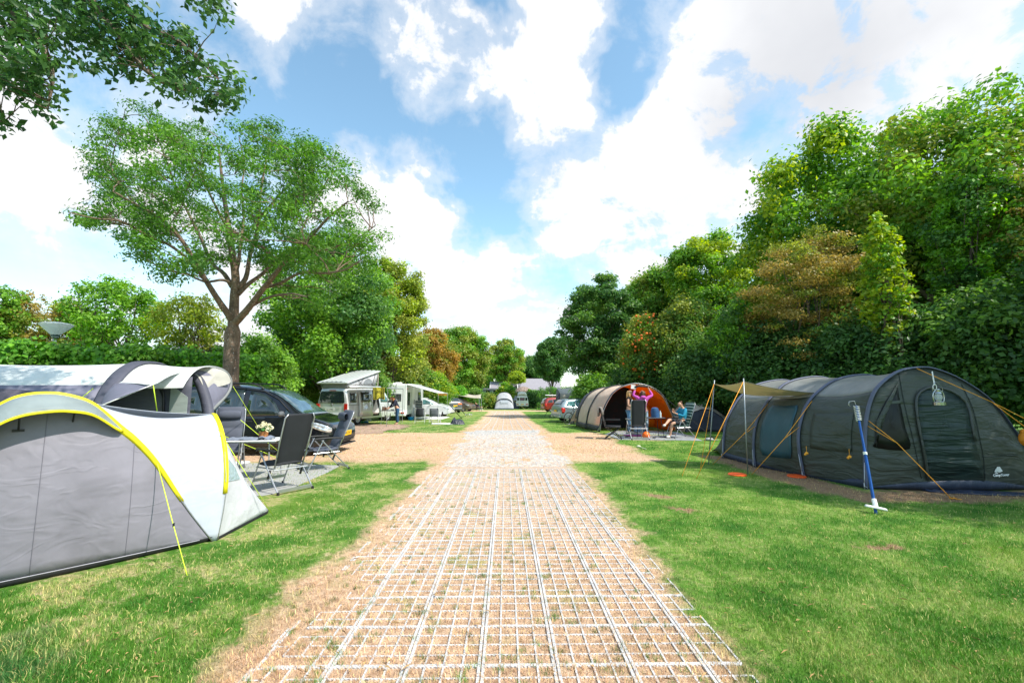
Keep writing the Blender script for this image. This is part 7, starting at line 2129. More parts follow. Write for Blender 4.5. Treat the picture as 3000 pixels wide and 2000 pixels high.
# ------------------------------------------------------------ left camp: table, towel, bag, tub, airer, folding chairs
def at(px, py, Y): v = W(px, py, Y); return v
yk = 24.3
a, b_ = G(1109, 1243), G(1165, 1244)
tcx = Vector(((a.x + b_.x) / 2, a.y + .25, gz(a.y)))
camp_table('grey camping table under the camper awning laden with jars', tcx, 0, 1.12, .60, .78, mat('grey_tabletop', (.30, .30, .31), .5), METAL)
def stand(o, loc): o.location = loc; return o
tz = tcx.z + .78
for k, (dx, cl, hh, nm, lb) in enumerate([(-.44, (.55, .16, .03), .20, 'jar', 'amber jar at the left end of the grey table'), (-.36, (.50, .09, .05), .28, 'bottle', 'tall red brown bottle on the grey table'),
        (-.28, (.70, .28, .12), .17, 'jar', 'squat orange jar on the grey table'), (-.20, (.62, .62, .62), .24, 'bottle', 'clear bottle right of the orange jar'), (.10, (.75, .77, .78), .07, 'bowl', 'white bowl before the woman on the grey table'), (.36, (.08, .14, .45), .17, 'tin', 'blue tin at the right end of the grey table')]):
    r = .045 if nm != 'bowl' else .11
    prof = {'jar': [(r, 0), (r * 1.05, .02), (r * 1.05, hh * .7), (r * .8, hh * .85), (r * .85, hh)], 'bottle': [(r * .8, 0), (r * .85, hh * .55), (r * .3, hh * .78), (r * .3, hh)], 'bowl': [(r * .5, 0), (r * .9, hh * .6), (r, hh), (r * .9, hh * .9)], 'tin': [(r, 0), (r, hh), (r * .9, hh + .01)]}[nm]
    o = MB().lathe(prof, (0, 0, 0), 14).build(nm, mat('c_' + nm + str(k), cl, .3), None, True); stand(o, (tcx.x + dx, tcx.y - .05 + .08 * (k % 2), tz)); tag(o, lb, nm)
def leafy_towel():
    Y = 22.25; p = W(1110, 1137, Y)
    root = thing('printed_towel', 'ochre towel printed with a black sunburst hanging from the camper awning rail', 'towel', (p.x, Y, 0))
    def L_(px, py): v = W(px, py, Y); return Vector((v.x - p.x, .03 * math.sin((px - 1092) * .35), v.z))
    rows = [[L_(1092 + 35 * i / 16 + (0 if j < 10 else .5), 1135 + (34 + 1.5 * math.sin(i * .5)) * j / 12) for i in range(17)] for j in range(13)]
    oc = mat('ochre_cloth', (.42, .38, .035), .85, var=.1); bk = mat('print_black', (.02, .02, .012), .85)
    sheet('cloth', rows, oc, root, .006)
    cx, cy = 1109.5, 1155.0
    pr = MB()
    def qd(a0, r0, r1, wd):
        c0, s0 = math.cos(a0), math.sin(a0); nx, ny = -s0, c0
        P = [(cx + c0 * r0 - nx * wd * .3, cy - s0 * r0 + ny * wd * .3), (cx + c0 * r1 - nx * wd, cy - s0 * r1 + ny * wd), (cx + c0 * r1 + nx * wd, cy - s0 * r1 - ny * wd), (cx + c0 * r0 + nx * wd * .3, cy - s0 * r0 - ny * wd * .3)]
        pr.add([L_(x, y) - Vector((0, .02, 0)) for x, y in P], [(0, 1, 2, 3)])
    for k in range(10): qd(math.pi * (k + .5) / 10, 4.5, 11.5, .75)
    def bar(x0, y0, x1, y1): pr.add([L_(x, y) - Vector((0, .02, 0)) for x, y in ((x0, y0), (x1, y0), (x1, y1), (x0, y1))], [(0, 1, 2, 3)])
    bar(1092.5, 1136, 1094, 1167); bar(1125, 1136, 1126.5, 1167); bar(1094, 1136, 1125, 1137.3); bar(1094, 1164.5, 1125, 1166.5)
    for k in range(9): bar(1095.5 + k * 3.3, 1158 + (k % 2) * 2, 1097 + k * 3.3, 1160 + (k % 2) * 2)
    for k in range(6):
        bar(1095 + (k % 2) * 1.2, 1139 + k * 2.8, 1096.6 + (k % 2), 1140.4 + k * 2.8); bar(1122 + (k % 2) * 1.2, 1139 + k * 2.8, 1123.6 + (k % 2), 1140.4 + k * 2.8)
    pr.build('sunburst_print', bk, root)
leafy_towel()
p = W(1101, 1200, 23.2)
o = MB().lathe([(.02, .75), (.03, .62), (.10, .40), (.16, .20), (.17, .06), (.12, 0)], (0, 0, 0), 14).build('plastic_bag', fabric('white_bag_cloth', (.78, .76, .74), .3, .4, .9, (9, 9, 5)), None, True)
o.location = (p.x, p.y, W(1101, 1211, 23.2).z); tag(o, 'bulging white plastic bag hanging from the camper door mirror', 'bag')
for lb, px, py, cl, sz in (('green cloth bundle lying under the camper tail', 1055, 1239, (.02, .28, .16), .16), ('blue cloth bundle beside the camper wheel', 1072, 1238, (.04, .22, .45), .12), ('white canister under the camper sill', 1077, 1232, (.7, .72, .72), .17)):
    g = G(px, py); o = MB().ball((0, 0, sz * .35), sz, 10, sc=(1.5, 1, .5 if 'white' not in lb else 1)).ball((sz * .8, 0, sz * .2), sz * .6, 8, sc=(1.2, 1, .5)).build('bundle' if 'cloth' in lb else 'canister', mat('b_' + lb[:5], cl, .7, var=.2), None, 'all'); o.location = g; tag(o, lb, 'bundle' if 'cloth' in lb else 'canister')

def folding_chair(label, loc, rz, cloth, frame, group=None, high=.92, jacket=None):
    root = thing('folding_chair', label, 'folding chair', loc, rz, group)
    for s_ in (-1, 1):
        x = s_ * .28
        MB().tube(crv([(x, .30, 0), (x, .26, .40), (x, .30, high - .08), (x * .9, .31, high - .01), (x * .78, .31, high)], 14), .014, 6).build('back_leg', frame, root, 'all')
        MB().tube([(x, -.30, 0), (x, -.24, .42), (x, -.20, .62)], .014, 6).build('leg', frame, root, 'all')
        MB().tube([(x, -.24, .62), (x, .28, .64)], .018, 6).build('armrest', mat('white_arm', (.72, .72, .70), .5), root)
        MB().tube([(x, -.28, .05), (x, .26, .40)], .010, 5).build('brace', frame, root)
    sheet('seat', [[Vector((x, y, .43 - .03 * math.sin(math.pi * (y + .25) / .5))) for x in (-.27, -.1, .1, .27)] for y in (-.25, -.1, .05, .25)], cloth, root, .012)
    sheet('backrest', [[Vector((x, .27 + .03 * (z - .5) + .03 * math.cos(x * 5) * .5, z)) for x in (-.27, -.13, 0, .13, .27)] for z in (.46, .6, .75, high - .02)], cloth, root, .012)
    MB().tube([(-.28, .29, .15), (.28, .29, .15)], .010, 5).build('crossbar', frame, root)
    return root
WFR = mat('white_frame', (.72, .72, .71), .35, .2); GRC = fabric('grey_chair_cloth', (.12, .13, .145), 0, .8, .4, (3, 3, 3))
g = G(1231, 1240); folding_chair('white framed folding chair with a dark jacket over its back, left of its twin', g, R(180 + 4), GRC, WFR, 'white framed folding chairs')
j = MB().grid([[Vector((x, -.31 - .03 * math.cos(x * 16), z)) for x in (-.2, -.13, -.07, 0, .07, .13, .2)] for z in (.42, .6, .8, .93)]).build('jacket', BLACK_PAD, None, 'all', solid=.04); j.location = g; tag(j, 'dark jacket hung over the back of the left folding chair', 'jacket')
g = G(1274, 1240); folding_chair('white framed folding chair with a plain grey back, right of its twin', g, R(180 - 4), GRC, WFR, 'white framed folding chairs')
g = G(1228, 1228); recliner('navy and white striped recliner behind the white framed folding chairs', g, R(20), None, WFR, stripes=(NAVY_STR, WHITE_STR), back=.92, tilt=12, simple=False)
# airer with hanging white cloth, orange cloth and blue tub
g = G(1205, 1228)
root = thing('clothes_airer', 'folding clothes airer hung with white and orange cloths by the motorhome', 'clothes airer', g)
for s_ in (-1, 1):
    for e in (-1, 1): MB().tube([(s_ * .35, 0 + e * .05, .80), (s_ * .42, e * .35, 0)], .014, 5).build('leg', WFR, root)
MB().tube([(-.4, -.1, .82), (.4, -.1, .82)], .01, 5).tube([(-.4, .1, .82), (.4, .1, .82)], .01, 5).build('rail', WFR, root)
sheet('white_cloth', [[Vector((-.22 + .55 * i / 10, -.14 - .02 * math.sin(i * 1.6), .84 - z * (1 - .15 * math.sin(i)))) for i in range(11)] for z in (0, .25, .5, .72)], fabric('wash_white', (.76, .76, .78), .2, .7, .5, (5, 5, 5)), root)
sheet('orange_cloth', [[Vector((-.42 + .16 * i / 4, -.13 - .02 * math.sin(i * 1.6), .86 - z)) for i in range(5)] for z in (0, .3, .6)], mat('wash_orange', (.80, .16, .03), .8), root)
g = G(1203, 1230)
o = MB().lathe([(.17, 0), (.21, .20), (.225, .205), (.215, .22), (.19, .20), (.16, .03)], (0, 0, 0), 20).build('tub', mat('blue_plastic', (.01, .26, .55), .4), None, True); o.location = g; tag(o, 'bright blue plastic tub on the grass under the airer', 'tub')
# pale mats
def groundpoly(name, pxs, m, label, cat, z=.012, dz=0.0):
    P = [G(x, y) for x, y in pxs]
    V = [p + Vector((0, 0, .002)) for p in P] + [p + Vector((0, 0, z)) for p in P]; n = len(P)
    o = MB().add(V, [tuple(range(n - 1, -1, -1)), tuple(range(n, 2 * n))] + [(i, (i + 1) % n, n + (i + 1) % n, n + i) for i in range(n)]).build(name, m)
    tag(o, label, cat); return o
WM = mat('white_mat', (.66, .66, .65), .8, var=.15, vscale=3)
groundpoly('ground_mat', ((1215, 1227), (1262, 1229), (1295, 1228), (1317, 1222), (1290, 1219), (1215, 1220)), WM, 'long white mat on the grass behind the folding chairs', 'mat', .03)
groundpoly('ground_mat', ((1264, 1243), (1326, 1244), (1324, 1240), (1266, 1239)), WM, 'narrow white strip of matting in front of the folding chairs', 'mat', .03)
GMAT = mat('grey_mat', (.27, .29, .31), .9, var=.2, vscale=3)
groundpoly('ground_mat', ((1772, 1272), (1815, 1288), (1920, 1289), (2058, 1291), (2020, 1276), (1985, 1266), (1900, 1262), (1800, 1262)), GMAT, 'grey mat spread before the orange lined porch', 'mat', .012)
g = G(1335, 1243)
o = MB().grid([[Vector((x, y * w, h * math.sin(a))) for y, a in [(-.5 + t, math.pi * t) for t in [i / 8 for i in range(9)]]] for x, w, h in ((-.30, .2, .05), (-.2, .4, .25), (-.08, .5, .42), (.05, .5, .25), (.2, .5, .30), (.38, .4, .24), (.50, .2, .06))]).build('bag', fabric('black_blue_bag', (.02, .025, .04), 0, .35, 1.0, (6, 6, 6), spec=.6), None, 'all'); o.location = g
tag(o, 'crumpled black and blue bag lying at the end of the white matting', 'bag')
g = G(1310, 1241)
for lb, p, q2 in (('long black prop leaning left of the pegs on the grass', (1318, 1186, 26.0), (1353, 1226)), ('shorter black prop behind the long one on the grass', (1352, 1202, 30), (1366, 1216)), ):
    e = G(*q2); o = MB().tube([W(*p) - e, (0, 0, 0)], .028, 6).ball((0, 0, .01), .05, 6).build('prop_pole', TRIM, None, 'all'); o.location = e; tag(o, lb, 'pole')
g = G(1364, 1221)
mb = MB()
for k in range(4):
    mb.tube([(k * .16, .05 * (k % 2), 0), (k * .16, .05 * (k % 2), .22)], .018, 5)
mb.tube([(0, 0, .22), (.48, .05, .22)], .018, 5); o = mb.build('wire_stand', METAL, None, 'all'); o.location = g; tag(o, 'little wire stand on the grass beside the black props', 'stand')
g = W(1410, 1197, 57); g.z = gz(57)
root = thing('camp_stool', 'small three legged stool by the far awning poles', 'stool', g)
MB().lathe([(.20, .42), (.21, .46), (.19, .48)], (0, 0, 0), 12).build('seat', mat('stool_tan', (.55, .42, .25), .7), root, True)
for k in range(3): MB().tube([(.05 * math.cos(k * 2.1), .05 * math.sin(k * 2.1), .42), (.2 * math.cos(k * 2.1), .2 * math.sin(k * 2.1), 0)], .02, 5).build('leg', WFR, root)

# ------------------------------------------------------------ right group furniture
g = G(1797, 1285)
def director():
    root = thing('folding_armchair', 'black folding armchair with clothes over its back left of the mat', 'camping chair', g, R(75))
    fm = mat('black_tube', (.025, .025, .027), .4, .4)
    for s_ in (-1, 1):
        x = s_ * .28
        MB().tube([(x, -.28, .02), (x, .26, .42)], .015, 5).build('leg', fm, root); MB().tube([(x, .28, .02), (x, -.26, .42)], .015, 5).build('leg', fm, root)
        MB().tube([(x, -.26, .42), (x, .26, .42), (x * .95, .42, 1.05)], .015, 5).build('side_frame', fm, root, 'all')
        MB().box((x, 0, .66), (.05, .50, .025)).build('armrest', fm, root, bevel=.006)
    MB().tube([(-.28, -.28, .02), (.28, -.28, .02)], .012, 5).tube([(-.28, .28, .02), (.28, .28, .02)], .012, 5).build('crossbar', fm, root)
    sheet('seat', [[Vector((x, y, .44)) for x in (-.26, 0, .26)] for y in (-.26, 0, .24)], BLACK_PAD, root, .02)
    sheet('backrest', [[Vector((x, .30 + (z - .5) * .25, z)) for x in (-.25, 0, .25)] for z in (.5, .8, 1.05)], BLACK_PAD, root, .03)
director()
v = Vector((g.x, g.y, 0))
o = MB().grid([[Vector((x, y + .02 * math.sin(x * 20), z)) for x in (-.22, -.1, 0, .1, .22)] for y, z in ((-.05, .82), (-.04, .95), (-.01, 1.05), (.03, 1.09), (.07, 1.06), (.09, .95), (.10, .78))]).build('coat', fabric('pale_patterned_cloth', (.20, .18, .17), 0, .8, .6, (7, 7, 7)), None, 'all', solid=.03)
o.location = v; o.rotation_euler = (0, 0, R(75)); o.location = v + Vector((-.40, .0, 0)); tag(o, 'pale coat thrown over the back of the black folding armchair', 'coat')
gA, gB = G(1850, 1288), G(1903, 1288)
recliner('tall black recliner with its back to the camera in front of the porch', (gA + gB) / 2 + Vector((0, .42, 0)), R(180), BLACK_PAD, METAL, back=.92, tilt=8, armm=METAL)
gb = G(1995, 1283) + Vector((0, .1, 0))
BOYRZ = aim((0, 0, 0), (-1, -.25, 0))
recliner('green striped recliner in which the boy sits', gb, BOYRZ, None, METAL, stripes=(GREEN_STR, CREAM_STR), back=.86, tilt=20)
tb = W(1885, 1225, 16.3); tb.z = 0
camp_table('dark camping table in the orange lined porch', tb + Vector((.15, 0, 0)), 0, 1.15, .60, .70, mat('dark_tabletop', (.08, .085, .09), .5), mat('black_tube', (0, 0, 0)))
for lb, dx, cl, prof, nm in (('clear water bottle with a green cap on the porch table', .47, (.60, .68, .68), [(.04, 0), (.042, .15), (.018, .21), (.018, .24)], 'bottle'), ('blue cool bag standing on the porch table', .28, (.03, .09, .22), [(.14, 0), (.15, .2), (.12, .33), (.05, .36)], 'cool_bag'), ('folded white cloth on the left end of the porch table', -.36, (.72, .72, .72), [(.12, 0), (.11, .03), (.03, .05)], 'cloth')):
    o = MB().lathe(prof, (0, 0, 0), 12).build(nm, mat('r_' + nm, cl, .4, var=.2), None, True); o.location = tb + Vector((.15 + dx, 0, .70)); tag(o, lb, nm.replace('_', ' '))
g = G(1893, 1286); o = MB().ball((0, 0, .13), .13, 24).build('ball', mat('orange_ball', (.90, .16, .02), .3, var=.1, vscale=14), None, 'all'); o.location = g; tag(o, 'bright orange ball on the grey mat behind the tall black recliner', 'ball')
g = G(1878, 1276)
root = thing('cool_box', 'pale blue cool box standing behind the tall black recliner', 'cool box', g + Vector((.05, .25, 0)))
MB().box((0, 0, .16), (.42, .28, .32), taper=1.04).build('body', mat('coolbox_blue', (.25, .38, .55), .5), root, bevel=.02); MB().box((0, 0, .35), (.44, .30, .07)).build('lid', mat('coolbox_white', (.7, .72, .74), .5), root, bevel=.015)
g = G(1862, 1279); o = MB().grid([[Vector((x, y, .02 + .05 * abs(mnoise.noise(Vector((x * 6, y * 6, 3)))))) for x in [i * .06 for i in range(13)]] for y in [j * .05 for j in range(7)]]).build('blanket', fabric('magenta_print', (.55, .10, .36), 0, .8, .6, (8, 8, 8)), None, 'all', solid=.02); o.location = g + Vector((-.35, 0, .01)); tag(o, 'crumpled pink blanket on the grey mat in the porch', 'blanket')
g = G(2078, 1290); o = MB().ball((0, 0, .04), .10, 8, sc=(1.6, 1, .6)).tube([(-.2, 0, .015), (.1, .05, .02), (.3, 0, .015)], .012, 5).build('shoe_bag', mat('dark_white', (.30, .30, .31), .6, var=.8, vscale=20), None, 'all'); o.location = g; tag(o, 'small dark and white bag on the grass right of the mat', 'bag')

# bicycles against the estate car
def bicycle(label, px0, px1, py, Y, lean, frame_c):
    a, b_ = W(px0, py, Y), W(px1, py, Y + .4); L = 1.02
    base = Vector((a.x, a.y, gz(Y)))
    root = thing('bicycle', label, 'bicycle', base, math.atan2(b_.y - a.y, b_.x - a.x), 'bicycles beside the silver blue estate car')
    root.rotation_euler = (lean, 0, math.atan2(b_.y - a.y, b_.x - a.x)); r = .34
    for x in (0, L):
        wl = D.objects.new('wheel', None); COL.objects.link(wl); wl.parent = root; wl.location = (x, 0, r)
        MB().lathe([(r * .93, -.012), (r, -.016), (r, .016), (r * .93, .012)], (0, 0, 0), 32, 'Y').build('tyre', RUBBER, wl, True) if False else MB().tube([(r * .96 * math.cos(k * math.pi / 16), 0, r * .96 * math.sin(k * math.pi / 16)) for k in range(33)], .020, 6, cap=False).build('tyre', RUBBER, wl, 'all')
        sp = MB().tube([(r * .90 * math.cos(k * math.pi / 16), 0, r * .90 * math.sin(k * math.pi / 16)) for k in range(33)], .010, 5, cap=False)
        for k in range(12): sp.tube([(0, 0, 0), (r * .9 * math.cos(k * math.pi / 6), 0, r * .9 * math.sin(k * math.pi / 6))], .003, 3)
        sp.build('rim', METAL, wl, 'all')
    fm = mat('bike_' + label[:5], frame_c, .4)
    MB().tube([(0, 0, r), (.34, 0, .85)], .014, 6).tube([(.34, 0, .85), (.80, 0, .88)], .016, 6).tube([(.80, 0, .88), (.46, 0, .30)], .016, 6).tube([(.46, 0, .30), (.34, 0, .85)], .016, 6).tube([(.46, 0, .30), (0, 0, r)], .012, 6).tube([(.76, 0, 1.0), (.82, 0, .85), (L, 0, r)], .014, 6).build('frame', fm, root, 'all')
    MB().tube([(.34, 0, .85), (.32, 0, .95)], .012, 6).ball((.31, 0, .97), .12, 8, sc=(1.1, .55, .3)).build('saddle', BLACKM, root, 'all')
    MB().tube([(.72, -.28, 1.04), (.80, -.1, 1.06), (.80, .1, 1.06), (.72, .28, 1.04)], .013, 6).build('handlebar', BLACKM, root, 'all')
    MB().lathe([(.02, -.03), (.09, -.028), (.09, -.02), (.02, .03)], (.46, 0, .30), 16, 'Y').build('crank', METAL, root, True)
bicycle('black bicycle standing nearer the car tail', 1664, 1690, 1240, 24.0, .10, (.02, .02, .02))
bicycle('dark red bicycle standing against the beige tent side', 1684, 1706, 1238, 24.6, .12, (.20, .03, .02))

# ------------------------------------------------------------ people
SKIN = mat('skin', (.55, .31, .21), .5, var=.06)
def graph(name, V, E, m, parent, sub=1):
    """V: {key: (pos, radius)}; grows one continuous surface round the joints with the Skin modifier"""
    keys = list(V); idx = {k: i for i, k in enumerate(keys)}
    me_ = D.meshes.new(name); me_.from_pydata([tuple(V[k][0]) for k in keys], [(idx[a], idx[b_]) for a, b_ in E], [])
    o = D.objects.new(name, me_); COL.objects.link(o); o.parent = parent
    sk = o.modifiers.new('skin', 'SKIN'); sk.use_smooth_shade = True
    for i, k in enumerate(keys):
        r = V[k][1]; me_.skin_vertices[0].data[i].radius = (r, r) if not isinstance(r, tuple) else r
        me_.skin_vertices[0].data[i].use_root = (i == 0)
    sb = o.modifiers.new('sub', 'SUBSURF'); sb.levels = sub; sb.render_levels = sub
    me_.materials.append(m)
    bpy.context.view_layer.update()
    dg = bpy.context.evaluated_depsgraph_get(); nm = D.meshes.new_from_object(o.evaluated_get(dg)); o.modifiers.clear(); o.data = nm
    nm.polygons.foreach_set('use_smooth', [True] * len(nm.polygons))
    if not nm.materials: nm.materials.append(m)
    return o
def V3(*a): return Vector(a)
def person(label, loc, rz, J, top, top_c, leg, leg_c, hair_c, hair='long', sleeves=2, legcover=2, shoes=None, scale=1.0, hood=False):
    """local frame: facing -y. J holds joint positions in metres."""
    root = thing('person', label, 'person', loc, rz); root.scale = (scale,) * 3
    h = J['head']; fwd = J.get('face', V3(0, -1, 0)).normalized(); upv = J.get('headup', V3(0, 0, 1)).normalized()
    side = fwd.cross(upv).normalized()
    V = {'pelvis': (J['pelvis'], .125), 'waist': (J['pelvis'] * .5 + J['chest'] * .5, .105), 'chest': (J['chest'], .125), 'neck': (J['neck'], .052), 'jaw': (h - upv * .06 + fwd * .022, .066), 'skull': (h + upv * .02, .088), 'crown': (h + upv * .075 - fwd * .01, .070)}
    E = [('pelvis', 'waist'), ('waist', 'chest'), ('chest', 'neck'), ('neck', 'jaw'), ('jaw', 'skull'), ('skull', 'crown')]
    V['nose'] = (h - upv * .012 + fwd * .100, .011); E.append(('skull', 'nose'))
    for s_, t in (('l', 1), ('r', -1)):
        sh, el, wr = J['sh' + s_], J['el' + s_], J['wr' + s_]
        V.update({'sh' + s_: (sh, .055), 'um' + s_: ((sh + el) / 2, .045), 'el' + s_: (el, .037), 'wr' + s_: (wr, .025)})
        E += [('chest', 'sh' + s_), ('sh' + s_, 'um' + s_), ('um' + s_, 'el' + s_), ('el' + s_, 'wr' + s_)]
        d = (wr - el).normalized(); cu = J.get('curl' + s_, V3(0, -1, 0)); cu = (cu - d * cu.dot(d)).normalized(); sd = d.cross(cu)
        pm_ = wr + d * .07; V['palm' + s_] = (pm_, (.034, .022)); E.append(('wr' + s_, 'palm' + s_))
        for k in range(4):
            o_ = (k - 1.5) * .018; ln = (.070, .080, .076, .060)[k]
            a_ = pm_ + sd * o_ + d * .025; b_ = a_ + d * ln * .5 + cu * ln * .2; c_ = b_ + d * ln * .2 + cu * ln * .45
            V.update({f'f{s_}{k}a': (a_, .0095), f'f{s_}{k}b': (b_, .0085), f'f{s_}{k}c': (c_, .0075)}); E += [('palm' + s_, f'f{s_}{k}a'), (f'f{s_}{k}a', f'f{s_}{k}b'), (f'f{s_}{k}b', f'f{s_}{k}c')]
        a_ = wr + d * .035 - sd * .035; b_ = a_ + d * .03 - sd * .012 + cu * .02
        V.update({f't{s_}a': (a_, .011), f't{s_}b': (b_ + cu * .01, .009)}); E += [('palm' + s_, f't{s_}a'), (f't{s_}a', f't{s_}b')]
        hp, kn, an, to = J['hp' + s_], J['kn' + s_], J['an' + s_], J['to' + s_]
        V.update({'hp' + s_: (hp, .092), 'th' + s_: ((hp + kn) / 2, .075), 'kn' + s_: (kn, .056), 'ca' + s_: (kn * .65 + an * .35, .054), 'an' + s_: (an, .036), 'to' + s_: (to, .032)})
        E += [('pelvis', 'hp' + s_), ('hp' + s_, 'th' + s_), ('th' + s_, 'kn' + s_), ('kn' + s_, 'ca' + s_), ('ca' + s_, 'an' + s_), ('an' + s_, 'to' + s_)]
    graph('body', V, E, SKIN, root)
    for s_ in (-1, 1):
        MB().ball(h + fwd * .080 + side * .032 * s_ + upv * .012, .009, 6).build('eye', mat('eye_dark', (.03, .02, .02), .3), root, 'all')
        MB().ball(h + side * .088 * s_ - upv * .005, .028, 6, sc=(.5, .8, 1.1)).build('ear', SKIN, root, 'all')
    MB().ball(h + fwd * .088 - upv * .050, .016, 6, sc=(1.6, .6, .5)).build('mouth', mat('lips', (.42, .14, .12), .5), root, 'all')
    # clothes
    T = {'v': (J['pelvis'] - (J['chest'] - J['pelvis']) * .26, .130), 'w': (J['pelvis'] + V3(0, 0, .02), .136), 'm': (J['pelvis'] * .5 + J['chest'] * .5, .128), 'c': (J['chest'], .148), 'n': (J['neck'] * .6 + J['chest'] * .4, .075)}
    TE = [('v', 'w'), ('w', 'm'), ('m', 'c'), ('c', 'n')]
    for s_ in 'lr':
        sh, el, wr = J['sh' + s_], J['el' + s_], J['wr' + s_]
        T['s' + s_] = (sh, .070); TE.append(('c', 's' + s_))
        if sleeves >= 1: T['u' + s_] = (sh * .45 + el * .55, .060); TE.append(('s' + s_, 'u' + s_))
        else: T['u' + s_] = (sh * .75 + el * .25, .060); TE.append(('s' + s_, 'u' + s_))
        if sleeves >= 2: T['e' + s_] = (el, .054); T['f' + s_] = (el * .2 + wr * .8, .040); TE += [('u' + s_, 'e' + s_), ('e' + s_, 'f' + s_)]
    cm = fabric('cl_' + top_c[0], top_c[1], 0, .85, .5, (5, 5, 5), wdist=.03)
    graph(top, T, TE, cm, root)
    if hood: MB().ball(J['neck'] - fwd * .07 - V3(0, 0, .03), .10, 10, sc=(1.1, .8, .7)).build('hood', cm, root, 'all')
    Lg = {'p': (J['pelvis'] + V3(0, 0, .02), .118)}; LE = []
    for s_ in 'lr':
        hp, kn, an = J['hp' + s_], J['kn' + s_], J['an' + s_]
        Lg['h' + s_] = (hp - V3(0, 0, .03), .096); LE.append(('p', 'h' + s_)); Lg['t' + s_] = (hp * .5 + kn * .5, .086); LE.append(('h' + s_, 't' + s_)); Lg['k' + s_] = (hp * .12 + kn * .88, .076); LE.append(('t' + s_, 'k' + s_))
        if legcover >= 2:
            Lg['c' + s_] = (kn * .5 + an * .5, .066); Lg['a' + s_] = (an + V3(0, 0, .03), .060); LE += [('k' + s_, 'c' + s_), ('c' + s_, 'a' + s_)]
    graph(leg, Lg, LE, fabric('cl_' + leg_c[0], leg_c[1], 0, .85, .5, (6, 6, 6), wdist=.02), root)
    hm = mat('hair_' + hair_c[0], hair_c[1], .5, var=.3, vscale=25)
    H = {'a': (h + upv * .062 - fwd * .022, .090), 'b': (h - fwd * .050 + upv * .005, .084)}; HE = [('a', 'b')]
    if hair == 'long':
        for s_ in (-1, 1):
            H[f'c{s_}'] = (h + side * s_ * .078 - upv * .05 - fwd * .03, .030); H[f'd{s_}'] = (J['neck'] + side * s_ * .095 - upv * .04 + fwd * .02, .032); H[f'e{s_}'] = (J['neck'] + side * s_ * .09 - upv * .12 + fwd * .06, .018)
            HE += [('b', f'c{s_}'), (f'c{s_}', f'd{s_}'), (f'd{s_}', f'e{s_}')]
        H['f'] = (J['neck'] - fwd * .05 + upv * .02, .055); H['g'] = (J['neck'] - fwd * .08 - upv * .11, .034); HE += [('b', 'f'), ('f', 'g')]
    graph('hair', H, HE, hm, root)
    if shoes:
        for s_ in 'lr':
            an, to = J['an' + s_], J['to' + s_]
            graph('shoe', {'a': (an - V3(0, 0, .03), .050), 'b': ((an + to) / 2 - V3(0, 0, .01), .048), 'c': (to, .044)}, [('a', 'b'), ('b', 'c')], mat('shoe_' + shoes[0], shoes[1], .6), root)
    return root
def base_pose(): return dict(pelvis=V3(0, 0, .93), chest=V3(0, -.01, 1.28), neck=V3(0, .0, 1.46), head=V3(0, -.02, 1.60), shl=V3(.17, 0, 1.38), shr=V3(-.17, 0, 1.38),
    ell=V3(.24, .03, 1.10), elr=V3(-.24, .03, 1.10), wrl=V3(.25, -.08, .86), wrr=V3(-.25, -.08, .86), hpl=V3(.09, 0, .88), hpr=V3(-.09, 0, .88), knl=V3(.10, -.02, .48), knr=V3(-.10, -.02, .48), anl=V3(.10, .02, .08), anr=V3(-.10, .02, .08), tol=V3(.11, -.14, .035), tor=V3(-.11, -.14, .035))
# woman bent over the table under the camper awning, seen from her front left
J = base_pose(); J.update(chest=V3(.0, -.16, 1.22), neck=V3(0, -.26, 1.37), head=V3(0, -.36, 1.46), face=V3(0, -.75, -.65), headup=V3(0, -.65, .75), shl=V3(.17, -.17, 1.32), shr=V3(-.17, -.17, 1.32), ell=V3(.22, -.28, 1.04), elr=V3(-.22, -.30, 1.04), wrl=V3(.08, -.46, .92), wrr=V3(-.10, -.48, .92))
g = G(1163, 1243)
person('woman in a navy blouse and jeans bending over the grey camping table', g, R(-62), J, 'blouse', ('navy', (.025, .030, .055)), 'jeans', ('denim', (.03, .095, .19)), ('ginger', (.42, .17, .06)), 'long', 2)
# woman in black, facing right
J = base_pose(); J.update(elr=V3(-.26, -.02, 1.10), wrr=V3(-.10, -.25, 1.09), ell=V3(.22, -.10, 1.12), wrl=V3(.16, -.24, 1.33), curll=V3(0, 0, 1), head=V3(0, -.03, 1.60), face=V3(.35, -1, .0))
g = W(1846, 1268, 17.0); g.z = 0
person('woman in a black top with long blond hair standing inside the orange lined porch', g, R(62), J, 'top', ('black', (.012, .012, .014)), 'jeans', ('blue', (.10, .22, .36)), ('blond', (.58, .33, .13)), 'long', 0)
# woman in pink seen from behind, both arms up
J = base_pose(); J.update(ell=V3(.36, -.04, 1.50), elr=V3(-.36, -.04, 1.50), wrl=V3(.25, -.10, 1.74), wrr=V3(-.25, -.10, 1.74), shl=V3(.19, 0, 1.42), shr=V3(-.19, 0, 1.42), curll=V3(-1, 0, 0), curlr=V3(1, 0, 0), head=V3(0, -.04, 1.62))
g = W(1887, 1272, 16.75); g.z = 0
person('woman in a magenta hooded sweater seen from behind with both arms raised', g, R(172), J, 'sweater', ('magenta', (.55, .09, .42)), 'jeans', ('pale', (.32, .46, .60)), ('brown', (.09, .045, .025)), 'long', 2, scale=.99, hood=True)
p = g + V3(0, .09, 0)
root = thing('inflatable_strap', 'black and white bundle held above the head of the woman in magenta', 'bundle', p)
MB().tube([(-.28, 0, 1.80), (-.1, 0, 1.84), (.1, 0, 1.82), (.28, 0, 1.81)], .035, 8).build('roll', mat('black_cloth_roll', (.02, .02, .022), .7), root, 'all')
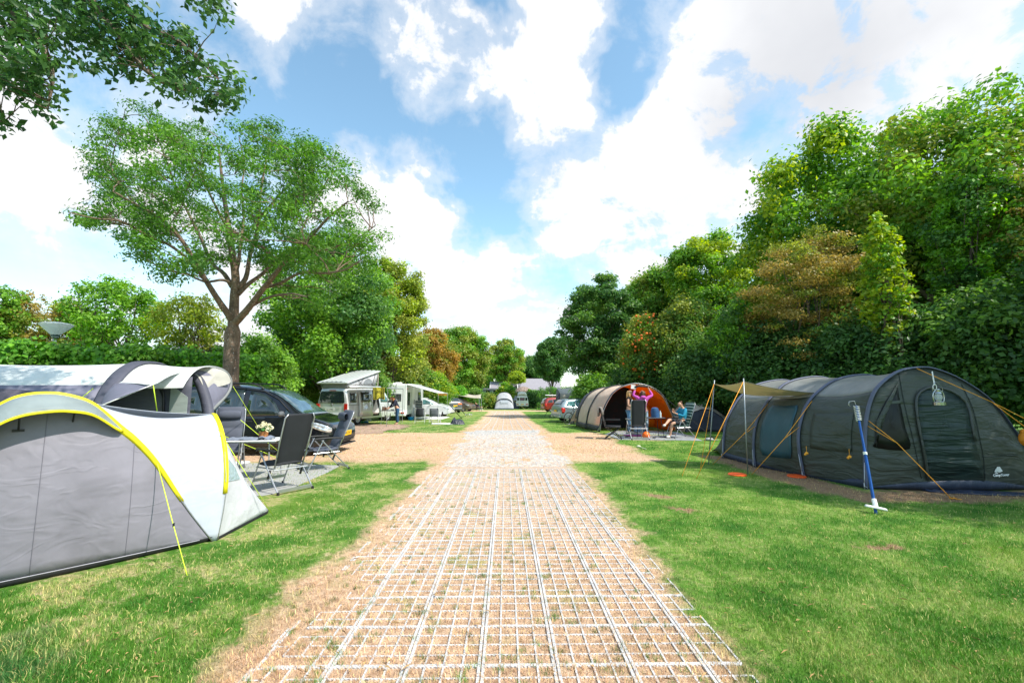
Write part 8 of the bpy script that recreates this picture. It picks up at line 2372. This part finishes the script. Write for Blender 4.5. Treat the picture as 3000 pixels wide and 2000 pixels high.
MB().box((-.33, 0, 1.80), (.17, .03, .15), ry=.1).build('white_flap', mat('white_flap', (.75, .75, .74), .6), root, bevel=.01)
# boy sitting cross legged in the striped recliner, reading
J = dict(pelvis=V3(0, .12, .56), chest=V3(0, .20, .90), neck=V3(0, .15, 1.07), head=V3(0, .07, 1.19), face=V3(0, -.85, -.5), headup=V3(0, -.45, .9), shl=V3(.16, .17, 1.00), shr=V3(-.16, .17, 1.00), ell=V3(.24, .02, .76), elr=V3(-.22, .02, .78), wrl=V3(.08, -.18, .86), wrr=V3(-.06, -.16, .92), curll=V3(0, 0, 1), curlr=V3(0, 0, 1),
         hpl=V3(.09, .06, .54), hpr=V3(-.09, .06, .54), knl=V3(.10, -.36, .52), knr=V3(-.05, -.36, .64), anl=V3(.08, -.44, .10), anr=V3(.22, -.70, .50), tol=V3(.08, -.60, .04), tor=V3(.26, -.84, .46))
person('boy in a blue sweater and shorts reading with one leg crossed in the striped recliner', gb, BOYRZ, J, 'sweater', ('teal_blue', (.015, .22, .36)), 'shorts', ('dark_shorts', (.03, .035, .045)), ('chestnut', (.14, .065, .03)), 'short', 2, 1, ('white', (.62, .62, .60)))
# figure crouching by the far awning
J = base_pose(); J.update(pelvis=V3(0, .15, .38), chest=V3(0, -.08, .66), neck=V3(0, -.18, .80), head=V3(0, -.26, .92), shl=V3(.17, -.1, .74), shr=V3(-.17, -.1, .74), ell=V3(.22, -.22, .52), elr=V3(-.22, -.22, .52), wrl=V3(.12, -.40, .42), wrr=V3(-.12, -.40, .42), hpl=V3(.09, .12, .36), hpr=V3(-.09, .12, .36), knl=V3(.14, -.26, .50), knr=V3(-.14, -.26, .50), anl=V3(.12, -.08, .08), anr=V3(-.12, -.08, .08), tol=V3(.12, -.22, .035), tor=V3(-.12, -.22, .035))
g = W(1400, 1197, 56); g.z = gz(56)
person('person in dark clothes crouching by the far awning poles', g, R(-80), J, 'jacket', ('dark_jacket', (.015, .018, .030)), 'trousers', ('dark_trousers', (.02, .022, .035)), ('dark', (.03, .02, .015)), 'short', 2, scale=1.05)
